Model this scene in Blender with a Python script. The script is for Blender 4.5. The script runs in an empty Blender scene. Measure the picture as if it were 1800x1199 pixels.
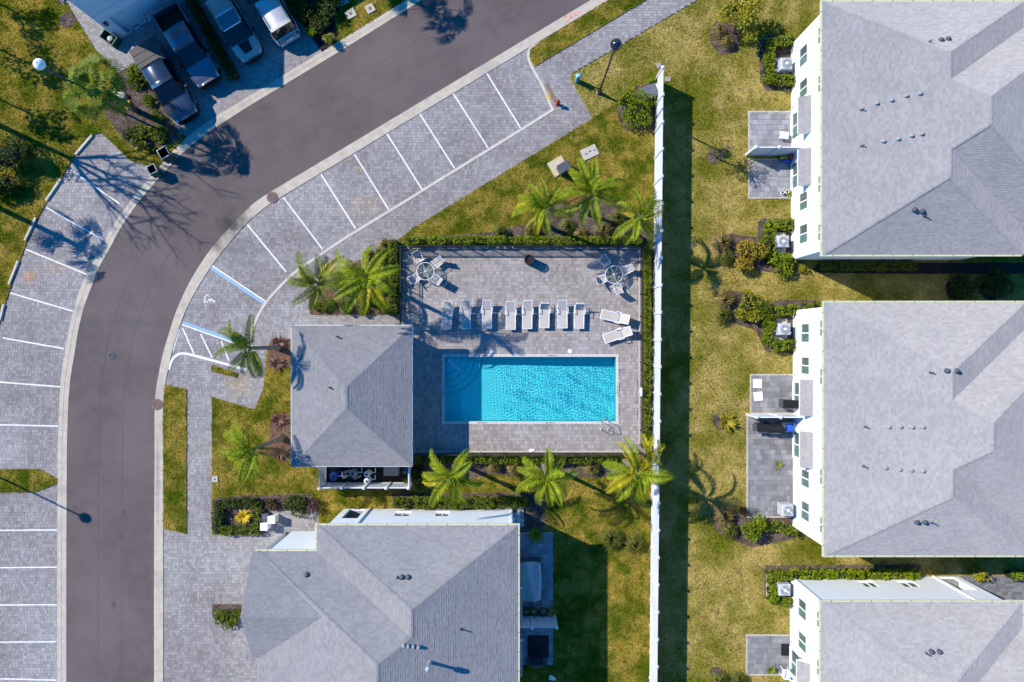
import bpy, math, random
import numpy as np
from mathutils import Vector, Matrix
from mathutils.geometry import tessellate_polygon

random.seed(7)
RNG = np.random.default_rng(11)
SC = bpy.context.scene
COL = SC.collection
R = math.radians

# ------------------------------------------------------------------ camera, sky, sun, exposure
CAM_H = 48.0
cam_data = bpy.data.cameras.new('camera')
cam_data.lens = 24.0
cam_data.sensor_width = 36.0
cam_data.clip_end = 2000.0
cam = bpy.data.objects.new('camera', cam_data)
cam.location = (0, 0.02, CAM_H)
COL.objects.link(cam)
SC.camera = cam

SUN_DIR = Vector((1.125, -0.54, -1.0)).normalized()      # the way the light travels
SUN_ELEV = math.asin(-SUN_DIR.z)
world = bpy.data.worlds.new('World')
SC.world = world
world.use_nodes = True
wn = world.node_tree
bg = wn.nodes['Background']
sky = wn.nodes.new('ShaderNodeTexSky')
sky.sky_type = 'NISHITA'
sky.sun_disc = False
sky.sun_elevation = SUN_ELEV
sky.sun_rotation = math.atan2(-SUN_DIR.x, -SUN_DIR.y)
sky.air_density = 1.0
sky.dust_density = 0.0
sky.ozone_density = 8.0
sky.altitude = 500
deep = wn.nodes.new('ShaderNodeHueSaturation')          # very clear, deep blue winter sky
deep.inputs['Saturation'].default_value = 1.38
wn.links.new(sky.outputs[0], deep.inputs['Color'])
wn.links.new(deep.outputs[0], bg.inputs[0])
bg.inputs[1].default_value = 0.15

sun_data = bpy.data.lights.new('sun', 'SUN')
sun_data.energy = 4.2
sun_data.angle = R(0.5)
sun_data.color = (1.0, 0.95, 0.86)
sun = bpy.data.objects.new('sun', sun_data)
sun.rotation_euler = SUN_DIR.to_track_quat('-Z', 'Y').to_euler()
sun.location = (-60, 30, 60)
COL.objects.link(sun)

SC.view_settings.view_transform = 'Standard'
SC.view_settings.look = 'None'
SC.view_settings.gamma = 1.0
SC.view_settings.use_curve_mapping = False
SC.view_settings.exposure = 0.87
SC.cycles.max_bounces = 8
SC.cycles.transparent_max_bounces = 12
SC.cycles.use_denoising = True

# ------------------------------------------------------------------ picture-to-ground helpers (1 m = 25 px of the survey plan)
def G(px, py, z=0.0):
    return Vector(((px - 900) / 25.0, (600 - py) / 25.0, z))
def AP(px, py, h):
    k = 1 - h / CAM_H
    return Vector(((px - 900) / 25.0 * k, (600 - py) / 25.0 * k, 0))
def GP(pts):
    return [G(*p).to_2d() for p in pts]

# ------------------------------------------------------------------ materials
MATS = {}
def _nodes(name):
    m = bpy.data.materials.new(name)
    m.use_nodes = True
    nt = m.node_tree
    return m, nt, nt.nodes['Principled BSDF']
def pm(name, c1, c2=None, scale=3.0, rough=0.8, bump=0.0, bscale=40.0, island=0.0, spec=0.3, metal=0.0,
       c3=None, scale3=0.3, transl=0.0, hue=0.0, stain=None, stretch=None, coat=0.0, t3=(0.42, 0.62)):
    """Procedural material: two colours mixed by noise, an optional large third patch colour, per-piece variation."""
    if name in MATS: return MATS[name]
    m, nt, b = _nodes(name)
    L = nt.links.new; N = nt.nodes.new
    geo = N('ShaderNodeNewGeometry')
    pos = geo.outputs['Position']
    if stretch:
        mp = N('ShaderNodeMapping'); mp.inputs['Scale'].default_value = stretch
        L(pos, mp.inputs['Vector']); pos = mp.outputs[0]
    if c2 is None: c2 = tuple(x * 0.85 for x in c1)
    n1 = N('ShaderNodeTexNoise'); n1.inputs['Scale'].default_value = scale; n1.inputs['Detail'].default_value = 6
    n1.inputs['Roughness'].default_value = 0.65
    L(pos, n1.inputs['Vector'])
    r1 = N('ShaderNodeMapRange'); r1.inputs[1].default_value = 0.35; r1.inputs[2].default_value = 0.65
    L(n1.outputs[0], r1.inputs[0])
    mx = N('ShaderNodeMix'); mx.data_type = 'RGBA'
    mx.inputs[6].default_value = (*c1, 1); mx.inputs[7].default_value = (*c2, 1)
    L(r1.outputs[0], mx.inputs[0])
    col = mx.outputs[2]
    if c3 is not None:
        n3 = N('ShaderNodeTexNoise'); n3.inputs['Scale'].default_value = scale3; n3.inputs['Detail'].default_value = 8
        n3.inputs['Roughness'].default_value = 0.6
        L(geo.outputs['Position'], n3.inputs['Vector'])
        r3 = N('ShaderNodeMapRange'); r3.inputs[1].default_value = t3[0]; r3.inputs[2].default_value = t3[1]
        L(n3.outputs[0], r3.inputs[0])
        m3 = N('ShaderNodeMix'); m3.data_type = 'RGBA'
        L(r3.outputs[0], m3.inputs[0]); L(col, m3.inputs[6]); m3.inputs[7].default_value = (*c3, 1)
        col = m3.outputs[2]
    for (sx, sy, rx, ry, sc_, amt) in (stain or []):     # worn or stained patches with a place of their own
        sub = N('ShaderNodeVectorMath'); sub.operation = 'SUBTRACT'; sub.inputs[1].default_value = (sx, sy, 0)
        L(geo.outputs['Position'], sub.inputs[0])
        dv = N('ShaderNodeVectorMath'); dv.operation = 'MULTIPLY'; dv.inputs[1].default_value = (1 / rx, 1 / ry, 0)
        L(sub.outputs[0], dv.inputs[0])
        ln = N('ShaderNodeVectorMath'); ln.operation = 'LENGTH'; L(dv.outputs[0], ln.inputs[0])
        ns = N('ShaderNodeTexNoise'); ns.inputs['Scale'].default_value = 1.6; ns.inputs['Detail'].default_value = 5
        L(geo.outputs['Position'], ns.inputs['Vector'])
        ad = N('ShaderNodeMath'); ad.operation = 'MULTIPLY_ADD'; L(ns.outputs[0], ad.inputs[0]); ad.inputs[1].default_value = 1.4
        L(ln.outputs['Value'], ad.inputs[2])
        rr = N('ShaderNodeMapRange'); rr.inputs[1].default_value = 0.75; rr.inputs[2].default_value = 1.7
        rr.inputs[3].default_value = amt; rr.inputs[4].default_value = 0.0
        L(ad.outputs[0], rr.inputs[0])
        ms = N('ShaderNodeMix'); ms.data_type = 'RGBA'; ms.blend_type = 'MIX'
        L(rr.outputs[0], ms.inputs[0]); L(col, ms.inputs[6]); ms.inputs[7].default_value = (*sc_, 1)
        col = ms.outputs[2]
    if island or hue:
        hs = N('ShaderNodeHueSaturation')
        rv = N('ShaderNodeMapRange'); rv.inputs[3].default_value = 1 - island; rv.inputs[4].default_value = 1 + island
        L(geo.outputs['Random Per Island'], rv.inputs[0]); L(rv.outputs[0], hs.inputs['Value'])
        if hue:
            wnz = N('ShaderNodeTexWhiteNoise'); wnz.noise_dimensions = '1D'
            L(geo.outputs['Random Per Island'], wnz.inputs['W'])
            rh = N('ShaderNodeMapRange'); rh.inputs[3].default_value = 0.5 - hue; rh.inputs[4].default_value = 0.5 + hue
            L(wnz.outputs['Value'], rh.inputs[0]); L(rh.outputs[0], hs.inputs['Hue'])
        L(col, hs.inputs['Color']); col = hs.outputs[0]
    L(col, b.inputs['Base Color'])
    b.inputs['Roughness'].default_value = rough
    b.inputs['Specular IOR Level'].default_value = spec
    b.inputs['Metallic'].default_value = metal
    if coat:
        b.inputs['Coat Weight'].default_value = coat; b.inputs['Coat Roughness'].default_value = 0.04
    if bump:
        nb = N('ShaderNodeTexNoise'); nb.inputs['Scale'].default_value = bscale; nb.inputs['Detail'].default_value = 5
        L(geo.outputs['Position'], nb.inputs['Vector'])
        bp = N('ShaderNodeBump'); bp.inputs['Strength'].default_value = min(1, bump); bp.inputs['Distance'].default_value = 0.03
        L(nb.outputs[0], bp.inputs['Height']); L(bp.outputs[0], b.inputs['Normal'])
    if transl:
        tr = N('ShaderNodeBsdfTranslucent'); L(col, tr.inputs[0])
        mxs = N('ShaderNodeMixShader'); mxs.inputs[0].default_value = transl
        L(b.outputs[0], mxs.inputs[1]); L(tr.outputs[0], mxs.inputs[2])
        L(mxs.outputs[0], nt.nodes['Material Output'].inputs[0])
    MATS[name] = m
    return m

M_GROUND = pm('soil', (0.10, 0.09, 0.03), (0.07, 0.08, 0.02), 2.0, 0.95)
LG1, LG2, LG3 = (0.255, 0.180, 0.034), (0.130, 0.120, 0.010), (0.052, 0.076, 0.004)
M_LAWN_W = pm('lawn_green', LG1, LG2, 0.9, 0.9, 1.0, 16, 0.0, 0.0, c3=LG3, scale3=0.45, t3=(0.44, 0.64))
M_LAWN_E = pm('lawn_dry', (0.355, 0.262, 0.080), (0.195, 0.165, 0.028), 0.7, 0.9, 1.0, 16, 0.0, 0.0,
              c3=(0.115, 0.120, 0.009), scale3=0.26, t3=(0.46, 0.64),
              stain=[(16.5, -3.4, 1.6, 1.0, (0.07, 0.10, 0.006), 0.8), (20.5, 2.2, 0.9, 0.6, (0.06, 0.09, 0.006), .7), (13.5, 12.0, 2.2, 1.4, (0.09, 0.11, 0.008), .6), (16.3, -4.3, .8, .5, (0.45, 0.30, 0.14), .7), (15.8, -21.0, 1.4, 1.0, (0.44, 0.29, 0.13), .6), (14.0, -2.0, 1.2, 1.8, (0.46, 0.31, 0.12), .5), (14.5, 7.0, 1.0, 1.4, (0.44, 0.30, 0.13), .5)])
M_BLADE_W = pm('grass_blades_green', (0.345, 0.245, 0.050), (0.125, 0.125, 0.009), 0.9, 0.8, island=0.6, spec=0.0, hue=0.03, transl=0.25,
               c3=(0.064, 0.094, 0.005), scale3=0.45, t3=(0.44, 0.64))
M_BLADE_E = pm('grass_blades_dry', (0.430, 0.325, 0.110), (0.195, 0.168, 0.028), 0.7, 0.8, island=0.6, spec=0.0, hue=0.03, transl=0.25,
               c3=(0.125, 0.128, 0.009), scale3=0.26, t3=(0.46, 0.64))
M_ASPHALT = pm('asphalt', (0.106, 0.082, 0.077), (0.084, 0.065, 0.062), 1.1, 0.85, 0.6, 60, c3=(0.120, 0.094, 0.088), scale3=0.18, spec=0.25,
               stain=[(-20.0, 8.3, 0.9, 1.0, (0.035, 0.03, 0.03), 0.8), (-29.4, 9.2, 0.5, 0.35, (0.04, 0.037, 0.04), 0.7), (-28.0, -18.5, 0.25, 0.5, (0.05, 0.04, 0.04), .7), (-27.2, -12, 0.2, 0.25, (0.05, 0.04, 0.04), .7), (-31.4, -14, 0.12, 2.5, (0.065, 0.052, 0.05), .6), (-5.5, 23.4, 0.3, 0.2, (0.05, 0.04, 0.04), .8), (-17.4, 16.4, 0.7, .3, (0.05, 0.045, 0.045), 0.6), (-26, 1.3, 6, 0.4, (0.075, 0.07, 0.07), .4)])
M_KERB = pm('kerb_concrete', (0.46, 0.395, 0.31), (0.37, 0.315, 0.25), 1.8, 0.85, 0.4, 40, c3=(0.27, 0.245, 0.21), scale3=0.7, t3=(0.52, 0.75),
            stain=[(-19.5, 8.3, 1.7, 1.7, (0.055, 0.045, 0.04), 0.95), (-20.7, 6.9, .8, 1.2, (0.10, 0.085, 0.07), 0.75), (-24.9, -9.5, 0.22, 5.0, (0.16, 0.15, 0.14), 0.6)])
M_JOINT = pm('paver_joint', (0.15, 0.142, 0.142), None, 4, 0.95)
M_PAVER = pm('paver_grey', (0.248, 0.219, 0.208), (0.192, 0.170, 0.163), 0.9, 0.8, 0.3, 30, island=0.20, hue=0.0, spec=0.25,
             c3=(0.275, 0.255, 0.245), scale3=0.16,
             stain=[(-33.9, 4.6, 0.7, 0.6, (0.42, 0.22, 0.10), 0.75), (-32.2, 5.2, 1.9, 0.7, (0.33, 0.23, 0.15), 0.5), (-32.6, 12.3, 0.7, .5, (0.40, 0.25, 0.12), .6),
                    (-19.2, -3.2, 1.3, 1.0, (0.40, 0.30, 0.16), 0.6), (-10.2, 9.8, 1.6, .6, (0.38, 0.28, 0.17), .5), (-10.6, 9.1, 3.0, 0.7, (0.33, 0.27, 0.20), .5),
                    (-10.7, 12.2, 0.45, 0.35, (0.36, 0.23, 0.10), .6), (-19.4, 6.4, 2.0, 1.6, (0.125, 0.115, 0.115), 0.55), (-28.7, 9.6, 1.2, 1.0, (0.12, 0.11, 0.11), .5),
                    (-21.5, -7.5, 1.0, 2.2, (0.32, 0.28, 0.22), .4)])
M_PAVER_POOL = pm('paver_pool_deck', (0.292, 0.255, 0.230), (0.236, 0.206, 0.187), 0.9, 0.75, 0.3, 30, island=0.20, hue=0.012, spec=0.25,
                  c3=(0.300, 0.268, 0.255), scale3=0.3)
M_PAVER_PATIO = pm('paver_patio', (0.245, 0.240, 0.255), (0.19, 0.186, 0.198), 1.2, 0.8, 0.3, 30, island=0.30, hue=0.02)
M_PAVER_DARK = pm('paver_patio_dark', (0.200, 0.194, 0.198), (0.150, 0.146, 0.150), 1.2, 0.8, 0.3, 30, island=0.28, hue=0.015)
M_PAINT = pm('white_road_paint', (0.70, 0.69, 0.68), (0.52, 0.50, 0.50), 5, 0.7)
M_PAINT_BLUE = pm('blue_road_paint', (0.16, 0.36, 0.62), (0.22, 0.34, 0.50), 6, 0.7)
M_PAINT_RED = pm('red_spray_paint', (0.45, 0.05, 0.03), (0.5, 0.14, 0.10), 20, 0.7)
M_SPRAY_PINK = pm('faded_pink_spray_paint', (0.50, 0.31, 0.24), (0.46, 0.36, 0.29), 12, 0.8)
M_MULCH = pm('mulch', (0.105, 0.070, 0.052), (0.045, 0.030, 0.024), 9, 0.95, 1.0, 30, c3=(0.14, 0.10, 0.08), scale3=2.0)
M_MULCH_RED = pm('mulch_red', (0.20, 0.105, 0.065), (0.10, 0.06, 0.042), 9, 0.95, 1.0, 30)
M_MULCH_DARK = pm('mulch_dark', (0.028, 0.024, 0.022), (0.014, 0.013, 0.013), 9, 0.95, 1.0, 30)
M_SHINGLE = pm('roof_shingle', (0.292, 0.277, 0.272), (0.274, 0.260, 0.256), 2.5, 0.88, 0.5, 60, island=0.095, spec=0.1, c3=(0.305, 0.289, 0.282), scale3=0.5,
               stretch=(1, 1, 1))
M_SHINGLE.node_tree.nodes['Principled BSDF'].inputs['Diffuse Roughness'].default_value = 1.0
M_ROOFBASE = pm('roof_underlay', (0.15, 0.15, 0.17), None, 3, 0.9)
M_STUCCO = pm('white_stucco', (0.74, 0.745, 0.74), (0.69, 0.70, 0.695), 0.9, 0.9, 0.35, 45, spec=0.15)
M_TRIM = pm('white_trim', (0.78, 0.78, 0.77), (0.72, 0.72, 0.71), 2, 0.6)
M_GUTTER = pm('pale_gutter', (0.52, 0.51, 0.33), (0.46, 0.45, 0.28), 2, 0.5)
M_STRAP = pm('gutter_strap', (0.10, 0.12, 0.05), None, 2, 0.6)
M_VINYL = pm('white_vinyl', (0.60, 0.615, 0.63), (0.52, 0.535, 0.55), 0.7, 0.45, 0.1, 10)
M_GLASS_D = pm('window_glass_screened', (0.075, 0.105, 0.092), (0.06, 0.085, 0.075), 2, 0.12, spec=0.5)
M_GLASS_G = pm('window_glass_green', (0.085, 0.165, 0.135), (0.07, 0.135, 0.11), 2, 0.06, spec=0.5)
M_BLACK = pm('black_metal', (0.018, 0.018, 0.02), (0.03, 0.03, 0.033), 6, 0.4, spec=0.5)
M_BLACK_GLOSS = pm('glossy_black_cap', (0.012, 0.014, 0.02), None, 4, 0.12, spec=0.6)
M_CAP_GLARE = pm('polished_lamp_cap', (0.75, 0.75, 0.74), None, 4, 0.3)  # plain white stands in for sun glare on the metal cap
M_DGREY = pm('dark_grey_metal', (0.075, 0.08, 0.095), (0.06, 0.065, 0.075), 5, 0.55)
M_GREY = pm('grey_metal', (0.30, 0.31, 0.32), (0.24, 0.25, 0.26), 5, 0.5)
M_STEEL = pm('steel', (0.55, 0.56, 0.57), None, 8, 0.25, metal=0.9)
M_CONC = pm('concrete', (0.44, 0.40, 0.33), (0.36, 0.33, 0.28), 3, 0.9, 0.3, 40)
M_CONC_Y = pm('concrete_stained', (0.46, 0.41, 0.31), (0.42, 0.32, 0.16), 1.6, 0.9, 0.3, 40)
M_RUST = pm('rusty_iron', (0.22, 0.125, 0.095), (0.15, 0.09, 0.075), 8, 0.85)
M_GREENBOX = pm('dark_green_plastic', (0.012, 0.075, 0.05), (0.01, 0.05, 0.035), 5, 0.5)
M_TEAL = pm('teal_plastic', (0.09, 0.30, 0.36), (0.07, 0.24, 0.30), 5, 0.5)
M_RED = pm('red_paint', (0.35, 0.06, 0.03), (0.25, 0.05, 0.03), 6, 0.5)
M_BLUE = pm('blue_plastic', (0.02, 0.10, 0.50), (0.015, 0.07, 0.36), 5, 0.45)
M_TAN = pm('tan_metal', (0.36, 0.27, 0.19), (0.32, 0.24, 0.17), 3, 0.6)
M_SLING = pm('beige_sling', (0.43, 0.38, 0.335), (0.395, 0.35, 0.31), 12, 0.85, 0.3, 120)
M_SLING_G = pm('grey_sling', (0.30, 0.28, 0.275), (0.26, 0.245, 0.24), 12, 0.85, 0.3, 120)
M_WHITE = pm('white_frame', (0.72, 0.73, 0.75), (0.66, 0.67, 0.69), 4, 0.4)
M_BARK = pm('palm_trunk_bark', (0.20, 0.165, 0.13), (0.13, 0.105, 0.085), 5, 0.9, 0.5, 30, stretch=(1, 1, 4))
M_BARK_D = pm('tree_bark', (0.09, 0.07, 0.055), (0.05, 0.04, 0.032), 6, 0.9, 0.5, 20)
M_SHAFT = pm('palm_crownshaft', (0.09, 0.17, 0.025), (0.06, 0.12, 0.02), 4, 0.5)
M_FROND = pm('palm_frond', (0.275, 0.310, 0.010), (0.140, 0.195, 0.008), 2.0, 0.55, island=0.35, hue=0.02, transl=0.30, spec=0.15)
M_FROND_Y = pm('palm_frond_yellowing', (0.46, 0.36, 0.012), (0.28, 0.26, 0.010), 2.0, 0.55, island=0.3, hue=0.02, transl=0.30, spec=0.15)
M_FROND_D = pm('palm_frond_dark', (0.160, 0.200, 0.012), (0.085, 0.125, 0.010), 2.0, 0.55, island=0.35, hue=0.02, transl=0.25, spec=0.15)
M_FROND_B = pm('palm_frond_dry', (0.28, 0.15, 0.035), (0.2, 0.11, 0.03), 2.0, 0.7, island=0.25, transl=0.2)
M_LEAF = pm('hedge_leaf', (0.135, 0.165, 0.006), (0.065, 0.095, 0.004), 3.0, 0.55, island=0.5, hue=0.025, transl=0.25, spec=0.15)
M_LEAF_B = pm('bright_leaf', (0.215, 0.255, 0.008), (0.110, 0.155, 0.005), 3.0, 0.55, island=0.4, hue=0.025, transl=0.3, spec=0.15)
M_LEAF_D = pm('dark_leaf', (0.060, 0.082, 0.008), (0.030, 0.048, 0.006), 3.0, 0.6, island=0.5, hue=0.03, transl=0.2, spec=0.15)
M_LEAF_Y = pm('yellow_leaf', (0.42, 0.25, 0.012), (0.19, 0.165, 0.012), 2.4, 0.5, island=0.4, hue=0.03, transl=0.3)
M_LEAF_YG = pm('yellow_green_leaf', (0.37, 0.300, 0.012), (0.16, 0.185, 0.009), 2.4, 0.5, island=0.4, hue=0.03, transl=0.3)
M_LEAF_P = pm('purple_leaf', (0.115, 0.060, 0.048), (0.07, 0.035, 0.03), 2.4, 0.5, island=0.4, hue=0.03)
M_LEAF_R = pm('red_brown_leaf', (0.12, 0.052, 0.022), (0.055, 0.026, 0.014), 2.4, 0.5, island=0.4, hue=0.03)
M_LEAF_YB = pm('bright_yellow_leaf', (0.62, 0.47, 0.012), (0.45, 0.38, 0.012), 2.4, 0.5, island=0.3, hue=0.02, transl=0.3)
M_TANGRASS = pm('tan_ornamental_grass', (0.29, 0.195, 0.065), (0.17, 0.145, 0.032), 2.0, 0.7, island=0.4, hue=0.03, transl=0.3)
M_GREENGRASS = pm('green_ornamental_grass', (0.155, 0.150, 0.020), (0.09, 0.105, 0.012), 2.0, 0.7, island=0.4, hue=0.03, transl=0.3)
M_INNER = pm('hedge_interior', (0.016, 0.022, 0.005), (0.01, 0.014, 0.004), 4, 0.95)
M_COPING = pm('pool_coping', (0.50, 0.455, 0.43), (0.45, 0.41, 0.385), 4, 0.75, island=0.12)
M_TILE_MARK = pm('dark_depth_marker_tile', (0.06, 0.06, 0.08), None, 5, 0.5)
M_TYRE = pm('tyre_rubber', (0.015, 0.015, 0.016), None, 5, 0.8)
M_CARGLASS = pm('car_glass', (0.008, 0.010, 0.014), None, 3, 0.03, spec=0.6)
M_CARBLACK = pm('car_paint_black', (0.030, 0.042, 0.070), None, 3, 0.2, spec=0.5, metal=0.35, coat=1.0)  # black lifted towards blue to carry the sky's reflection
M_CARSHEEN = pm('car_paint_charcoal', (0.085, 0.095, 0.13), None, 3, 0.25, spec=0.5, metal=0.35, coat=1.0)  # black truck too, bright sky reflection on its bonnet put into the colour
M_CARSILVER = pm('car_paint_silver', (0.30, 0.30, 0.28), None, 3, 0.28, spec=0.5, coat=0.8)
M_CARWHITE = pm('car_paint_white', (0.42, 0.42, 0.43), None, 3, 0.3, spec=0.5, coat=0.8)
M_TONNEAU = pm('bed_cover_vinyl', (0.085, 0.075, 0.07), (0.075, 0.066, 0.062), 3, 0.75)
M_TRIMBLACK = pm('black_plastic', (0.012, 0.012, 0.013), None, 5, 0.6)
M_LAMPGLASS = pm('headlamp_glass', (0.45, 0.46, 0.48), None, 5, 0.15)
M_TAILLAMP = pm('tail_lamp_red', (0.25, 0.01, 0.01), None, 5, 0.2)
M_COVER = pm('grey_vinyl_cover', (0.40, 0.40, 0.395), (0.34, 0.34, 0.335), 2, 0.6)
M_WOOD = pm('grey_wood', (0.30, 0.26, 0.22), (0.24, 0.20, 0.17), 5, 0.8)

# ------------------------------------------------------------------ mesh helpers
class MB:
    def __init__(s): s.v = []; s.f = []
    def add(s, vs, fs):
        o = len(s.v); s.v += [tuple(v) for v in vs]; s.f += [tuple(i + o for i in f) for f in fs]; return s
    def box(s, x0, y0, z0, x1, y1, z1):
        return s.add([(x0, y0, z0), (x1, y0, z0), (x1, y1, z0), (x0, y1, z0), (x0, y0, z1), (x1, y0, z1), (x1, y1, z1), (x0, y1, z1)],
                     [(3, 2, 1, 0), (4, 5, 6, 7), (0, 1, 5, 4), (1, 2, 6, 5), (2, 3, 7, 6), (3, 0, 4, 7)])
    def bbox(s, x0, y0, z0, x1, y1, z1, b=0.02):
        """box with chamfered upper edges"""
        return s.frustum([(x0, y0), (x1, y0), (x1, y1), (x0, y1)], z0, z1, b)
    def frustum(s, poly, z0, z1, b):
        n = len(poly); cx = sum(p[0] for p in poly) / n; cy = sum(p[1] for p in poly) / n
        def ins(p, d):
            v = Vector((p[0] - cx, p[1] - cy)); 
            return (cx + v.x - math.copysign(min(d, abs(v.x)), v.x), cy + v.y - math.copysign(min(d, abs(v.y)), v.y))
        vs = [(p[0], p[1], z0) for p in poly] + [(p[0], p[1], z1 - b) for p in poly] + [(*ins(p, b), z1) for p in poly]
        fs = [tuple(range(n))[::-1], tuple(range(2 * n, 3 * n))]
        for k in (0, n):
            for i in range(n):
                j = (i + 1) % n; fs.append((k + i, k + j, k + n + j, k + n + i))
        return s.add(vs, fs)
    def obox(s, c, d, L, W, z0, z1):
        """box centred at c (x,y), long axis d (unit 2d), length L, width W"""
        d = Vector(d).normalized(); n = Vector((-d.y, d.x)); c = Vector(c)
        ps = [c - d * L / 2 - n * W / 2, c + d * L / 2 - n * W / 2, c + d * L / 2 + n * W / 2, c - d * L / 2 + n * W / 2]
        return s.prism(ps, z0, z1)
    def prism(s, poly, z0, z1):
        n = len(poly)
        vs = [(p[0], p[1], z0) for p in poly] + [(p[0], p[1], z1) for p in poly]
        fs = [tuple(range(n))[::-1], tuple(range(n, 2 * n))]
        fs += [(i, (i + 1) % n, n + (i + 1) % n, n + i) for i in range(n)]
        return s.add(vs, fs)
    def tube(s, pts, r, seg=8, caps=True):
        pts = [Vector(p) for p in pts]; n = len(pts)
        rs = r if isinstance(r, (list, tuple)) else [r] * n
        vs = []; prev = None
        for i, p in enumerate(pts):
            t = (pts[min(i + 1, n - 1)] - pts[max(i - 1, 0)])
            if t.length < 1e-9: t = Vector((0, 0, 1))
            t.normalize()
            a = prev if prev is not None else (Vector((1, 0, 0)) if abs(t.x) < 0.9 else Vector((0, 1, 0)))
            u = (a - t * a.dot(t)).normalized(); w = t.cross(u); prev = u
            for k in range(seg):
                an = 2 * math.pi * k / seg
                vs.append(p + (u * math.cos(an) + w * math.sin(an)) * rs[i])
        fs = []
        for i in range(n - 1):
            for k in range(seg):
                k2 = (k + 1) % seg
                fs.append((i * seg + k, i * seg + k2, (i + 1) * seg + k2, (i + 1) * seg + k))
        if caps: fs += [tuple(range(seg))[::-1], tuple(range((n - 1) * seg, n * seg))]
        return s.add(vs, fs)
    def lathe(s, c, prof, seg=20):
        """prof: list of (radius, z) round a vertical axis at c"""
        vs = []; fs = []
        for r, z in prof:
            for k in range(seg):
                an = 2 * math.pi * k / seg; vs.append((c[0] + r * math.cos(an), c[1] + r * math.sin(an), z))
        for i in range(len(prof) - 1):
            for k in range(seg):
                k2 = (k + 1) % seg; fs.append((i * seg + k, i * seg + k2, (i + 1) * seg + k2, (i + 1) * seg + k))
        fs += [tuple(range(seg))[::-1], tuple(range((len(prof) - 1) * seg, len(prof) * seg))]
        return s.add(vs, fs)
    def build(s, name, mat, parent=None, smooth=False, kind=None):
        me = bpy.data.meshes.new(name); me.from_pydata(s.v, [], s.f); me.update()
        return link(name, me, mat, parent, smooth, kind)
def link(name, me, mat, parent=None, smooth=False, kind=None):
    if mat is not None and not me.materials: me.materials.append(mat)
    if smooth: me.polygons.foreach_set('use_smooth', [True] * len(me.polygons))
    o = bpy.data.objects.new(name, me); COL.objects.link(o); o.parent = parent
    if kind: o['kind'] = kind
    return o
def np_mesh(name, V, F):
    """fast mesh from arrays, faces all with the same corner count"""
    V = np.asarray(V, dtype=np.float32).reshape(-1, 3); F = np.asarray(F, dtype=np.int32); k = F.shape[1]
    me = bpy.data.meshes.new(name)
    me.vertices.add(len(V)); me.vertices.foreach_set('co', V.ravel())
    me.loops.add(F.size); me.loops.foreach_set('vertex_index', F.ravel())
    me.polygons.add(len(F)); me.polygons.foreach_set('loop_start', np.arange(0, F.size, k, dtype=np.int32))
    me.polygons.foreach_set('use_smooth', np.zeros(len(F), dtype=bool))
    me.update(calc_edges=True); me.validate()
    return me
def thing(name, label, cat, loc=(0, 0, 0), rz=0.0, group=None):
    o = bpy.data.objects.new(name, None); o.empty_display_size = 0.2
    COL.objects.link(o); o.location = loc; o.rotation_euler = (0, 0, rz)
    return tag(o, label, cat, group)
def tag(o, label=None, cat=None, group=None, kind=None):
    if label: o['label'] = label
    if cat: o['category'] = cat
    if group: o['group'] = group
    if kind: o['kind'] = kind
    return o
KIDS = {}
def copy_tree(o, parent=None):
    c = o.copy(); COL.objects.link(c); c.parent = parent
    for ch in list(o.children): copy_tree(ch, c)
    return c
def struct(o): o['kind'] = 'structure'; return o
def inside(P, poly):
    """P: Nx2 array, poly list of 2d points"""
    x = P[:, 0]; y = P[:, 1]; c = np.zeros(len(P), bool); n = len(poly)
    for i in range(n):
        x0, y0 = poly[i][0], poly[i][1]; x1, y1 = poly[(i + 1) % n][0], poly[(i + 1) % n][1]
        if y0 == y1: continue
        k = ((y0 > y) != (y1 > y)) & (x < (x1 - x0) * (y - y0) / (y1 - y0) + x0)
        c ^= k
    return c
def spline(pts, step=4):
    """Catmull-Rom through 2d points"""
    P = [Vector(p) for p in pts]; P = [P[0] * 2 - P[1]] + P + [P[-1] * 2 - P[-2]]
    out = []
    for i in range(1, len(P) - 2):
        for k in range(step):
            t = k / step; a, b, c, d = P[i - 1:i + 3]
            out.append(0.5 * ((2 * b) + (c - a) * t + (2 * a - 5 * b + 4 * c - d) * t * t + (3 * b - a - 3 * c + d) * t ** 3))
    out.append(P[-2]); return out
def sheet(name, poly, z, mat, holes=(), skirt=0.0, parent=None):
    """flat sheet with holes from world 2d points, with a small skirt downwards"""
    loops = [poly] + list(holes)
    tris = tessellate_polygon([[Vector((p[0], p[1], 0)) for p in lp] for lp in loops])
    flat = [p for lp in loops for p in lp]
    vs = [(p[0], p[1], z) for p in flat]; fs = [tuple(t) for t in tris]
    out = []
    for f in fs:
        a, b, c = (Vector(vs[i]) for i in f)
        out.append(f if (b - a).cross(c - a).z > 0 else f[::-1])
    mb = MB(); mb.add(vs, out)
    if skirt:
        for lp in loops:
            n = len(lp)
            mb.add([(p[0], p[1], z) for p in lp] + [(p[0], p[1], z - skirt) for p in lp],
                   [(i, (i + 1) % n, n + (i + 1) % n, n + i) for i in range(n)])
    return mb.build(name, mat, parent)
def strip(name, A, B, z0, z1, mat, parent=None):
    """solid strip between two polylines"""
    n = len(A); vs = []
    for p, q in zip(A, B): vs += [(p[0], p[1], z0), (p[0], p[1], z1), (q[0], q[1], z1), (q[0], q[1], z0)]
    fs = []
    for i in range(n - 1):
        for k in range(4):
            k2 = (k + 1) % 4; fs.append((i * 4 + k, i * 4 + k2, (i + 1) * 4 + k2, (i + 1) * 4 + k))
    fs += [(0, 1, 2, 3), tuple((n - 1) * 4 + k for k in (3, 2, 1, 0))]
    return MB().add(vs, fs).build(name, mat, parent)
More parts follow.
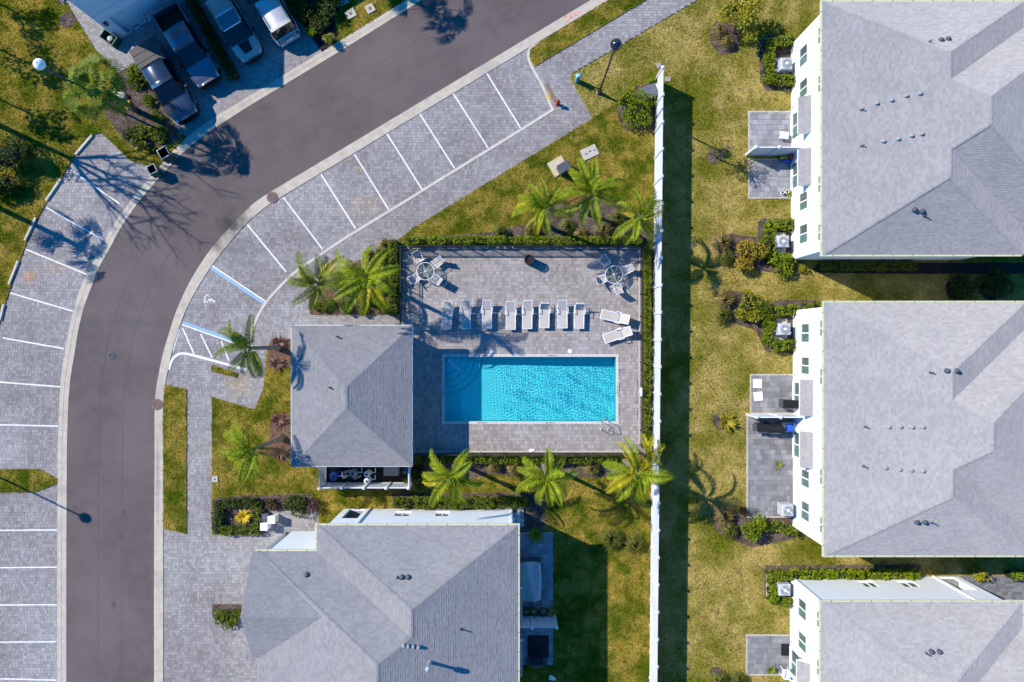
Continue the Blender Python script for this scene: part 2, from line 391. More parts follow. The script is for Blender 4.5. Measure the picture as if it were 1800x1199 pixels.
def offset_line(pts, d):
    out = []
    for i, p in enumerate(pts):
        t = (Vector(pts[min(i + 1, len(pts) - 1)]) - Vector(pts[max(i - 1, 0)])).normalized()
        out.append(Vector(p) + Vector((-t.y, t.x)) * d)
    return out
def pave(name, poly, ang, rows, cols, z0, mat, parent, holes=(), gap=0.007, mixed=True, keep=0.5):
    """real pavers, each its own block, laid in courses over a region"""
    pts = np.array([[p[0], p[1]] for p in poly]); ca, sa = math.cos(ang), math.sin(ang)
    Rm = np.array([[ca, sa], [-sa, ca]]); q = pts @ Rm.T
    lo, hi = q.min(0) - 0.3, q.max(0) + 0.3
    rects = []; y = lo[1]
    while y < hi[1]:
        h = rows * (random.choice((0.8, 1.0, 1.0, 1.2)) if mixed else 1.0); x = lo[0] - random.random() * cols
        while x < hi[0]:
            w = cols * (random.choice((0.65, 0.9, 1.0, 1.0, 1.3)) if mixed else random.choice((1.0, 1.0, 1.0, 0.7)))
            rects.append((x + gap / 2, y + gap / 2, x + w - gap / 2, y + h - gap / 2)); x += w
        y += h
    Rc = np.array(rects)
    C = np.stack([(Rc[:, 0] + Rc[:, 2]) / 2, (Rc[:, 1] + Rc[:, 3]) / 2], 1) @ Rm
    ok = inside(C, poly)
    for hpoly in holes: ok &= ~inside(C, hpoly)
    Rc = Rc[ok]; n = len(Rc)
    b = 0.004
    ztop = z0 + RNG.uniform(-0.0012, 0.0012, n)
    def corners(i, z):
        x0, y0, x1, y1 = Rc[:, 0] + i, Rc[:, 1] + i, Rc[:, 2] - i, Rc[:, 3] - i
        c = np.stack([np.stack([x0, y0], 1), np.stack([x1, y0], 1), np.stack([x1, y1], 1), np.stack([x0, y1], 1)], 1)
        xy = c @ Rm
        zz = np.repeat(z[:, None], 4, 1)
        return np.concatenate([xy, zz[:, :, None]], 2)
    tilt = RNG.normal(0, 0.0004, (n, 4))
    top = corners(b, ztop); top[:, :, 2] += tilt
    low = corners(0.0, ztop - b - 0.02)
    V = np.concatenate([top, low], 1).reshape(-1, 3)
    base = (np.arange(n) * 8)[:, None]
    F = np.concatenate([base + np.array([0, 1, 2, 3])] + [base + np.array([4 + i, 4 + (i + 1) % 4, (i + 1) % 4, i]) for i in range(4)], 0)
    return link(name, np_mesh(name, V, F), mat, parent, kind='stuff')
def paver_objects(parent, x0, y0, x1, y1, w, h, z, mat):
    """single large patio pavers, each an object; meshes shared between alike sizes"""
    cache = {}
    y = y0; row = 0
    while y < y1 - 0.05:
        hh = min(h, y1 - y)
        if y1 - (y + hh) < 0.12: hh = y1 - y
        x = x0; first = True
        while x < x1 - 0.05:
            ww = random.choice((w, w, w * 0.6, w * 1.35)) if not (first and row % 2) else w * 0.5
            first = False
            if x + ww > x1 - 0.15: ww = x1 - x
            key = (round(ww, 2), round(hh, 2))
            if key not in cache:
                me = bpy.data.meshes.new('paver'); mb = MB(); g = 0.007
                mb.frustum([(g - key[0] / 2, g - key[1] / 2), (key[0] / 2 - g, g - key[1] / 2), (key[0] / 2 - g, key[1] / 2 - g), (g - key[0] / 2, key[1] / 2 - g)], -0.03, 0.0, 0.008)
                me.from_pydata(mb.v, [], mb.f); me.materials.append(mat); cache[key] = me
            o = bpy.data.objects.new('paver', cache[key]); COL.objects.link(o); o.parent = parent
            o.location = (x + ww / 2, y + hh / 2, z + random.uniform(-0.002, 0.002))
            x += ww
        y += hh; row += 1
# Object-random variation for single pavers
def object_random(mat, amt):
    nt = mat.node_tree; b = nt.nodes['Principled BSDF']; lk = b.inputs['Base Color'].links[0]; src = lk.from_socket
    oi = nt.nodes.new('ShaderNodeObjectInfo'); hs = nt.nodes.new('ShaderNodeHueSaturation'); rv = nt.nodes.new('ShaderNodeMapRange')
    rv.inputs[3].default_value = 1 - amt; rv.inputs[4].default_value = 1 + amt
    nt.links.new(oi.outputs['Random'], rv.inputs[0]); nt.links.new(rv.outputs[0], hs.inputs['Value'])
    nt.links.new(src, hs.inputs['Color']); nt.links.new(hs.outputs[0], b.inputs['Base Color'])
for _m in (M_PAVER_PATIO, M_PAVER_DARK): object_random(_m, 0.24)

# ------------------------------------------------------------------ foliage helpers
def leaf_quads(P, length, width, up=0.6, lvar=0.35, direction=None):
    """diamond leaves at points P, random directions, blade normals tending upwards"""
    n = len(P)
    a = RNG.normal(0, 1, (n, 3)); a[:, 2] *= (1 - up) ; 
    if direction is not None: a = a * 0.6 + direction
    a /= np.linalg.norm(a, axis=1)[:, None] + 1e-9
    t = RNG.normal(0, 1, (n, 3)) * 0.7 + np.array([0, 0, up * 1.5]); b = np.cross(a, t); b /= np.linalg.norm(b, axis=1)[:, None] + 1e-9
    L = length * (1 + RNG.uniform(-lvar, lvar, n))[:, None]; W = width * (1 + RNG.uniform(-lvar, lvar, n))[:, None]
    V = np.stack([P - a * L / 2, P + b * W / 2, P + a * L / 2, P - b * W / 2], 1).reshape(-1, 3)
    F = np.arange(4 * n).reshape(n, 4)
    return V, F
def leaf_obj(name, P, length, width, mat, parent, up=0.6, kind=None, direction=None):
    V, F = leaf_quads(np.asarray(P, float), length, width, up, direction=direction)
    return link(name, np_mesh(name, V, F), mat, parent, kind=kind)
def ball_points(n, r, squash=1.0, shell=0.55):
    d = RNG.normal(0, 1, (n, 3)); d /= np.linalg.norm(d, axis=1)[:, None]
    rad = r * (shell + (1 - shell) * RNG.uniform(0, 1, n)) ** 1.0
    p = d * rad[:, None]; p[:, 2] *= squash
    return p
def blob(mb, c, r, squash=0.8, seg=10, rings=6):
    """uneven dark core of a shrub"""
    vs = []; fs = []
    for i in range(rings + 1):
        ph = math.pi * i / rings
        for k in range(seg):
            th = 2 * math.pi * k / seg; rr = r * random.uniform(0.85, 1.1)
            vs.append((c[0] + rr * math.sin(ph) * math.cos(th), c[1] + rr * math.sin(ph) * math.sin(th), max(0.0, c[2] + rr * squash * math.cos(ph))))
    for i in range(rings):
        for k in range(seg):
            k2 = (k + 1) % seg; fs.append((i * seg + k, (i + 1) * seg + k, (i + 1) * seg + k2, i * seg + k2))
    mb.add(vs, fs)
def shrub(name, label, cat, loc, r, h, mat, n=None, leaf=0.16, group=None, clumps=6, stemh=0.0, inner=M_INNER, core=True, lw=0.5):
    """leafy shrub: dark twiggy core, uneven clumps of leaves, several stems"""
    t = thing(name, label, cat, (loc[0], loc[1], loc[2] if len(loc) > 2 else 0), 0, group)
    cl = []
    for i in range(clumps):
        an = random.uniform(0, 2 * math.pi); d = r * math.sqrt(random.uniform(0.0, 0.6))
        cl.append((d * math.cos(an), d * math.sin(an), stemh + (h - stemh) * random.uniform(0.35, 0.72), r * random.uniform(0.36, 0.58)))
    cl.append((0, 0, stemh + (h - stemh) * 0.5, r * 0.6))
    n = n or int(900 * r * r + 250); per = max(30, n // len(cl)); P = []
    for (x, y, z, rr) in cl:
        p = ball_points(per, rr, min(1.0, (h - stemh) / (2 * r) + 0.25), 0.6) + np.array([x, y, z]); P.append(p)
    P = np.concatenate(P); P[:, 2] = np.clip(P[:, 2], 0.04, None)
    leaf_obj('foliage', P, leaf, leaf * lw, mat, t, 0.55)
    st = MB()
    for i in range(4):
        an = random.uniform(0, 6.28); st.tube([(0.04 * math.cos(an), 0.04 * math.sin(an), 0), (r * 0.25 * math.cos(an), r * 0.25 * math.sin(an), h * 0.35), (r * 0.5 * math.cos(an), r * 0.5 * math.sin(an), h * 0.7)], [0.03, 0.02, 0.008], 5)
    st.build('stem', M_BARK_D, t)
    if core:
        cb = MB()
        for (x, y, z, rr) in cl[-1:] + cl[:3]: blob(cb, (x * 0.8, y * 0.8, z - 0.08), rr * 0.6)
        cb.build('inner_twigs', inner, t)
    return t
def hedge(name, label, pts, width, h, mat, dens=150, leaf=0.15, group=None, cat='hedge', lw=0.5):
    """clipped but ragged hedge along a polyline of world 2d points"""
    P0 = Vector(pts[0]); t = thing(name, label, cat, (P0.x, P0.y, 0.04), 0, group)
    allp = []; core = MB(); stems = MB()
    for a, b in zip(pts[:-1], pts[1:]):
        a = Vector(a) - P0; b = Vector(b) - P0; d = b - a; L = d.length
        if L < 0.05: continue
        d.normalize(); nrm = Vector((-d.y, d.x)); n = int(dens * L * (width + 0.6 * h))
        s = RNG.uniform(-width * 0.3, L + width * 0.3, n); w = RNG.uniform(-1, 1, n)
        w = np.sign(w) * np.abs(w) ** 0.8 * width / 2
        ph = random.uniform(0, 9)
        bumpy = 1 + 0.14 * np.sin(s * 3.1 + ph) + 0.10 * np.sin(s * 7.3 + 2 * ph) + 0.06 * np.sin(s * 17)
        w = w * (0.92 + 0.2 * np.sin(s * 4.7 + ph) * np.sin(s * 1.9))
        top = h * bumpy * np.sqrt(np.clip(1 - (np.abs(w) / (width * 0.62)) ** 3, 0.05, 1))
        z = np.where(RNG.uniform(0, 1, n) < 0.72, top * RNG.uniform(0.82, 1.06, n), top * RNG.uniform(0.15, 0.9, n))
        xy = np.array([a.x, a.y]) + s[:, None] * np.array([d.x, d.y]) + w[:, None] * np.array([nrm.x, nrm.y])
        allp.append(np.concatenate([xy, z[:, None]], 1))
        k = max(2, int(L / 0.5))
        for i in range(k + 1):
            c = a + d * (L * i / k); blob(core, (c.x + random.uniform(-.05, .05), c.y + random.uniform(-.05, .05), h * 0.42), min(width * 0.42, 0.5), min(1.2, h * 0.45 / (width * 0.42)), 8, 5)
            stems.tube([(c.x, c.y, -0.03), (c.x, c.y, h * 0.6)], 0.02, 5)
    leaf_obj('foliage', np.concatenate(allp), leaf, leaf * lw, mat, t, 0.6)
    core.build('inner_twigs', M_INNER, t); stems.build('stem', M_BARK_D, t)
    return t
def grass_clump(name, label, loc, r, h, mat, n=160, group=None, cat='ornamental grass', wid=0.02):
    t = thing(name, label, cat, loc, 0, group)
    an = RNG.uniform(0, 2 * math.pi, n); lean = RNG.uniform(0.15, 1.0, n); ll = RNG.uniform(0.7, 1.1, n)
    d = np.stack([np.cos(an), np.sin(an)], 1); s = np.stack([-np.sin(an), np.cos(an)], 1)
    b0 = d * (RNG.uniform(0, 0.25, n) * r)[:, None]
    mid = b0 + d * (lean * r * 0.5)[:, None]; tip = b0 + d * (lean * r)[:, None]
    zm = h * ll * (1.0 - 0.35 * lean); zt = h * ll * (1.0 - 0.75 * lean)
    w = wid
    V = np.zeros((n, 6, 3))
    V[:, 0, :2] = b0 - s * w; V[:, 1, :2] = b0 + s * w; V[:, 2, :2] = mid + s * w; V[:, 3, :2] = mid - s * w
    V[:, 2, 2] = zm; V[:, 3, 2] = zm; V[:, 4, :2] = tip + s * w * 0.2; V[:, 5, :2] = tip - s * w * 0.2; V[:, 4, 2] = zt; V[:, 5, 2] = zt
    base = (np.arange(n) * 6)[:, None]
    F = np.concatenate([base + np.array([0, 1, 2, 3]), base + np.array([3, 2, 4, 5])], 0)
    link('blades', np_mesh('blades', V.reshape(-1, 3), F), mat, t)
    mb = MB(); mb.lathe((0, 0), [(0.10 * r + 0.03, 0), (0.12 * r + 0.03, 0.06), (0.05, 0.12)], 8); mb.build('root_crown', M_BARK_D, t)
    return t

# feather palm -------------------------------------------------------------
def frond_mesh(L=2.3, rise=1.0, droop=1.0, leaflets=30, llen=0.55, vee=0.5, seed=0):
    rnd = random.Random(seed); mb = MB(); pts = []
    x = z = 0.0; ang = rise; N = 12
    side = rnd.uniform(-0.12, 0.12); y = 0.0
    for i in range(N + 1):
        pts.append(Vector((x, y, z))); st = L / N
        x += math.cos(ang) * st; z += math.sin(ang) * st; y += side * st * i / N
        ang -= droop * (0.35 + 1.2 * i / N) / N * 1.6
    mb.tube(pts, [0.035 * (1 - 0.85 * i / N) + 0.004 for i in range(N + 1)], 5)
    def at(t):
        f = t * N; i = min(int(f), N - 1); return pts[i].lerp(pts[i + 1], f - i), (pts[i + 1] - pts[i]).normalized()
    for k in range(leaflets):
        t = 0.13 + 0.87 * k / (leaflets - 1); p, tg = at(t)
        ll = llen * (math.sin(math.pi * min(1, t * 0.86 + 0.10)) ** 0.6) * rnd.uniform(0.85, 1.1)
        up = Vector((-tg.z, 0, tg.x)) if tg.x > 0 else Vector((0, 0, 1))
        for s in (-1, 1):
            out = Vector((0, s, 0))
            d1 = (out * 0.80 + tg * (0.45 + 0.5 * t) + up * (vee + rnd.uniform(-0.2, 0.2))).normalized()
            d2 = (d1 + Vector((0, 0, -0.75)) + tg * 0.15).normalized()
            wv = (tg * 0.8 - up * 0.2).normalized() * 0.027
            m = p + d1 * ll * 0.55; e = m + d2 * ll * 0.45
            mb.add([p - wv * 0.6, p + wv * 0.6, m + wv, m - wv, e], [(0, 1, 2, 3), (3, 2, 4)])
    me = bpy.data.meshes.new('frond'); me.from_pydata(mb.v, [], mb.f); me.update(); return me
FR_PROTO = {}
def frond_variants(mat):
    if mat.name not in FR_PROTO:
        ms = []
        for i, (L, ri, dr) in enumerate(((2.3, 1.20, 1.0), (2.5, 0.90, 1.2), (2.4, 0.62, 1.15), (2.2, 0.30, 1.0), (2.1, -0.05, 0.9), (1.8, 1.42, 0.5))):
            me = frond_mesh(L, ri, dr, 38, 0.54, 0.38, i * 7 + len(mat.name)); me.materials.append(mat); ms.append(me)
        FR_PROTO[mat.name] = ms
    return FR_PROTO[mat.name]
def palm(label, app, h, fronds, size=1.0, mat=M_FROND, lean=(0, 0), group='feather palms round the pool', name='palm_tree', yellow=()):
    """feather palm whose crown shows at picture point app; fronds = list of (bearing in degrees clockwise from up, steepness index)"""
    g = AP(app[0], app[1], h)
    base = Vector((g.x - lean[0], g.y - lean[1], 0.05))
    t = thing(name, label, 'palm tree', base, 0, group)
    tr = MB(); pts = []; rs = []
    hs = h - 0.75
    for i in range(15):
        f = i / 14; pts.append((lean[0] * f * f, lean[1] * f * f, hs * f))
        rs.append((0.17 * (1 - 0.35 * f) + (0.10 * (1 - f * 5) if f < 0.2 else 0)) + (0.008 if i % 2 else 0))
    tr.tube(pts, rs, 10).build('trunk', M_BARK, t, True)
    cs = MB(); cs.tube([(lean[0], lean[1], hs - 0.02), (lean[0], lean[1], hs + 0.45), (lean[0], lean[1], h - 0.05)], [0.115, 0.12, 0.05], 10).build('crownshaft', M_SHAFT, t, True)
    sp = MB(); sp.tube([(lean[0], lean[1], h - 0.1), (lean[0] + .05, lean[1], h + 0.6 * size), (lean[0] + .12, lean[1] + .05, h + 1.1 * size)], [0.04, 0.03, 0.005], 6).build('spear_leaf', M_SHAFT, t)
    extra = [(random.uniform(0, 360), 4), (random.uniform(0, 360), 3), (random.uniform(0, 360), 0), (random.uniform(0, 360), 5)]
    for i, (bear, k) in enumerate(list(fronds) + extra):
        mm = M_FROND_Y if i in yellow or (i == len(fronds) and len(yellow)) else mat
        if i == len(fronds) and not yellow: mm = M_FROND_B
        me = frond_variants(mm)[k]
        o = bpy.data.objects.new('frond', me); COL.objects.link(o); o.parent = t
        o.location = (lean[0], lean[1], h - 0.12 + random.uniform(-.06, .06))
        o.rotation_euler = (random.uniform(-.65, .65), random.uniform(-0.1, 0.1), R(90 - bear))
        s = size * random.uniform(0.92, 1.08); o.scale = (s, s, s)
    return t
# fan palm -------------------------------------------------------------------
def fan_mesh(seed, stem=1.0, rad=0.85, rise=0.6):
    rnd = random.Random(seed); mb = MB()
    d = Vector((math.cos(rise), 0, math.sin(rise))); tip = d * stem
    mb.tube([(0, 0, 0), tip * 0.5 + Vector((0, 0, .04)), tip], [0.03, 0.02, 0.015], 5)
    n = 24
    nd = Vector((math.cos(rise - 0.7), 0, math.sin(rise - 0.7))); up = Vector((-nd.z, 0, nd.x))
    for k in range(n):
        a = -1.3 + 2.6 * k / (n - 1); u = nd * math.cos(a) + Vector((0, 1, 0)) * math.sin(a)
        r = rad * (0.75 + 0.25 * math.cos(a * 0.8)) * rnd.uniform(0.85, 1.08)
        sd = (-nd * math.sin(a) + Vector((0, 1, 0)) * math.cos(a)) * 0.036
        m = tip + u * r * 0.6 + up * (0.06 if k % 2 else -0.03); e = tip + u * r + Vector((0, 0, -0.22 * rnd.uniform(0.5, 1.6)))
        mb.add([tip, m - sd, e, m + sd], [(0, 1, 2, 3)])
    me = bpy.data.meshes.new('fan_leaf'); me.from_pydata(mb.v, [], mb.f); me.update(); return me
FANS = []
def fan_palm(label, base, h, n, size=1.0, mat=M_FROND_D, group=None, lean=(0, 0)):
    if not FANS:
        for i in range(6):
            me = fan_mesh(i, (0.8, 1.1, 1.25, 1.25, 1.25, 1.2)[i], 0.9, (1.42, 1.0, 0.6, 0.2, -0.15, -0.5)[i]); FANS.append(me)
    t = thing('fan_palm', label, 'palm tree', base, 0, group)
    MB().tube([(lean[0] * (i / 8) ** 2, lean[1] * (i / 8) ** 2, h * i / 8) for i in range(9)], [0.19 - 0.006 * i + (0.02 if i % 2 else 0) for i in range(9)], 10).build('trunk', M_BARK_D, t, True)
    for me in FANS:
        if not me.materials: me.materials.append(mat)
    for i in range(n):
        o = bpy.data.objects.new('frond', FANS[i % 6]); COL.objects.link(o); o.parent = t
        o.location = (lean[0], lean[1], h - random.uniform(0, 0.3)); o.rotation_euler = (random.uniform(-.2, .2), 0, i * 2.399 + random.uniform(-.2, .2)); s = size * random.uniform(.7, 1.15); o.scale = (s, s, s)
    return t
def rosette(name, label, loc, r, mat, n=14, group=None, cat='plant', rise=0.7, wid=0.06):
    """spiky rosette plant (cordyline, bromeliad, small palm)"""
    t = thing(name, label, cat, loc, 0, group)
    for i in range(n):
        an = i * 2.399; mb = MB(); e = random.uniform(0.35, 1.1) * rise; L = r * random.uniform(0.8, 1.15)
        d = Vector((math.cos(an) * math.cos(e), math.sin(an) * math.cos(e), math.sin(e))); s = Vector((-math.sin(an), math.cos(an), 0)) * wid
        m = d * L * 0.55 + Vector((0, 0, 0.05)); tip = d * L + Vector((0, 0, -0.18 * L))
        mb.add([Vector((0, 0, .05)) - s * 0.4, Vector((0, 0, .05)) + s * 0.4, m + s, m - s, tip], [(0, 1, 2, 3), (3, 2, 4)])
        mb.build('leaf', mat, t)
    MB().lathe((0, 0), [(0.05, 0), (0.05, 0.08), (0.02, 0.12)], 8).build('stem', M_BARK_D, t)
    return t

# ================================================================== THE SETTING
POOL = [(781, 627), (1083, 627), (1083, 741), (781, 741)]
DECK = [(706, 434), (1127, 434), (1127, 797), (706, 797)]
POOLW = GP(POOL)
struct(sheet('ground', [(-400, -400), (400, -400), (400, 400), (-400, 400)], -0.05, M_GROUND, [POOLW]))

# road and kerbs --------------------------------------------------------
L_OUT = [(101, 1260), (101, 1199), (101, 1000), (102, 800), (103, 750), (105, 700), (108, 660), (115, 617), (123, 573), (133, 533), (143, 503), (157, 473), (177, 437), (197, 400), (229, 354), (265, 311), (300, 270), (340, 232), (390, 199), (460, 156), (600, 70), (718, -2), (790, -48)]
L_IN = [(117, 1260), (117, 1199), (117, 1000), (118, 800), (119, 750), (121, 700), (125, 660), (132, 617), (138, 580), (148, 540), (160, 507), (173, 473), (193, 437), (213, 400), (245, 354), (280, 313), (312, 278), (350, 245), (398, 212), (467, 169), (606, 85), (740, 1), (806, -42)]
R_IN = [(271, 1260), (271, 1199), (271, 1000), (272, 800), (272, 733), (274, 690), (280, 653), (287, 620), (297, 587), (310, 547), (333, 497), (367, 443), (407, 397), (435, 368), (467, 343), (600, 263), (820, 131), (1037, 1), (1105, -40)]
R_OUT = [(287, 1260), (287, 1199), (287, 1000), (287, 800), (287, 717), (290, 680), (295, 653), (302, 620), (313, 583), (328, 543), (353, 497), (387, 447), (430, 397), (455, 374), (485, 352), (605, 280), (830, 144), (1066, 2), (1130, -37)]
LO, LI, RI, RO = (spline(GP(p), 5) for p in (L_OUT, L_IN, R_IN, R_OUT))
def mid(a, b, t): return [Vector(p).lerp(Vector(q), t) for p, q in zip(a, b)]
road_poly = mid(LO, LI, 0.6) + mid(RO, RI, 0.6)[::-1]
road = struct(sheet('road', road_poly, 0.010, M_ASPHALT))
M_SEAM = pm('asphalt_seam', (0.066, 0.052, 0.050), (0.090, 0.070, 0.066), 1.2, 0.9)
for f in (0.36, 0.63):
    half = []
    n = min(len(LI), len(RI)); 
    a = [LI[int(i * (len(LI) - 1) / 60)] for i in range(61)]; b = [RI[int(i * (len(RI) - 1) / 60)] for i in range(61)]
    ml = mid(a, b, f); strip('paving_seam', offset_line(ml, 0.009), offset_line(ml, -0.009), 0.008, 0.0142, M_SEAM, road)
def kerb(name, a, b):
    o = thing(name, None, None); o['kind'] = 'structure'
    strip('gutter', mid(a, b, 0.45), b, -0.03, 0.024, M_KERB, o)
    strip('kerb_top', a, mid(a, b, 0.47), -0.03, 0.034, M_KERB, o)
    return o
kerb('kerb_west', LO, LI); kerb('kerb_east', RO, RI)

# paved areas -----------------------------------------------------------
def paved(name, poly, ang, rows, cols, mat=M_PAVER, holes=()):
    w = GP(poly); hw = [GP(h) for h in holes]
    base = struct(sheet(name, w, -0.007, M_JOINT, []))
    pave('pavers', w, ang, rows, cols, 0.0, mat, base, hw)
    return base
PARK_W = [(-30, 1240), (108, 1240), (108, 800), (109, 750), (111, 700), (115, 660), (121, 617), (130, 573), (140, 533), (150, 503), (164, 473), (184, 437), (204, 400), (236, 354), (272, 311), (285, 300), (240, 280), (175, 222), (125, 262), (74, 350), (25, 460), (0, 530), (-30, 620)]
PARK_E = [(280, 1240), (280, 717), (283, 680), (288, 653), (295, 620), (306, 583), (321, 543), (346, 497), (380, 447), (423, 397), (448, 374), (478, 352), (598, 280), (823, 144), (945, 70), (1075, -8), (1238, -8), (1004, 130), (1046, 208), (728, 405), (640, 462), (590, 490), (550, 515), (552, 546), (720, 546), (720, 590), (520, 606), (480, 604), (475, 650), (452, 725), (378, 705), (378, 880), (380, 930), (470, 930), (470, 890), (640, 890), (640, 960), (520, 960), (520, 1240)]
DRIVE_N = [(95, -30), (108, -10), (120, 16), (163, 90), (205, 134), (244, 118), (272, 178), (306, 232), (335, 240), (390, 205), (460, 162), (575, 92), (505, -5), (490, -40)]
park_w = paved('parking_west', PARK_W, 0, 0.20, 0.215)
park_e = paved('parking_east', PARK_E, 0, 0.20, 0.215)
drive_n = paved('driveway_north', DRIVE_N, R(31), 0.20, 0.215)

def line_on(parent, name, p, q, w, mat, z=0.0055):
    a, b = G(*p).to_2d(), G(*q).to_2d(); d = (b - a).normalized(); n = Vector((-d.y, d.x)) * w / 2
    k = max(2, int((b - a).length / 0.25)); mb = MB(); vs = []; fs = []
    for i in range(k + 1):
        c = a.lerp(b, i / k); j = random.uniform(-0.006, 0.006); vs += [(*(c + n * (1 + j * 8)), z), (*(c - n * (1 + j * 8)), z)]
        if i: fs.append((2 * i - 2, 2 * i - 1, 2 * i + 1, 2 * i))
    return mb.add(vs, fs).build(name, mat, parent)
WEST_LINES = [((123, 298), (210, 358)), ((82, 365), (182, 422)), ((45, 438), (152, 482)), ((18, 515), (128, 547)), ((5, 594), (113, 613)), ((-8, 671), (106, 680)), ((-8, 746.5), (102, 749)),
              ((-8, 932.5), (100, 931.5)), ((-8, 998), (100, 997)), ((-8, 1063.5), (100, 1063)), ((-8, 1129), (99, 1128)), ((-8, 1193), (99, 1195.5))]
for p, q in WEST_LINES: line_on(park_w, 'stall_line', p, q, 0.095, M_PAINT)
EAST_LINES = [((855, 128), (915, 225)), ((797, 165), (858, 260)), ((738, 200), (799, 296)), ((680, 235), (742, 333)), ((623, 271), (683, 368)), ((564, 306), (625, 402)), ((498, 347), (567, 438)), ((435, 395), (503, 478)), ((371, 466), (468, 531)), ((320, 570.5), (437, 612))]
for p, q in EAST_LINES: line_on(park_e, 'stall_line', p, q, 0.10, M_PAINT)
line_on(park_e, 'blue_stall_line', (370, 470.5), (466, 535.0), 0.15, M_PAINT_BLUE)
line_on(park_e, 'blue_stall_line', (322, 566.5), (438, 608.5), 0.15, M_PAINT_BLUE)
for p, q in (((315, 579), (303.5, 618)), ((321, 577), (341, 622)), ((353, 587), (373, 629)), ((389, 600), (402, 634)), ((425, 613), (433, 640))):
    line_on(park_e, 'hatch_line', p, q, 0.10, M_PAINT)
# wheelchair symbol, lying as seen in the bay
def stroke(mb, pts, w, z=0.0055):
    pts = [Vector(p) for p in pts]; A = offset_line(pts, w / 2); B = offset_line(pts, -w / 2); n = len(pts)
    mb.add([(*p, z) for p in A] + [(*p, z) for p in B], [(i, i + 1, n + i + 1, n + i) for i in range(n - 1)])
wc = MB()
arc = [G(366.5 + 7.6 * math.cos(a), 525.5 - 8.5 * math.sin(a)).to_2d() for a in np.linspace(R(-15), R(205), 16)]
stroke(wc, arc, 0.075)
stroke(wc, GP([(357.5, 533.5), (356.5, 529), (360.5, 532), (365, 531), (367, 527.5), (371, 525.5), (374, 529.5), (378, 530)]), 0.075)
stroke(wc, GP([(369, 527), (371.5, 532)]), 0.07); stroke(wc, GP([(374.5, 524), (372.5, 521), (368, 516)]), 0.06)
wc.lathe(G(378.2, 530.5).to_2d(), [(0.085, 0.004), (0.085, 0.0056)], 12)
wcc = G(368, 524); wc.v = [(wcc.x + (v[0] - wcc.x) * .86, wcc.y + (v[1] - wcc.y) * .86, v[2]) for v in wc.v]
wc.build('wheelchair_symbol', M_PAINT, park_e)
# flush concrete band behind the stalls
def band(name, px, w, parent, z=0.020, step=4, mat=M_KERB):
    s = spline(GP(px), step); return strip(name, offset_line(s, w / 2), offset_line(s, -w / 2), -0.02, z, mat, parent)
M_BAND = pm('pale_concrete_band', (0.50, 0.45, 0.38), (0.42, 0.37, 0.31), 1.5, 0.85, 0.3, 40)
band('concrete_band', [(947, 74), (934, 83), (928.5, 97), (935, 118), (953, 150), (969, 188), (972, 192.5)], 0.19, park_e, mat=M_BAND)
band('concrete_band', [(974, 191.5), (900, 238), (800, 299.5), (700, 361.5), (637, 400), (600, 423), (547, 459), (517, 480), (493, 503), (467, 533), (450, 563), (440, 595), (436, 625), (434, 645)], 0.19, park_e, 0.022, mat=M_BAND)
band('concrete_band', [(297, 650), (301, 636), (310, 625), (323, 621.5), (345, 626), (397, 640), (434, 650)], 0.17, park_e, 0.021, mat=M_PAINT)
# spray-painted survey marks on the kerb
sp = MB()
def sw(pts, w=0.035): stroke(sp, GP(pts), w, 0.0375)
sw([(991, 33), (994, 28), (997, 29)]); sw([(993, 32), (996, 30.5)]); sw([(1000.5, 24.5), (1004, 31)]); sw([(1002.5, 31.5), (1006, 30), (1004, 33), (1002.5, 31.5)], 0.05)
sw([(1008.5, 24.5), (1011, 29)]); sw([(1010.5, 23), (1014, 28)]); sw([(1013.5, 21.5), (1014.5, 23)]); sw([(1016.5, 22), (1018, 23.5), (1017, 24)]); sw([(1019.5, 20.5), (1022, 22)])
sw([(994.5, 38), (996, 36.5), (996.5, 39)]); sw([(998, 36), (999.5, 38)]); sw([(1000, 34), (1001, 36)])
sp.build('survey_mark', M_PAINT_RED, [o for o in bpy.data.objects if o.name == 'kerb_east'][0])
fd = MB()
for c, r in (((1000, 31), 0.38), ((1006, 27.5), 0.36), ((1012, 24.5), 0.36), ((996, 35), .3), ((1018, 21.5), .28)):
    p = G(*c); fd.add([(p.x + r * math.cos(a) * random.uniform(.8, 1.1), p.y + r * 0.55 * math.sin(a) * random.uniform(.8, 1.1) + r * .55 * math.cos(a) * .6, 0.0352 + 0.0002 * len(fd.v) / 14) for a in np.linspace(0, 6.28, 15)[:-1]], [tuple(range(14))])
fd.build('faded_spray_patch', M_SPRAY_PINK, [o for o in bpy.data.objects if o.name == 'kerb_east'][0])

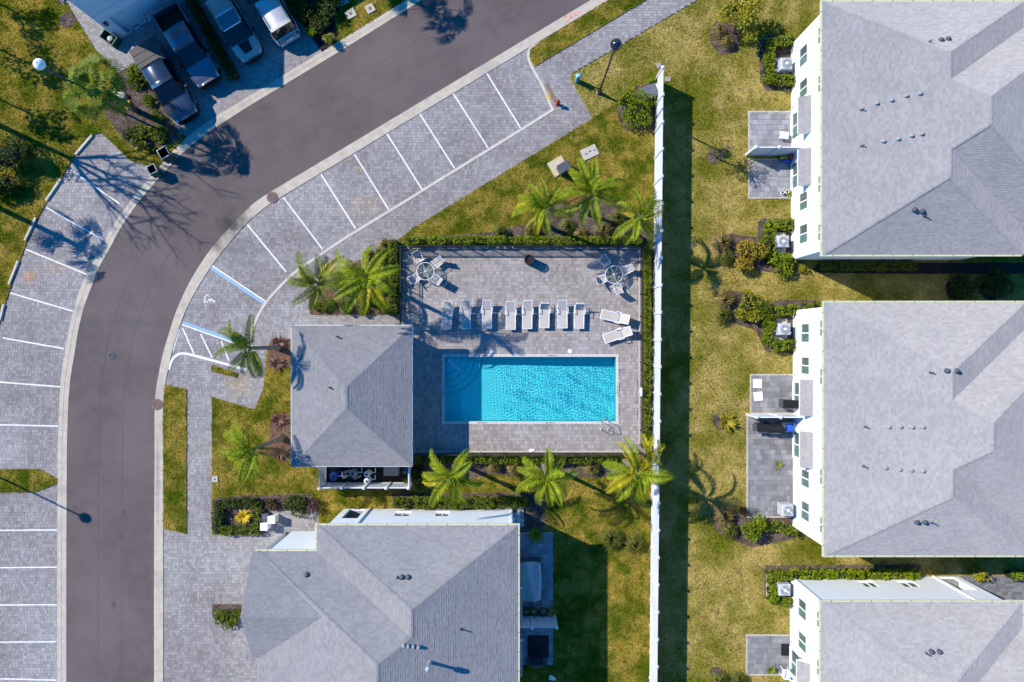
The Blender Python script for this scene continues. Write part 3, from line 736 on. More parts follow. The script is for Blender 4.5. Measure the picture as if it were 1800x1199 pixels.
# lawns ------------------------------------------------------------------
LAWN_NW = [(-160, -160), (95, -160), (108, -10), (122, 13), (167, 87), (208, 128), (238, 112), (278, 175), (314, 230), (322, 246), (303, 266), (272, 299), (262, 292), (230, 283), (178, 233), (163, 239), (133, 272), (82, 356), (57, 402), (33, 463), (10, 533), (-5, 585), (-160, 640)]
LAWN_N = [(480, -60), (500, 0), (562, 84), (566, 91), (600, 70), (718, -3), (800, -55)]
LAWN_STRIP_N = [(1067, 2), (1125, -34), (1190, -34), (1139, -2), (940, 117), (932, 106), (931, 88), (945, 77)]
LAWN_ISLAND = [(-60, 825), (67, 824), (101, 841), (101, 850), (63, 865), (-60, 866)]
LAWN_STRIP_W = [(290, 676), (328, 684), (328, 938), (287.5, 929), (287.5, 717)]
LAWN_WEDGE = [(373, 642), (419, 656), (416, 664), (371, 652)]
LAWN_POOL = [(1153, 141), (1042, 208), (728, 400), (706, 418), (632, 458), (578, 484), (541, 515), (545, 553), (703, 553), (703, 600), (512, 600), (480, 594), (470, 613), (463, 683), (448, 720), (373, 698), (373, 940), (466, 940), (466, 897), (560, 897), (560, 1300), (1141, 1300)]
LAWN_EAST = [(1262, -60), (1232, -2), (1000, 135), (1042, 208), (1153, 141), (1141, 1300), (1980, 1300), (1980, -60)]
def disc(px, py, r, n=14, jit=0.12, ry=None):
    return [(px + r * math.cos(a) * random.uniform(1 - jit, 1 + jit), py + (ry or r) * math.sin(a) * random.uniform(1 - jit, 1 + jit)) for a in np.linspace(0, 2 * math.pi, n + 1)[:-1]]
BEDS = [
    ('planting_bed', [(185, 200), (200, 132), (236, 114), (276, 175), (313, 230), (316, 248), (280, 258), (235, 258), (215, 245)], M_MULCH),
    ('planting_bed', [(541, 515), (578, 484), (632, 458), (704, 419), (702, 552), (546, 552)], M_MULCH_RED),
    ('planting_bed', [(712, 432), (712, 418), (800, 414), (850, 410), (920, 396), (985, 354), (1060, 346), (1140, 383), (1147, 432)], M_MULCH),
    ('planting_bed', [(1129, 433), (1147, 433), (1144, 845), (1129, 845)], M_MULCH_RED),
    ('planting_bed', [(728, 800), (1128, 800), (1128, 838), (1000, 840), (860, 833), (800, 850), (728, 855)], M_MULCH),
    ('planting_bed', [(690, 866), (935, 866), (960, 880), (955, 950), (915, 945), (905, 893), (690, 893)], M_MULCH),
    ('planting_bed', [(375, 876), (440, 869), (466, 870), (500, 868), (545, 868), (560, 896), (466, 898), (466, 939), (375, 939)], M_MULCH),
    ('planting_bed', [(484, 595), (511, 595), (511, 645), (471, 645), (474, 615)], M_MULCH_RED),
    ('planting_bed', [(475, 745), (490, 725), (511, 728), (511, 812), (482, 806), (474, 780)], M_MULCH_RED),
    ('planting_bed', [(1084, 190), (1098, 176), (1118, 152), (1150, 146), (1150, 228), (1100, 230), (1088, 215)], M_MULCH),
    ('planting_bed', [(1246, 55), (1258, 38), (1290, 45), (1302, 70), (1295, 92), (1268, 98), (1250, 80)], M_MULCH),
    ('planting_bed', [(1335, 75), (1345, 62), (1389, 62), (1389, 160), (1345, 160), (1335, 140)], M_MULCH),
    ('planting_bed', [(1332, 390), (1340, 384), (1389, 385), (1400, 470), (1390, 484), (1310, 472), (1268, 448), (1250, 432), (1256, 418), (1285, 411), (1330, 418)], M_MULCH),
    ('planting_bed', [(1262, 520), (1282, 510), (1310, 512), (1345, 535), (1372, 527), (1440, 528), (1440, 546), (1396, 550), (1393, 622), (1345, 618), (1328, 580), (1300, 572), (1270, 560)], M_MULCH),
    ('planting_bed', [(1246, 905), (1262, 892), (1310, 908), (1392, 910), (1402, 945), (1320, 962), (1260, 935)], M_MULCH),
    ('planting_bed', [(1343, 993), (1618, 992), (1612, 1016), (1392, 1014), (1386, 1060), (1350, 1058), (1343, 1045)], M_MULCH),
    ('planting_bed', [(374, 1062), (430, 1062), (430, 1087), (374, 1085)], M_MULCH),
    ('planting_bed', disc(1255, 276, 13, 12, 0.15), M_MULCH), ('planting_bed', disc(1264, 740, 13, 12, 0.15, 15), M_MULCH), ('planting_bed', disc(1258, 1180, 12, 12, 0.15, 9), M_MULCH),
    ('planting_bed', disc(119, 36, 15, 12, 0.15, 13), M_MULCH),
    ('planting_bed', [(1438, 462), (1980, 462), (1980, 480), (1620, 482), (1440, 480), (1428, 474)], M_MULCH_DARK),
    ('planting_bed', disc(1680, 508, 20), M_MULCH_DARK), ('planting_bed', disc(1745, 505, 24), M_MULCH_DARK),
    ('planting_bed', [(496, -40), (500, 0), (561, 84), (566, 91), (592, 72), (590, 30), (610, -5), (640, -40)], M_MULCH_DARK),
]
def lawn(poly, mat, blade, dens=190, clear=()):
    w = GP(poly); o = struct(sheet('lawn', w, 0.05, mat, list(clear), 0.09))
    pts = np.array([[p[0], p[1]] for p in w]); lo = np.maximum(pts.min(0), (-37.5, -25.5)); hi = np.minimum(pts.max(0), (37.5, 25.5))
    n = int(dens * max(0, (hi - lo).prod())); P = RNG.uniform(lo, hi, (n, 2)); k = inside(P, w)
    for c in clear: k &= ~inside(P, c)
    for ex in BARE: k &= ~inside(P, ex)
    P = P[k]; n = len(P)
    an = RNG.uniform(0, 2 * math.pi, n); ln = RNG.uniform(0.06, 0.18, n); hh = RNG.uniform(0.03, 0.10, n); wd = RNG.uniform(0.014, 0.036, n)
    d = np.stack([np.cos(an), np.sin(an)], 1); s = np.stack([-d[:, 1], d[:, 0]], 1)
    V = np.zeros((n, 3, 3)); V[:, 0, :2] = P - s * wd[:, None]; V[:, 1, :2] = P + s * wd[:, None]; V[:, 2, :2] = P + d * ln[:, None]
    V[:, :2, 2] = 0.045; V[:, 2, 2] = 0.05 + hh
    link('grass', np_mesh('grass', V.reshape(-1, 3), np.arange(3 * n).reshape(n, 3)), blade, o, kind='stuff')
    return o
HOUSES_FOOT = [[(1392, 95), (1980, 95), (1980, 453), (1392, 453)], [(1396, 552), (1980, 552), (1980, 918), (1396, 918)], [(1391, 1017), (1980, 1017), (1980, 1390), (1391, 1390)], [(600, 898), (892, 898), (892, 1270), (530, 1270), (530, 934), (600, 934)], [(548, 588), (725, 588), (725, 850), (573, 850)]]
PATIOS_PX = [(1317, 198, 1390, 265), (1317, 282, 1390, 347), (1320, 660, 1394, 725), (1314, 734, 1394, 907), (1313, 1117, 1388, 1184), (893, 938, 972, 1072), (893, 1098, 972, 1165), (1664, 1012, 1990, 1110)]
BARE = [GP(b[1]) for b in BEDS] + [GP(h) for h in HOUSES_FOOT] + [GP([(a, b), (c, b), (c, d), (a, d)]) for a, b, c, d in PATIOS_PX]
lawn(LAWN_NW, M_LAWN_W, M_BLADE_W); lawn(LAWN_N, M_LAWN_W, M_BLADE_W); lawn(LAWN_STRIP_N, M_LAWN_W, M_BLADE_W); lawn(LAWN_ISLAND, M_LAWN_W, M_BLADE_W)
lawn(LAWN_STRIP_W, M_LAWN_W, M_BLADE_W); lawn(LAWN_WEDGE, M_LAWN_W, M_BLADE_W)
lawn(LAWN_POOL, M_LAWN_W, M_BLADE_W, clear=[GP(DECK)]); lawn(LAWN_EAST, M_LAWN_E, M_BLADE_E)
M_EDGE = pm('bed_edging', (0.20, 0.15, 0.12), None, 6, 0.9)
for nm, poly, mm in BEDS:
    w = GP(poly); o = struct(sheet(nm, w, 0.070, mm, [], 0.05))
    pts = np.array([[p[0], p[1]] for p in w]); lo, hi = pts.min(0), pts.max(0); lo = np.maximum(lo, (-38, -26)); hi = np.minimum(hi, (38, 26))
    n = int(130 * max(0, (hi - lo).prod())); P = RNG.uniform(lo, hi, (n, 2)); P = P[inside(P, w)]
    if len(P): leaf_obj('bark_chips', np.concatenate([P, np.full((len(P), 1), 0.085)], 1), 0.13, 0.045, mm, o, 0.8, kind='stuff')

# pool deck and pool -----------------------------------------------------
deck = struct(sheet('pool_deck', GP(DECK), 0.053, M_JOINT, [GP([(777, 623), (1087, 623), (1087, 745), (777, 745)])], 0.10))
pave('pavers', GP([(710, 438), (1122, 438), (1122, 793), (710, 793)]), 0, 0.245, 0.21, 0.060, M_PAVER_POOL, deck, [GP([(777, 622), (1088, 622), (1088, 746), (777, 746)])], 0.007, True)
eb = MB()
for a, b, c, d in ((706, 434, 1127, 438), (706, 793, 1127, 797), (706, 438, 710, 793), (1122, 438, 1127, 793)):
    p, q = G(a, d), G(c, b); eb.box(p.x, p.y, 0.0, q.x, q.y, 0.062)
eb.build('concrete_edge', M_BAND, deck)

pool = struct(thing('swimming_pool', None, None))
p0, p1 = G(781, 741), G(1083, 627)
X0, Y0, X1, Y1 = p0.x, p0.y, p1.x, p1.y
M_PLASTER = pm('pool_plaster', (0.075, 0.620, 0.660), (0.066, 0.585, 0.630), 1.5, 0.7, 0.1, 20)
M_PLASTER_EDGE = pm('pool_waterline_tile', (0.10, 0.42, 0.62), (0.07, 0.34, 0.55), 9, 0.25)
zb0, zb1 = -1.05, -1.45
sh = MB()
sh.add([(X0, Y0, zb0), (X1, Y0, zb1), (X1, Y1, zb1), (X0, Y1, zb0), (X0, Y0, 0.02), (X1, Y0, 0.02), (X1, Y1, 0.02), (X0, Y1, 0.02)],
       [(0, 1, 2, 3), (0, 4, 5, 1), (1, 5, 6, 2), (2, 6, 7, 3), (3, 7, 4, 0)])
sh.build('shell', M_PLASTER, pool)
wt = MB()
for (ax, ay, bx, by) in ((X0, Y0, X1, Y0 + .012), (X0, Y1 - .012, X1, Y1), (X0, Y0 + .012, X0 + .012, Y1 - .012), (X1 - .012, Y0 + .012, X1, Y1 - .012)): wt.box(ax, ay, -0.22, bx, by, 0.018)
wt.build('waterline_tile', M_PLASTER_EDGE, pool)
for i, r in enumerate((2.55, 2.1, 1.65, 1.2)):     # curved corner steps
    zt = (-0.88, -0.68, -0.48, -0.28)[i]; mb = MB(); n = 14
    arcp = [(X0 + .012 + r * math.cos(a), Y1 - .012 - r * math.sin(a)) for a in np.linspace(0, math.pi / 2, n)]
    mb.prism([(X0 + .012, Y1 - .012)] + arcp[::1], -1.06, zt); mb.build('step', M_PLASTER, pool)
    ed = MB(); ed.tube([(p[0], p[1], zt + 0.004) for p in arcp], 0.010, 6).build('step_edge', pm('step_edge_tile', (0.04, 0.34, 0.52), None, 5, 0.4), pool)
# coping stones
cw = 0.19; cop = bpy.data.meshes.new('coping_stone'); cb = MB().bbox(-0.148, -cw / 2, -0.06, 0.148, cw / 2, 0.0, 0.012); cop.from_pydata(cb.v, [], cb.f); cop.materials.append(M_COPING)
def coping(a, b, rot):
    L = (Vector(b) - Vector(a)).length; k = round(L / 0.30); s = L / k / 0.30
    for i in range(k):
        o = bpy.data.objects.new('coping_stone', cop); COL.objects.link(o); o.parent = pool
        c = Vector(a).lerp(Vector(b), (i + 0.5) / k); o.location = (c.x, c.y, 0.066); o.rotation_euler = (0, 0, rot); o.scale = (s, 1, 1)
coping((X0 - .19, Y1 + .08), (X1 + .19, Y1 + .08), 0); coping((X0 - .19, Y0 - .08), (X1 + .19, Y0 - .08), 0)
coping((X0 - .08, Y0 + .02), (X0 - .08, Y1 - .02), math.pi / 2); coping((X1 + .08, Y0 + .02), (X1 + .08, Y1 - .02), math.pi / 2)
dm = MB()
for (px, py, vert) in ((846, 625, 0), (972, 625, 0), (848, 743, 0), (967, 743, 0), (1085, 686, 1), (779, 690, 1)):
    c = G(px, py); x = -0.36
    for k, wv in enumerate((0.05, 0.03, 0.06, 0.03, 0.05, 0.02, 0.05, 0.04)):
        hgt = 0.05 if k % 3 else 0.035
        if vert: dm.box(c.x - hgt, c.y + x, 0.0662, c.x + hgt, c.y + x + wv, 0.0678)
        else: dm.box(c.x + x, c.y - hgt, 0.0662, c.x + x + wv, c.y + hgt, 0.0678)
        x += wv + 0.045
dm.build('depth_marker', M_TILE_MARK, pool)
# water ---------------------------------------------------------------
def water_mesh():
    nx, ny = 900, 340; xs = np.linspace(X0 + .013, X1 - .013, nx); ys = np.linspace(Y0 + .013, Y1 - .013, ny); XX, YY = np.meshgrid(xs, ys)
    rg = np.random.default_rng(5); Z = np.zeros_like(XX)
    for i in range(46):
        lam = rg.uniform(0.09, 0.26); th = rg.uniform(0, 2 * math.pi); k = 2 * math.pi / lam
        Z += rg.uniform(0.4, 1.0) * (lam ** 1.25) * np.sin(k * (XX * math.cos(th) + YY * math.sin(th)) + rg.uniform(0, 6.28))
    Z *= 0.0018
    calm = 0.12 + 0.88 / (1 + np.exp(-(XX - (X0 + 2.6)) / 0.35))      # lee of the pool house: hardly a ripple
    V = np.stack([XX, YY, -0.07 + Z * calm], 2).reshape(-1, 3)
    i = np.arange(ny - 1)[:, None] * nx + np.arange(nx - 1)[None, :]; i = i.ravel()
    return np_mesh('water', V, np.stack([i, i + 1, i + nx + 1, i + nx], 1))
mw, nt, b = _nodes('pool_water')
b.inputs['Base Color'].default_value = (0.90, 0.99, 1.0, 1); b.inputs['Roughness'].default_value = 0.0
b.inputs['IOR'].default_value = 1.33; b.inputs['Transmission Weight'].default_value = 1.0
wob = link('water', water_mesh(), mw, pool, True)
WATER_CAUSTICS = True
if WATER_CAUSTICS:
    SC.cycles.caustics_refractive = True
    sun_data.cycles.is_caustics_light = True
    wob.cycles.is_caustics_caster = True
    for o in [x for x in bpy.data.objects if x.parent is pool and x.name.split('.')[0] in ('shell', 'step')]: o.cycles.is_caustics_receiver = True

# ================================================================== BUILDINGS
def shingle_field(name, polys, zf, parent, exposure=0.145, tab=0.23, mat=M_SHINGLE):
    """real shingle tabs on roof faces. polys: list of (2d polygon, plane (z0, gx, gy)) -> z = z0 + gx*x + gy*y"""
    VS = []; 
    for poly, (z0, gx, gy) in polys:
        g = math.hypot(gx, gy); ux = Vector((gx, gy)) / g            # plan direction going up the slope
        al = Vector((-ux.y, ux.x)); cs = 1 / math.sqrt(1 + g * g)
        q = [(p[0] * al.x + p[1] * al.y, (p[0] * ux.x + p[1] * ux.y)) for p in poly]
        lo = min(p[1] for p in q); hi = max(p[1] for p in q); ex = exposure * cs
        r = lo; row = 0
        def cuts(v):
            xs = []
            for i in range(len(q)):
                a, b = q[i], q[(i + 1) % len(q)]
                if (a[1] > v) != (b[1] > v): xs.append(a[0] + (b[0] - a[0]) * (v - a[1]) / (b[1] - a[1]))
            xs.sort(); return list(zip(xs[::2], xs[1::2]))
        while r < hi - 0.01:
            r2 = min(r + ex, hi); ca, cb_ = cuts(r + 0.004), cuts(r2 - 0.004)
            if len(ca) != len(cb_) or not ca:
                c = cuts((r + r2) / 2); ca = cb_ = c
            for (a0, a1), (b0, b1) in zip(ca, cb_):
                lo_, hi_ = min(a0, b0), max(a1, b1); x = lo_ - random.random() * tab
                while x < hi_:
                    w = tab * random.choice((0.55, 0.8, 1.0, 1.0, 1.35)); e = x + w
                    la, ra = min(max(x, a0), a1), min(max(e, a0), a1); lb, rb = min(max(x, b0), b1), min(max(e, b0), b1)
                    if ra - la > 0.01 or rb - lb > 0.01:
                        th = random.choice((0.009, 0.009, 0.015))
                        VS.append(((la, r, th), (ra, r, th), (rb, r2, 0.002), (lb, r2, 0.002), al, ux, z0, gx, gy))
                    x = e
            r = r2; row += 1
    n = len(VS); V = np.zeros((n, 6, 3))
    for i, (A, B, C, D, al, ux, z0, gx, gy) in enumerate(VS):
        for k, (u, v, t) in enumerate((A, B, C, D, (A[0], A[1], 0.0), (B[0], B[1], 0.0))):
            x = al.x * u + ux.x * v; y = al.y * u + ux.y * v
            V[i, k] = (x, y, z0 + gx * x + gy * y + t)
    base = (np.arange(n) * 6)[:, None]
    F = np.concatenate([base + np.array([0, 1, 2, 3]), base + np.array([4, 5, 1, 0])], 0)
    return link(name, np_mesh(name, V.reshape(-1, 3), F), mat, parent, kind='stuff')
def hip_caps(lines, parent, mat=M_SHINGLE, w=0.13):
    """overlapping cap shingles along hips and ridges; lines: list of 3d segments, lower end first"""
    mb = MB()
    for a, b in lines:
        a = Vector(a); b = Vector(b); L = (b - a).length; d = (b - a).normalized(); s = Vector((d.y, -d.x, 0)).normalized(); k = max(1, int(L / 0.16))
        for i in range(k):
            p = a + d * (L * i / k); q = a + d * (L * (i + 1.15) / k); up = Vector((0, 0, 0.014)); lo = Vector((0, 0, -0.030))
            j = random.uniform(-0.006, 0.006)
            mb.add([p + s * (w + j) + lo + Vector((0, 0, .006)), p + up, p - s * (w + j) + lo + Vector((0, 0, .006)), q - s * w + lo, q + up - Vector((0, 0, .006)), q + s * w + lo],
                   [(0, 1, 4, 5), (1, 2, 3, 4)])
    return mb.build('hip_cap_shingles', mat, parent, kind='stuff')
def plane_of(p, q, r):
    p, q, r = Vector(p), Vector(q), Vector(r); n = (q - p).cross(r - p); gx, gy = -n.x / n.z, -n.y / n.z
    return (p.z - gx * p.x - gy * p.y, gx, gy)
def wall_panel(mb, a, b, z0, z1, openings, depth=0.10, inward=None):
    """wall face from a to b (2d) with real openings (u0,u1,z0,z1 in metres along it) and reveals going inward"""
    a = Vector(a); b = Vector(b); L = (b - a).length; d = (b - a).normalized(); inn = Vector(inward) * depth
    us = sorted({0, L, *[o[0] for o in openings], *[o[1] for o in openings]}); zs = sorted({z0, z1, *[o[2] for o in openings], *[o[3] for o in openings]})
    P = lambda u, z, k=0: (*(a + d * u + inn * k), z)
    for i in range(len(us) - 1):
        for j in range(len(zs) - 1):
            um, zm = (us[i] + us[i + 1]) / 2, (zs[j] + zs[j + 1]) / 2
            if any(o[0] < um < o[1] and o[2] < zm < o[3] for o in openings): continue
            mb.add([P(us[i], zs[j]), P(us[i + 1], zs[j]), P(us[i + 1], zs[j + 1]), P(us[i], zs[j + 1])], [(0, 1, 2, 3)])
    for (u0, u1, a0, a1) in openings:
        c = [(u0, a0), (u1, a0), (u1, a1), (u0, a1)]
        for k in range(4):
            (p, q), (r, s) = c[k], c[(k + 1) % 4]; mb.add([P(p, q), P(r, s), P(r, s, 1), P(p, q, 1)], [(0, 1, 2, 3)])
def obar(mb, a, d, n, u0, u1, z0, z1, k0, k1):
    """bar on a wall plane: along d from u0 to u1, heights z0..z1, from k0 to k1 along outward normal n"""
    a = Vector(a); d = Vector(d); n = Vector(n); vs = []
    for z in (z0, z1):
        for (u, k) in ((u0, k0), (u1, k0), (u1, k1), (u0, k1)):
            p = a + d * u + n * k; vs.append((p.x, p.y, z))
    mb.add(vs, [(0, 1, 2, 3), (4, 5, 6, 7), (0, 1, 5, 4), (1, 2, 6, 5), (2, 3, 7, 6), (3, 0, 4, 7)])
def window(parent, a, d, n, u0, u1, z0, z1, slide=True, name='window'):
    """framed sliding window in an opening: frame mesh with panes, mullion and sill as sub-parts"""
    f = MB(); t = 0.055; k0, k1 = -0.09, -0.02
    obar(f, a, d, n, u0, u1, z0, z0 + t, k0, k1); obar(f, a, d, n, u0, u1, z1 - t, z1, k0, k1)
    obar(f, a, d, n, u0, u0 + t, z0 + t, z1 - t, k0, k1); obar(f, a, d, n, u1 - t, u1, z0 + t, z1 - t, k0, k1)
    w = f.build(name, M_TRIM, parent)
    um = (u0 + u1) / 2
    m = MB(); obar(m, a, d, n, um - 0.035, um + 0.035, z0 + t, z1 - t, k0 + 0.01, k1 - 0.005); m.build('mullion', M_TRIM, w)
    for (p, q, mm, dk) in ((u0 + t, um - 0.035, M_GLASS_D, 0.0), (um + 0.035, u1 - t, M_GLASS_G, 0.02)):
        g = MB(); obar(g, a, d, n, p, q, z0 + t, z1 - t, -0.075 + dk, -0.065 + dk); g.build('pane', mm, w)
    s = MB(); obar(s, a, d, n, u0 - 0.05, u1 + 0.05, z0 - 0.07, z0, 0.002, 0.05); s.build('sill', M_TRIM, w)
    return w
PXM = 1 / 25.0
def roof_vents(parent, root, items, zfun):
    """items: list of (kind, x, y) in root-local metres; pipes and box vents standing on the roof"""
    for kind, x, y in items:
        z = zfun(x, y)
        mb = MB()
        if kind == 'p': 
            mb.lathe((x, y), [(0.10, z - 0.06), (0.08, z + 0.04), (0.04, z + 0.06), (0.035, z + 0.32), (0.03, z + 0.325)], 10); mb.build('vent_pipe', M_DGREY, parent)
        elif kind == 'b':
            mb.lathe((x, y), [(0.13, z - 0.08), (0.115, z + 0.06), (0.11, z + 0.17), (0.08, z + 0.20)], 8); mb.build('box_vent', M_GREY, parent)
        elif kind == 'd':
            mb.lathe((x, y), [(0.16, z - 0.08), (0.15, z + 0.08), (0.11, z + 0.15), (0.04, z + 0.19)], 12); mb.build('dome_vent', M_DGREY, parent)
        elif kind == 't':
            mb.lathe((x, y), [(0.16, z - 0.06), (0.10, z + 0.1), (0.08, z + 0.75), (0.17, z + 0.77), (0.17, z + 0.95), (0.05, z + 1.02)], 12); mb.build('flue_pipe', M_GREY, parent)
EAVE = 5.62
def house(name, label, ox, oy, mir=False, lower=True, vents=(), gable=False, north_detail=True):
    """two-storey house under a hip roof; ox, oy = plan pixel of the corner of the rear eave, mir = back faces east"""
    mx = -1 if mir else 1
    o0 = G(ox, oy)
    t = thing(name, label, 'house', (o0.x, o0.y, 0.0))
    def P(x, y): return (mx * x * PXM, -y * PXM)
    H = [392, 106]; EW = 0.42 / 25; NS = 0.42 * 156 / 106 / 25
    zW = lambda x, y: EAVE + EW * x
    def Z(x, y):
        wing = min(EW * x, EW * (312 - x), NS * y, NS * (392 - y)); main = min(EW * x, EW * (404 - x), NS * (y - 40), NS * (352 - y))
        return EAVE + max(wing, main)
    faces = [[(0, 392), (156, 286), (156, 246), (202, 215), (202, 177), (156, 146), (156, 106), (0, 0)],
             [(0, 0), (156, 106), (312, 0)], [(0, 392), (312, 392), (156, 286)],
             [(156, 106), (156, 146), (312, 40), (312, 0)], [(156, 286), (312, 392), (312, 352), (156, 246)],
             [(156, 146), (202, 177), (404, 40), (312, 40)], [(156, 246), (312, 352), (404, 352), (202, 215)],
             [(404, 40), (202, 177), (202, 215), (404, 352)]]
    roof = MB(); pol = []
    def zpt(x, y, f):
        return (*P(x, y), Z(x, y))
    for f in faces:
        pts = [zpt(x, y, f) for x, y in f]
        tri = None
        for i in range(1, len(pts) - 1):
            a, b, c = Vector(pts[0]), Vector(pts[i]), Vector(pts[i + 1])
            if abs((b - a).cross(c - a).z) > 0.5: tri = (a, b, c); break
        pl = plane_of(*tri); pol.append(([Vector(p[:2]) for p in pts], pl))
        roof.add([(p[0], p[1], p[2] - 0.004) for p in pts], [tuple(range(len(pts)))])
    ev = [(0, 0), (312, 0), (312, 40), (404, 40), (404, 352), (312, 352), (312, 392), (0, 392)]
    if gable:                                              # street-side gable: ridge runs out from the front slope
        gy0, gy1 = 40, 206; gm = (gy0 + gy1) / 2; hr = 1.88; gx_out = 412
        xin = 404 - hr / (0.42) * 25
        g = hr / ((gm - gy0) * PXM)
        A, B, C = zpt(gx_out, gy0, None), (*P(gx_out, gm), EAVE + hr), (*P(xin, gm), EAVE + hr)
        A = (*P(gx_out, gy0), EAVE); D = (*P(404, gy0), EAVE); A2 = (*P(gx_out, gy1), EAVE); D2 = (*P(404, gy1), EAVE)
        up = 0.014
        for q in ([A, B, C, D], [A2, B, C, D2]):
            pl = plane_of(q[0], q[1], q[2]); pl = (pl[0] + up, pl[1], pl[2]); pol.append(([Vector(p[:2]) for p in q], pl)); roof.add([(p[0], p[1], p[2] - 0.004 + up) for p in q], [(0, 1, 2, 3)])
        roof.add([A, B, A2, (A2[0], A2[1], EAVE - .1), (A[0], A[1], EAVE - .1)], [(0, 1, 2, 3, 4)])
        wl = MB(); e0, e1 = P(406, gy0 + 8), P(406, gy1 - 8); wl.add([(*e0, 0), (*e1, 0), (*e1, EAVE + 0.1), (*P(406, gm), EAVE + hr - .1), (*e0, EAVE + .1)], [(0, 1, 2, 3, 4)])
        wl.build('gable_wall', M_STUCCO, t)
    sof = [(*P(x, y), EAVE - 0.16) for x, y in ev]; roof.add(sof, [tuple(range(len(sof)))])
    n = len(ev)
    roof.add([(*P(x, y), EAVE - 0.16) for x, y in ev] + [(*P(x, y), EAVE - 0.005) for x, y in ev], [(i, (i + 1) % n, n + (i + 1) % n, n + i) for i in range(n)])
    ro = roof.build('roof', M_ROOFBASE, t)
    shingle_field('shingles', pol, Z, ro)
    hl = [((0, 0), (156, 106)), ((312, 0), (156, 106)), ((156, 106), (156, 146)), ((156, 146), (202, 177)), ((202, 177), (202, 215)), ((156, 246), (202, 215)), ((156, 286), (156, 246)), ((0, 392), (156, 286)), ((312, 392), (156, 286)), ((404, 40), (202, 177)), ((404, 352), (202, 215))]
    L3 = [((*P(*a), Z(*a)), (*P(*b), Z(*b))) for a, b in hl]
    if gable: L3.append(((*P(412, gm), EAVE + hr), (*P(xin + 2, gm), EAVE + hr)))
    hip_caps(L3, ro)
    # gutters along every eave, with straps
    gu = MB(); stp = MB(); cen = Vector(P(180, 196))
    for i in range(n):
        a, b = Vector(P(*ev[i])), Vector(P(*ev[(i + 1) % n])); d = (b - a); L = d.length; d.normalize(); nn = Vector((d.y, -d.x))
        if nn.dot((a + b) / 2 - cen) < 0: nn = -nn
        if gable and i == 3: continue
        o1, o2 = 0.006, 0.12
        ps = [a - d * 0.0 + nn * o1, b + nn * o1, b + d * (0.118 if i in (0, 2, 3, 4, 6, 7) else -0.125) + nn * o2, a - d * (0.118 if i not in (2, 6) else -0.125) + nn * o2]
        gu.prism(ps, EAVE - 0.115, EAVE - 0.012)
        k = max(1, int(L / 1.15))
        for j in range(1, k + 1):
            c = a + d * (L * (j - 0.5) / k) + nn * 0.063; stp.obox(c, d, 0.035, 0.10, EAVE - 0.014, EAVE - 0.004)
    gu.build('gutter', M_GUTTER, ro); stp.build('gutter_straps', M_STRAP, ro, kind='stuff')
    roof_vents(ro, t, [(k, *P(x, y)) for k, x, y in vents], lambda X, Y: Z(mx * X / PXM, -Y / PXM))
    # walls
    wa = MB(); zt = EAVE - 0.155; x0, x1, y0, y1 = 8, 304, 8, 384
    back_d = (0, -1); bn = (-mx, 0); a_back = P(x0, y0)
    LOW = [(-150, 0.65), (-95, 0.60), (95, 0.60), (150, 0.65)]; UP = [(-157, .55), (-80, .55), (80, .55), (157, .55)]
    ops = []
    for c, hw in LOW: ops.append(((196 + c - y0) * PXM - hw, (196 + c - y0) * PXM + hw, 1.30, 2.65))
    for c, hw in UP: ops.append(((196 + c - y0) * PXM - hw, (196 + c - y0) * PXM + hw, 4.12, 5.25))
    nl = len(ops)
    for c in (-43, 43): ops.append(((196 + c - y0) * PXM - 0.9, (196 + c - y0) * PXM + 0.9, 0.12, 2.42))
    wall_panel(wa, a_back, P(x0, y1), 0, zt, ops, 0.10, (mx, 0))
    sd = (mx, 0); a_n = P(x0, y0)
    nops = [((120 - 12) * PXM, (143 - 12) * PXM, 1.05, 2.05), ((178 - 4) * PXM, (204 - 4) * PXM, 1.05, 2.05), ((110 - 8) * PXM, (136 - 8) * PXM, 4.55, 5.15), ((222 - 8) * PXM, (248 - 8) * PXM, 4.55, 5.15)]
    porch = ((266 - 8) * PXM, (293 - 8) * PXM, 0.12, 2.6)
    wall_panel(wa, a_n, P(x1, y0), 0, zt, nops + [porch], 0.14, (0, -1))
    wall_panel(wa, P(x0, y1), P(x1, y1), 0, zt, [], 0.1, (0, 1))
    for a, b in (((x1, y0), (x1, 48)), ((x1, 48), (396, 48)), ((396, 48), (396, 344)), ((396, 344), (x1, 344)), ((x1, 344), (x1, y1))): wall_panel(wa, P(*a), P(*b), 0, zt, [], 0.1, (0, 0))
    wall = wa.build('wall', M_STUCCO, t)
    # porch inside the side opening
    pf = MB(); q0, q1 = P(262, y0 + 3), P(302, 46); pf.box(min(q0[0], q1[0]), min(q0[1], q1[1]), 0.0, max(q0[0], q1[0]), max(q0[1], q1[1]), 0.10); pf.build('porch_floor', M_PAVER_DARK, t)
    for (u0, u1, a0, a1) in ops[:nl]: window(t, a_back, back_d, bn, u0, u1, a0, a1)
    for (u0, u1, a0, a1) in nops: window(t, a_n, sd, (0, 1), u0, u1, a0, a1)
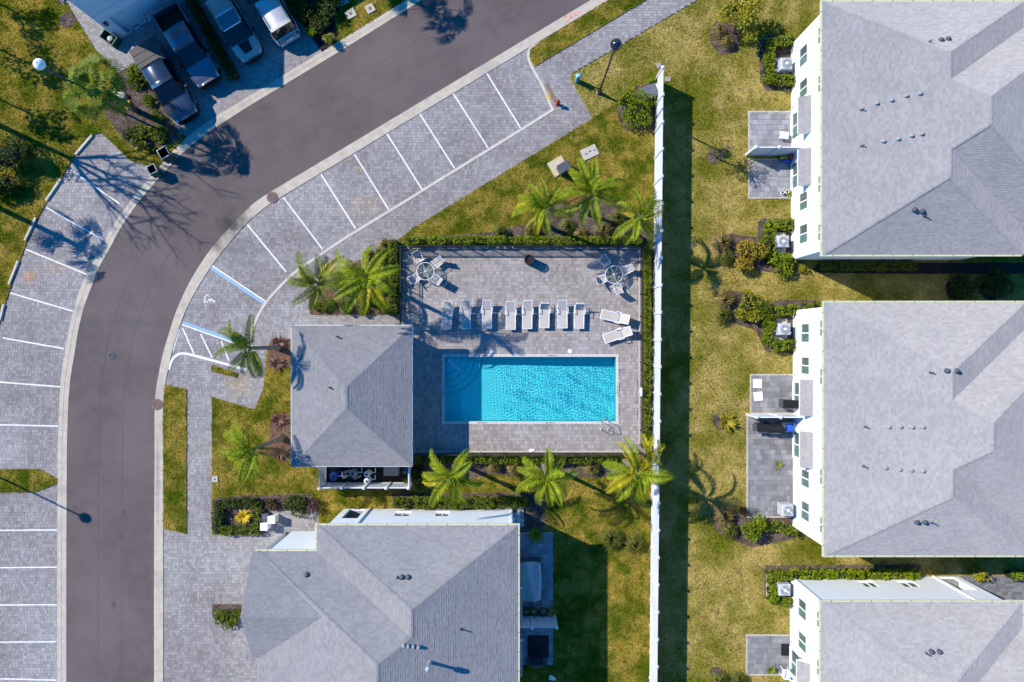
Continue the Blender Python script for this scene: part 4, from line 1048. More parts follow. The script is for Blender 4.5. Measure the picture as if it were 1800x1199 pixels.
    for (u0, u1, a0, a1) in ops[nl:]:
        window(t, a_back, back_d, bn, u0, u1, a0, a1, name='patio_door')
        # shingled canopy over the door
        cx = (u0 + u1) / 2; ca = Vector(a_back) + Vector(back_d) * cx; hw = 1.2; pr = 0.66; zl, zh = 2.78, 3.28
        def Q(k, s, z): 
            p = ca + Vector(bn) * k + Vector(back_d) * s; return (p.x, p.y, z)
        cm = MB(); cm.add([Q(0, -hw, zl - .12), Q(pr, -hw, zl - .12), Q(pr, hw, zl - .12), Q(0, hw, zl - .12), Q(0, -hw, zh), Q(pr, -hw, zl), Q(pr, hw, zl), Q(0, hw, zh)],
                          [(0, 1, 2, 3), (4, 5, 6, 7), (0, 1, 5, 4), (1, 2, 6, 5), (2, 3, 7, 6)])
        cn = cm.build('door_canopy', M_TRIM, t)
        q = [Q(pr, -hw, zl), Q(pr, hw, zl), Q(0, hw, zh), Q(0, -hw, zh)]
        pl = plane_of(*q[:3]); shingle_field('canopy_shingles', [([Vector(v[:2]) for v in q], (pl[0] + 0.012, pl[1], pl[2]))], None, cn)
    # corner boards, storey band, downspouts, wall lamps
    Lw = (y1 - y0) * PXM
    for (u0, u1, kk) in ((0.0, 0.20, .03), (Lw - .20, Lw, .03), (0.62, 0.655, .02), (Lw - .655, Lw - .62, .02)):
        tr = MB(); obar(tr, a_back, back_d, bn, u0, u1, 0.0, zt, 0.002, kk); tr.build('corner_board' if kk > .025 else 'trim_strip', M_TRIM, t)
    for (u0, u1) in ((250 * PXM - 0.05, 250 * PXM + 0.05), (0.03, 0.12)):
        ds = MB(); obar(ds, a_n, sd, (0, 1), u0, u1, 0.1, zt, 0.01, 0.09); ds.build('downspout', M_TRIM, t)
    for c in (-66, 66):
        wl = MB(); u = (196 + c - y0) * PXM; obar(wl, a_back, back_d, bn, u - 0.09, u + 0.09, 1.95, 2.25, 0.003, 0.16); obar(wl, a_back, back_d, bn, u - 0.13, u + 0.13, 2.25, 2.30, 0.003, 0.2); wl.build('wall_lamp', M_GREY, t)
        vt = MB(); obar(vt, a_back, back_d, bn, u * 0.985 - 0.42, u * 0.985 - 0.30, 0.35, 0.50, 0.003, 0.05); vt.build('outlet_box', M_GREY, t)
    return t, P, mx
VEN_A = [('p', 50, 175), ('b', 68, 168), ('b', 86, 166), ('b', 104, 162), ('b', 120, 161), ('p', 50, 230), ('b', 76, 226), ('b', 94, 225), ('b', 110, 222), ('b', 122, 221), ('p', 133, 86), ('d', 152, 82), ('d', 163, 80), ('d', 120, 330), ('d', 132, 332), ('p', 137, 338)]
HA, PA, _ = house('rear_house', 'white house with grey hip roof topmost on the right, two bare patios behind', 1382, 73, vents=VEN_A)
VEN_C = [('p', 52, 190), ('b', 80, 188), ('b', 94, 187), ('b', 108, 187), ('b', 121, 186), ('p', 50, 250), ('b', 76, 250), ('b', 93, 251), ('b', 107, 251), ('b', 121, 251), ('p', 131, 106), ('d', 150, 103), ('d', 164, 103), ('d', 120, 330), ('d', 132, 330), ('p', 143, 331)]
HC, PC, _ = house('rear_house', 'white house with grey hip roof in the middle of the right side, grills behind', 1385, 540, vents=VEN_C)
HD, PD, _ = house('rear_house', 'white house with grey hip roof at the lower right corner, side wall in sun', 1380, 1005, vents=[('p', 140, 62), ('d', 148, 60), ('d', 160, 60)])
HE, PE, _ = house('street_house', 'large white house with grey hip roof and street gable below the pool', 909, 886, mir=True, gable=True,
                  vents=[('p', 180, 66), ('d', 173, 66), ('d', 164, 66), ('b', 146, 160), ('b', 153, 158), ('b', 160, 156), ('b', 166, 154), ('p', 86, 145), ('t', 130, 186), ('d', 322, 70)])
for o in (HA, HC, HD): o['group'] = 'white houses along the right edge'

# pool house ---------------------------------------------------------------
ph = thing('pool_house', 'small pool house with square grey hip roof between road and pool', 'pool house', G(637, 690))
PX0, PX1, PY0, PY1 = -99, 99, -116, 115; PE_ = 3.2; PP = 0.40
def Q2(x, y): return (x * PXM, -y * PXM)
rz = PE_ + PP * 99 * PXM
pts = {'nw': (*Q2(PX0, PY0), PE_), 'ne': (*Q2(PX1, PY0), PE_), 'se': (*Q2(PX1, PY1), PE_), 'sw': (*Q2(PX0, PY1), PE_), 'rn': (*Q2(0, PY0 + 99), rz), 'rs': (*Q2(0, PY1 - 99), rz)}
rm = MB(); pol = []
for f in (('nw', 'rn', 'ne'), ('sw', 'se', 'rs'), ('nw', 'sw', 'rs', 'rn'), ('ne', 'rn', 'rs', 'se')):
    v = [pts[k] for k in f]; pol.append(([Vector(p[:2]) for p in v], plane_of(*v[:3]))); rm.add([(p[0], p[1], p[2] - .004) for p in v], [tuple(range(len(v)))])
ev = [Q2(PX0, PY0), Q2(PX1, PY0), Q2(PX1, PY1), Q2(PX0, PY1)]
rm.add([(*p, PE_ - 0.18) for p in ev] + [(*p, PE_ - 0.005) for p in ev], [(0, 1, 2, 3)] + [(i, (i + 1) % 4, 4 + (i + 1) % 4, 4 + i) for i in range(4)])
pr_ = rm.build('roof', M_ROOFBASE, ph)
shingle_field('shingles', pol, None, pr_)
hip_caps([(pts[a], pts[b]) for a, b in (('nw', 'rn'), ('ne', 'rn'), ('sw', 'rs'), ('se', 'rs'), ('rn', 'rs'))], pr_)
fa = MB()
for i in range(4):
    a, b = Vector(ev[i]), Vector(ev[(i + 1) % 4]); d = (b - a).normalized(); nn = Vector((d.y, -d.x)); nn = nn if nn.dot((a + b) / 2) > 0 else -nn
    fa.prism([a + nn * 0.003 - d * 0.0, b + nn * 0.003, b + nn * 0.03 + d * 0.03, a + nn * 0.03 - d * 0.03], PE_ - 0.17, PE_ - 0.01)
fa.build('fascia', M_TRIM, pr_)
for (ax, ay) in ((592, 592), (585, 680)):
    p = AP(ax, ay, 3.7); x, y = p.x - G(637, 690).x, p.y - G(637, 690).y
    zz = min(PE_ + PP * (x + 99 * PXM), PE_ + PP * (116 * PXM - y)); MB().lathe((x, y), [(0.1, zz - .05), (0.05, zz + .08), (0.045, zz + .34)], 8).build('vent_pipe', M_DGREY, pr_)
pw = MB(); wx0, wx1, wy0, wy1 = -85, 85, -100, 100
wall_panel(pw, Q2(wx1, wy1), Q2(wx1, wy0), 0, PE_ - .17, [(1.2, 2.2, 0.1, 2.15), (4.4, 5.4, 0.1, 2.15)], 0.12, (-1, 0))
wall_panel(pw, Q2(wx0, wy0), Q2(wx0, wy1), 0, PE_ - .17, [(3.2, 4.2, 0.1, 2.15)], 0.12, (1, 0))
wall_panel(pw, Q2(wx0, wy0), Q2(wx1, wy0), 0, PE_ - .17, [], 0.1, (0, -1)); wall_panel(pw, Q2(wx0, wy1), Q2(wx1, wy1), 0, PE_ - .17, [], 0.1, (0, 1))
pw.build('wall', M_STUCCO, ph)
for a, d, n, us in ((Q2(wx1, wy1), (0, 1), (1, 0), ((1.2, 2.2), (4.4, 5.4))), (Q2(wx0, wy0), (0, -1), (-1, 0), ((3.2, 4.2),))):
    for u0, u1 in us:
        m = MB(); obar(m, a, d, n, u0 + .01, u1 - .01, 0.1, 2.14, -0.10, -0.06); dr = m.build('door', M_GREY, ph); h = MB(); obar(h, a, d, n, u1 - .15, u1 - .11, 1.0, 1.15, -0.06, 0.0); h.build('handle', M_STEEL, dr)

# equipment yard behind the pool house: white picket screen, dark floor
yx0, yy0, yx1, yy1 = 574, 796, 725, 848
p, q = G(yx0, yy1), G(yx1, yy0)
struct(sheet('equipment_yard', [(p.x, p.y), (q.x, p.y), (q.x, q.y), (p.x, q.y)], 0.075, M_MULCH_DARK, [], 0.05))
def slat_fence(name, label, runs, h, gap_, w, group=None, cat='fence', z0=0.05, solid=0.0, posts=1.85, mat=M_VINYL, cap=True):
    """vinyl fence: posts with caps, rails, and separate panels of boards per bay"""
    o = Vector(runs[0][0]); t = thing(name, label, cat, (o.x, o.y, z0), 0, group)
    pm_ = None; cm_ = None
    done = []
    for a, b in runs:
        a = Vector(a) - o; b = Vector(b) - o; L = (b - a).length; d = (b - a).normalized(); k = max(1, round(L / posts)); ang = math.atan2(d.y, d.x)
        for i in range(k + 1):
            c = a + d * (L * i / k)
            if not any((c - e).length < 0.1 for e in done):
                done.append(c)
                if pm_ is None:
                    pm_ = bpy.data.meshes.new('post'); mb = MB().box(-.075, -.075, 0, .075, .075, h + 0.06); pm_.from_pydata(mb.v, [], mb.f); pm_.materials.append(mat)
                    cm_ = bpy.data.meshes.new('post_cap'); mb = MB().lathe((0, 0), [(0.145, h + .06), (0.145, h + .085), (0.02, h + .15)], 4); cm_.from_pydata(mb.v, [], mb.f); cm_.materials.append(mat)
                po = bpy.data.objects.new('post', pm_); COL.objects.link(po); po.parent = t; po.location = (c.x, c.y, 0); po.rotation_euler = (0, 0, ang)
                if cap:
                    co = bpy.data.objects.new('post_cap', cm_); COL.objects.link(co); co.parent = po; co.rotation_euler = (0, 0, math.pi / 4)
        for i in range(k):
            s0 = L * i / k + 0.076; s1 = L * (i + 1) / k - 0.076; mb = MB(); rl = MB(); c0 = a + d * s0; c1 = a + d * s1
            rl.obox((c0 + c1) / 2, d, s1 - s0, 0.07, h - 0.12, h); rb = MB().obox((c0 + c1) / 2, d, s1 - s0, 0.07, 0.06, 0.19)
            nb = max(1, int((s1 - s0) / (w + gap_))); st = (s1 - s0) / nb
            for j in range(nb): mb.obox(c0 + d * (st * (j + .5)), d, st - max(gap_, 0.006), 0.028, 0.192, h - 0.122)
            pn = mb.build('panel', mat, t); rl.build('rail', mat, pn); rb.build('rail', mat, pn)
    return t
slat_fence('equipment_screen', 'white picket screen round the pool equipment below the pool house', [((G(574, 812)).to_2d(), G(574, 848).to_2d()), (G(574, 848).to_2d(), G(725, 848).to_2d()), (G(725, 848).to_2d(), G(725, 808).to_2d())], 1.75, 0.045, 0.09, posts=1.55)
# ------------------------------------------------------------------ house at the top-left corner
d31 = Vector((0.856, 0.517)); n31 = Vector((0.517, -0.856))        # along the road, towards the road (world axes)
cF = G(210, 70)
HF = thing('corner_house', 'pale two-storey house with recessed garage door at the top left corner, in shade', 'house', (cF.x, cF.y, 0), math.atan2(d31.y, d31.x))
# local axes: x along the road (right), y away from the road
wf = MB(); GH = 8.15; EF = 6.1; GW = 5.2
wall_panel(wf, (0, 0), (20, 0), 0, EF - .1, [(0.75, 4.3, 0.0, 2.45), (8.6, 12.2, 0.0, 2.45), (14.0, 17.6, 0.0, 2.45), (1.6, 3.4, 3.9, 5.2), (9.4, 11.2, 3.9, 5.2)], 0.35, (0, 1))
wall_panel(wf, (0, 0), (0, 11), 0, EF - .1, [], 0.1, (1, 0)); wall_panel(wf, (20, 0), (20, 11), 0, EF - .1, [], .1, (1, 0)); wall_panel(wf, (0, 11), (20, 11), 0, EF - .1, [], .1, (0, 1))
wf.add([(0, 0.0, EF - .1), (GW, 0.0, EF - .1), (GW / 2, 0.0, GH - .25)], [(0, 1, 2)])
wf.build('wall', pm('pale_blue_grey_stucco', (0.60, 0.63, 0.66), (0.55, 0.58, 0.61), 0.9, 0.9, 0.35, 45), HF)
bd = MB(); obar(bd, (0, 0), (1, 0), (0, -1), 0, 20, 3.05, 3.25, 0.002, 0.05); bd.build('storey_band', pm('pale_blue_grey_stucco', (0.40, 0.43, 0.47)), HF)
for u0, u1 in ((0.75, 4.3), (8.6, 12.2), (14.0, 17.6)):
    g = MB()
    for k in range(4): obar(g, (0, 0), (1, 0), (0, -1), u0, u1, 0.02 + k * 0.605, 0.02 + k * 0.605 + 0.59, -0.33, -0.28)
    gd = g.build('garage_door', pm('garage_door_panel', (0.60, 0.63, 0.66), None, 2, 0.6), HF); h = MB(); obar(h, (0, 0), (1, 0), (0, -1), (u0 + u1) / 2 - .1, (u0 + u1) / 2 + .1, 0.5, 0.54, -0.28, -0.24); h.build('handle', M_BLACK, gd)
for u0, u1 in ((1.6, 3.4), (9.4, 11.2)): window(HF, (0, 0), (1, 0), (0, -1), u0, u1, 3.9, 5.2)
rf = MB(); ov = 0.3; polF = []
ridge_y = 5.5; rzF = EF + 0.35 * (ridge_y + ov)
main = [[(-ov, -ov, EF), (20.3, -ov, EF), (20.3, ridge_y, rzF), (-ov, ridge_y, rzF)], [(-ov, 11.3, EF), (20.3, 11.3, EF), (20.3, ridge_y, rzF), (-ov, ridge_y, rzF)]]
yb = (GH - EF) / 0.35 - ov
gab = [[(-ov, -ov - .05, EF - 0.12), (GW / 2, -ov - .05, GH), (GW / 2, yb, GH), (-ov, yb, EF - 0.12)], [(GW + ov, -ov - .05, EF - 0.12), (GW / 2, -ov - .05, GH), (GW / 2, yb, GH), (GW + ov, yb, EF - 0.12)]]
for q in main + gab: rf.add(q, [(0, 1, 2, 3)]); rf.add([(a, b, c - 0.12) for a, b, c in q], [(0, 1, 2, 3)])
rfo = rf.build('roof', M_SHINGLE, HF)
wl = MB(); obar(wl, (0, 0), (1, 0), (0, -1), 0.25, 0.45, 2.0, 2.35, 0.004, 0.18); wl.build('wall_lamp', M_BLACK, HF)
# second shingled wing far off the frame is not shown

# ================================================================== PATIOS, FENCES, YARD THINGS
def patio(x0, y0, x1, y1, mat, w=0.40, h=0.36):
    p, q = G(x0, y1), G(x1, y0)
    o = struct(sheet('patio', [(p.x, p.y), (q.x, p.y), (q.x, q.y), (p.x, q.y)], 0.082, M_JOINT, [], 0.09))
    b = MB()
    for (ax, ay, bx, by) in ((p.x - .10, p.y - .10, q.x, p.y), (p.x - .10, q.y, q.x, q.y + .10), (p.x - .10, p.y, p.x, q.y)): b.box(ax, ay, 0.0, bx, by, 0.088)
    b.build('border', M_CONC, o)
    paver_objects(o, p.x, p.y, q.x, q.y, w, h, 0.095, mat)
    return o
for r, mm in zip(PATIOS_PX[:7], (M_PAVER_PATIO, M_PAVER_PATIO, M_PAVER_DARK, M_PAVER_DARK, M_PAVER_DARK, M_PAVER_PATIO, M_PAVER_PATIO)): patio(*r, mm)
o_ = struct(sheet('driveway_east', GP([(1664, 1012), (1990, 1012), (1990, 1120), (1664, 1120)]), 0.078, M_JOINT, [], 0.08))
pave('pavers', GP([(1664, 1012), (1880, 1012), (1880, 1120), (1664, 1120)]), 0, 0.2, 0.215, 0.085, M_PAVER_DARK, o_)

# long white privacy fence
slat_fence('privacy_fence', 'long tall white vinyl privacy fence beside the pool, running top to bottom', [(G(1152.5, 142).to_2d(), G(1141.5, 1235).to_2d())], 2.28, 0.0, 0.28, posts=1.84)
for (x0, x1, y, lab) in ((1311, 1389, 273, 'short white divider fence between the two patios of the topmost right house'), (1312, 1393, 728, 'short white divider fence above the barbecue grills'),
                         (893, 975, 1082, 'short white divider fence with potted plants by the shaded patio')):
    slat_fence('divider_fence', lab, [(G(x0, y).to_2d(), G(x1, y).to_2d())], 1.95, 0.0, 0.28, posts=1.6, group='patio divider fences')

# black pool fence ------------------------------------------------------
def pool_fence():
    t = thing('pool_fence', 'black metal picket fence round the pool deck', 'fence', G(708.5, 436.5, 0.06))
    o = G(708.5, 436.5); H = 1.22
    runs = [((708.5, 436.5), (1124.5, 436.5)), ((1124.5, 436.5), (1124.5, 795)), ((1124.5, 795), (725, 795)), ((708.5, 436.5), (708.5, 575))]
    V = []; F = []; pmesh = None; seen = []
    for a, b in runs:
        a = (G(*a) - o).to_2d(); b = (G(*b) - o).to_2d(); L = (b - a).length; d = (b - a).normalized()
        for z in (0.12, H - 0.16, H):
            m = MB(); m.obox((a + b) / 2, d, L, 0.035, z - 0.018, z + 0.018); m.build('rail', M_BLACK, t)
        k = round(L / 1.53)
        for i in range(k + 1):
            c = a + d * (L * i / k)
            if any((c - s).length < 0.1 for s in seen): continue
            seen.append(c)
            if pmesh is None: pmesh = bpy.data.meshes.new('post'); mb = MB().box(-.03, -.03, 0, .03, .03, H + .06); pmesh.from_pydata(mb.v, [], mb.f); pmesh.materials.append(M_BLACK)
            po = bpy.data.objects.new('post', pmesh); COL.objects.link(po); po.parent = t; po.location = (c.x, c.y, 0)
        np_ = int(L / 0.125); pk = MB()
        for i in range(1, np_):
            c = a + d * (L * i / np_); pk.obox(c, d, 0.019, 0.019, 0.05, H + 0.03)
        pk.build('pickets', M_BLACK, t, kind='stuff')
    return t
pool_fence()

# street lamps ------------------------------------------------------------
def lamp(px, py, label, capmat, h=8.0):
    b = G(px, py); t = thing('street_lamp', label, 'street lamp', (b.x, b.y, 0.04), 0, 'street lamps')
    MB().lathe((0, 0), [(0.20, 0), (0.20, 0.06), (0.13, 0.10), (0.12, 0.55), (0.085, 0.7)], 14).build('base', M_BLACK, t, False)
    MB().lathe((0, 0), [(0.075, 0.65), (0.055, h - 0.5)], 12).build('pole', M_BLACK, t, True)
    MB().lathe((0, 0), [(0.07, h - 0.55), (0.12, h - 0.45), (0.22, h - 0.3), (0.23, h - 0.18)], 16).build('lantern', M_GREY, t, True)
    MB().lathe((0, 0), [(0.345, h - 0.20), (0.35, h - 0.14), (0.31, h - 0.02), (0.22, h + 0.08), (0.10, h + 0.14), (0.03, h + 0.155), (0.02, h + 0.21)], 24).build('shade', capmat, t, True)
    return t
lamp(206, 193, 'street lamp with pale shining shade rising from the palm bed, top left', M_CAP_GLARE)
lamp(1053, 164, 'black street lamp with round dark shade beside the diagonal pavement', M_BLACK_GLOSS)
lamp(-72, 804, 'street lamp off the left edge, only its shadow lies across the lower road', M_BLACK_GLOSS)

# wheel stops ---------------------------------------------------------------
for i, (a, b, lab) in enumerate((((163, 238), (134, 272), 'topmost pale wheel stop at the grass edge, under branch shadow'), ((108, 315), (82, 353), 'second pale wheel stop from the top, left of the parking bays'),
                                 ((64, 383), (45, 423), 'third pale wheel stop from the top, beside the palm shadow'), ((33, 459), (17, 500), 'fourth pale wheel stop, next to the orange stained bay'), ((8, 535), (1, 563), 'lowest pale wheel stop, at the left edge'))):
    p, q = G(*a).to_2d(), G(*b).to_2d(); c = (p + q) / 2; d = (q - p).normalized(); L = (q - p).length
    t = thing('wheel_stop', lab, 'wheel stop', (c.x, c.y, 0.0), math.atan2(d.y, d.x), 'wheel stops of the left parking bays')
    m = MB(); prof = [(-0.09, 0), (-0.07, 0.13), (0.07, 0.13), (0.09, 0)]
    m.add([(-L / 2, y, z) for y, z in prof] + [(L / 2, y, z) for y, z in prof], [(0, 1, 2, 3), (7, 6, 5, 4), (0, 4, 5, 1), (1, 5, 6, 2), (2, 6, 7, 3)]); m.build('block', M_BAND, t)
    for s in (-1, 1): MB().lathe((s * L * 0.36, 0), [(0.02, 0.13), (0.02, 0.145)], 8).build('anchor_bolt', M_RUST, t)

# manholes --------------------------------------------------------------------
for (px, py, r, lab, z, mm) in ((479, 347, 0.40, 'rusty round drain cover in the kerb at the bend', 0.036, M_RUST), (277, 711, 0.40, 'rusty round drain cover in the kerb by the grass strip', 0.036, M_RUST), (197, 625, 0.28, 'small round manhole cover in the middle of the road', 0.012, M_DGREY)):
    p = G(px, py); t = thing('manhole_cover', lab, 'manhole cover', (p.x, p.y, z), 0, 'manhole covers')
    m = MB(); m.lathe((0, 0), [(r, -0.02), (r, 0.012), (r * 0.9, 0.018)], 24); m.build('rim', mm, t)
    m = MB(); m.lathe((0, 0), [(r * 0.86, 0.0), (r * 0.86, 0.024)], 24); lid = m.build('lid', pm('manhole_lid', (0.16, 0.115, 0.10), (0.12, 0.09, 0.08), 8, 0.85) if mm is M_RUST else pm('manhole_lid_grey', (0.075, 0.068, 0.072), None, 8, 0.8), t)
    for k in range(3):
        m = MB(); pts = [(r * (0.25 + .2 * k) * math.cos(a), r * (.25 + .2 * k) * math.sin(a), 0.026) for a in np.linspace(0, 6.28, 20)]; m.tube(pts, 0.012, 5); m.build('raised_ring', mm, lid)

# open wheelie bins ------------------------------------------------------------
def wheelie(px, py, label, rz, s=1.0):
    p = G(px, py); t = thing('wheelie_bin', label, 'bin', (p.x, p.y, 0.04), rz, 'open bins at the kerb'); t.scale = (s, s, s)
    def ring(w, d, z): return [(-w, -d, z), (w, -d, z), (w, d, z), (-w, d, z)]
    m = MB(); o1 = ring(0.24, 0.24, 0.06) + ring(0.31, 0.33, 1.02); i1 = ring(0.29, 0.31, 1.02) + ring(0.22, 0.22, 0.1)
    m.add(o1 + i1, [(3, 2, 1, 0)] + [(i, (i + 1) % 4, 4 + (i + 1) % 4, 4 + i) for i in range(4)] + [(4 + i, 4 + (i + 1) % 4, 8 + (i + 1) % 4, 8 + i) for i in range(4)] + [(8 + i, 8 + (i + 1) % 4, 12 + (i + 1) % 4, 12 + i) for i in range(4)] + [(12, 13, 14, 15)])
    m.build('bin_body', pm('bin_black_plastic', (0.012, 0.02, 0.018), None, 4, 0.5), t)
    m = MB()
    for (a, b, c, d) in ((-.34, -.36, .34, -.31), (-.34, .31, .34, .36), (-.34, -.31, -.29, .31), (.29, -.31, .34, .31)): m.box(a, b, 1.0, c, d, 1.05)
    m.build('rim', pm('bin_pale_rim', (0.46, 0.44, 0.40), None, 5, 0.6), t)
    m = MB(); m.add([(-.32, .36, 1.02), (.32, .36, 1.02), (.31, .47, 0.30), (-.31, .47, 0.30), (-.32, .39, 1.03), (.32, .39, 1.03), (.31, .50, 0.31), (-.31, .50, .31)], [(0, 1, 2, 3), (7, 6, 5, 4), (0, 4, 5, 1), (1, 5, 6, 2), (2, 6, 7, 3), (3, 7, 4, 0)]); m.build('lid', M_GREENBOX, t)
    for s_ in (-1, 1):
        w = MB(); w.tube([(s_ * .20, .29, .11), (s_ * .27, .29, .11)], 0.11, 14); w.build('wheel', M_TYRE, t)
wheelie(301, 276, 'larger open black bin with pale rim standing on the kerb', R(-150), 1.02)
wheelie(279, 303, 'smaller open black bin with pale rim at the corner of the parking', R(-155), 0.86)
# green hose box at the corner house
p = G(199, 72); t = thing('storage_box', 'dark green open storage box by the corner house wall', 'box', (p.x, p.y, 0.0), R(-35))
m = MB()
for (a, b, c, d) in ((-.55, -.36, .55, -.30), (-.55, .30, .55, .36), (-.55, -.30, -.49, .30), (.49, -.30, .55, .30)): m.box(a, b, 0.02, c, d, 0.62)
m.box(-.52, -.33, 0.02, .52, .33, .06); m.build('box_body', M_GREENBOX, t)
MB().box(-.56, .37, .3, .56, .41, 1.05).build('lid', M_GREENBOX, t)
MB().lathe((0, 0), [(0.22, .07), (0.24, .3), (0.18, .42), (0.05, .45)], 14).build('hose_reel', M_GREY, t)

# utility things -------------------------------------------------------------
def slab(px, py, w, d, rz, label, name='cover_slab', h=0.10, mat=M_CONC, centre=None, cat='utility cover', group='utility covers in the grass', dots=0):
    p = G(px, py); t = thing(name, label, cat, (p.x, p.y, 0.02), rz, group)
    MB().bbox(-w / 2, -d / 2, 0, w / 2, d / 2, h, 0.012).build('slab', mat, t)
    if centre is not None: MB().lathe((0, 0), [(centre, h), (centre, h + 0.015)], 12).build('lid', M_RUST, t)
    for i in range(dots): MB().box(-w * .3 + i * w * .28, -0.05 + (i % 2) * .06, h, -w * .3 + i * w * .28 + .16, 0.03 + (i % 2) * .06, h + .012).build('lifting_slot', M_DGREY, t)
    return t
slab(617, 25, 0.68, 0.62, R(30), 'square pale valve cover nearer the hedge, top edge', centre=0.12)
slab(651, 16, 0.60, 0.60, R(30), 'square pale valve cover nearer the road, top edge', centre=0.12)
slab(601, 3, 0.9, 0.6, R(25), 'pale utility lid in the shaded bed at the top edge', mat=M_GREY)
slab(1036, 268.5, 1.15, 0.78, R(25), 'rounded concrete handhole cover with slots in the lawn', dots=3)
slab(1095, 187, 0.42, 0.30, R(28), 'small pale stone slab near the lamp foot')
slab(1158, 116, 0.38, 0.38, R(20), 'upper of two small stepping stones at the fence end', mat=M_WOOD); slab(1173.5, 140, 0.42, 0.34, 0, 'lower of two small stepping stones at the fence end', mat=M_WOOD)
slab(379, 842, 0.40, 0.42, 0, 'small pale meter box lid in the lawn beside the walk', centre=0.07)
t = slab(981, 293, 1.16, 1.12, R(31), 'square stained concrete pad carrying a dark utility cabinet', 'concrete_pad', 0.12, M_CONC_Y, cat='concrete pad')
p = G(990, 299); t = thing('utility_cabinet', 'dark grey utility cabinet on the stained concrete pad', 'cabinet', (p.x, p.y, 0.14), R(31))
MB().bbox(-.40, -.30, 0, .40, .30, 0.75, 0.04).build('cabinet_body', M_DGREY, t); MB().bbox(-.43, -.33, .72, .43, .33, .80, 0.03).build('lid', M_DGREY, t); MB().box(-.1, -.315, .4, .1, -.30, .5).build('latch', M_STEEL, t)
p = G(1137, 170); t = thing('transformer_cabinet', 'dark slate transformer cabinet behind the bright bush by the fence', 'cabinet', (p.x, p.y, 0.05), R(22))
MB().bbox(-.55, -.42, 0, .55, .42, 0.85, 0.05).build('cabinet_body', M_DGREY, t); MB().bbox(-.58, -.45, .82, .58, .45, .92, 0.05).build('lid', pm('slate_lid', (0.10, 0.105, 0.13), None, 3, 0.6), t); MB().box(0.585, -.35, .1, .68, .35, .9).build('side_panel', M_VINYL, t)
p = G(1014, 143); t = thing('utility_pedestal', 'teal cable pedestal at the pavement corner', 'pedestal', (p.x, p.y, 0.05), R(15))
MB().bbox(-.13, -.11, 0, .13, .11, .85, .03).build('pedestal_body', M_TEAL, t); MB().bbox(-.15, -.13, .85, .15, .13, 1.05, .05).build('cap', pm('teal_pale', (0.25, 0.48, 0.55), None, 5, 0.5), t); MB().box(.155, .0, .2, .18, .10, 1.45).build('marker_post', M_TEAL, t)
# fire hydrant and its planting slot
p = G(970, 166); sl = struct(sheet('planting_slot', GP([(958, 148), (963, 146), (984, 184), (977, 188)]), 0.006, pm('dry_soil', (0.22, 0.15, 0.10), (0.15, 0.10, 0.06), 6, 0.95, .6, 20), []))
p = G(979.5, 183); t = thing('fire_hydrant', 'small red fire hydrant at the end of the brown planting slot', 'hydrant', (p.x, p.y, 0.0))
MB().lathe((0, 0), [(0.16, 0), (0.16, .05), (.10, .08), (.10, .5), (.14, .52), (.13, .6), (.06, .7), (.03, .74)], 14).build('barrel', M_RED, t, True)
for a in (0, 2.1, 4.2): MB().tube([(0, 0, .4), (0.2 * math.cos(a), 0.2 * math.sin(a), .4)], 0.055, 8).build('outlet', M_RED, t)
MB().box(*(G(962, 170) - p).to_2d(), 0.005, *((G(964.5, 174) - p).to_2d() + Vector((.1, .0))), 0.009)
yl = MB(); stroke(yl, GP([(961, 166), (966, 175)]), 0.22, 0.0235); yl.build('yellow_kerb_mark', pm('yellow_paint', (0.55, 0.38, 0.05), None, 5, 0.7), park_e)
# white utility boxes by the street house
for (px, py, w, h, mm, lab) in ((484, 909, .46, .75, M_TRIM, 'white square pillar box nearer the lawn, beside the yellow palm bed'), (471, 921, .46, .75, M_TRIM, 'white square pillar box nearer the driveway, with bluish lid'), (470, 906, .46, .5, M_DGREY, 'low dark box between the hedge and the white pillar boxes')):
    p = G(px, py); t = thing('pillar_box', lab, 'utility box', (p.x, p.y, 0.0), 0, 'boxes beside the entry walk')
    MB().bbox(-w / 2, -w / 2, 0, w / 2, w / 2, h, .03).build('box_body', mm, t); MB().bbox(-w / 2 - .03, -w / 2 - .03, h - .02, w / 2 + .03, w / 2 + .03, h + .05, .02).build('lid', mm, t)
    for s in (-1, 1): MB().box(s * .1 - .03, -.04, h + .05, s * .1 + .03, .04, h + .065).build('lid_slot', M_GREY, t)

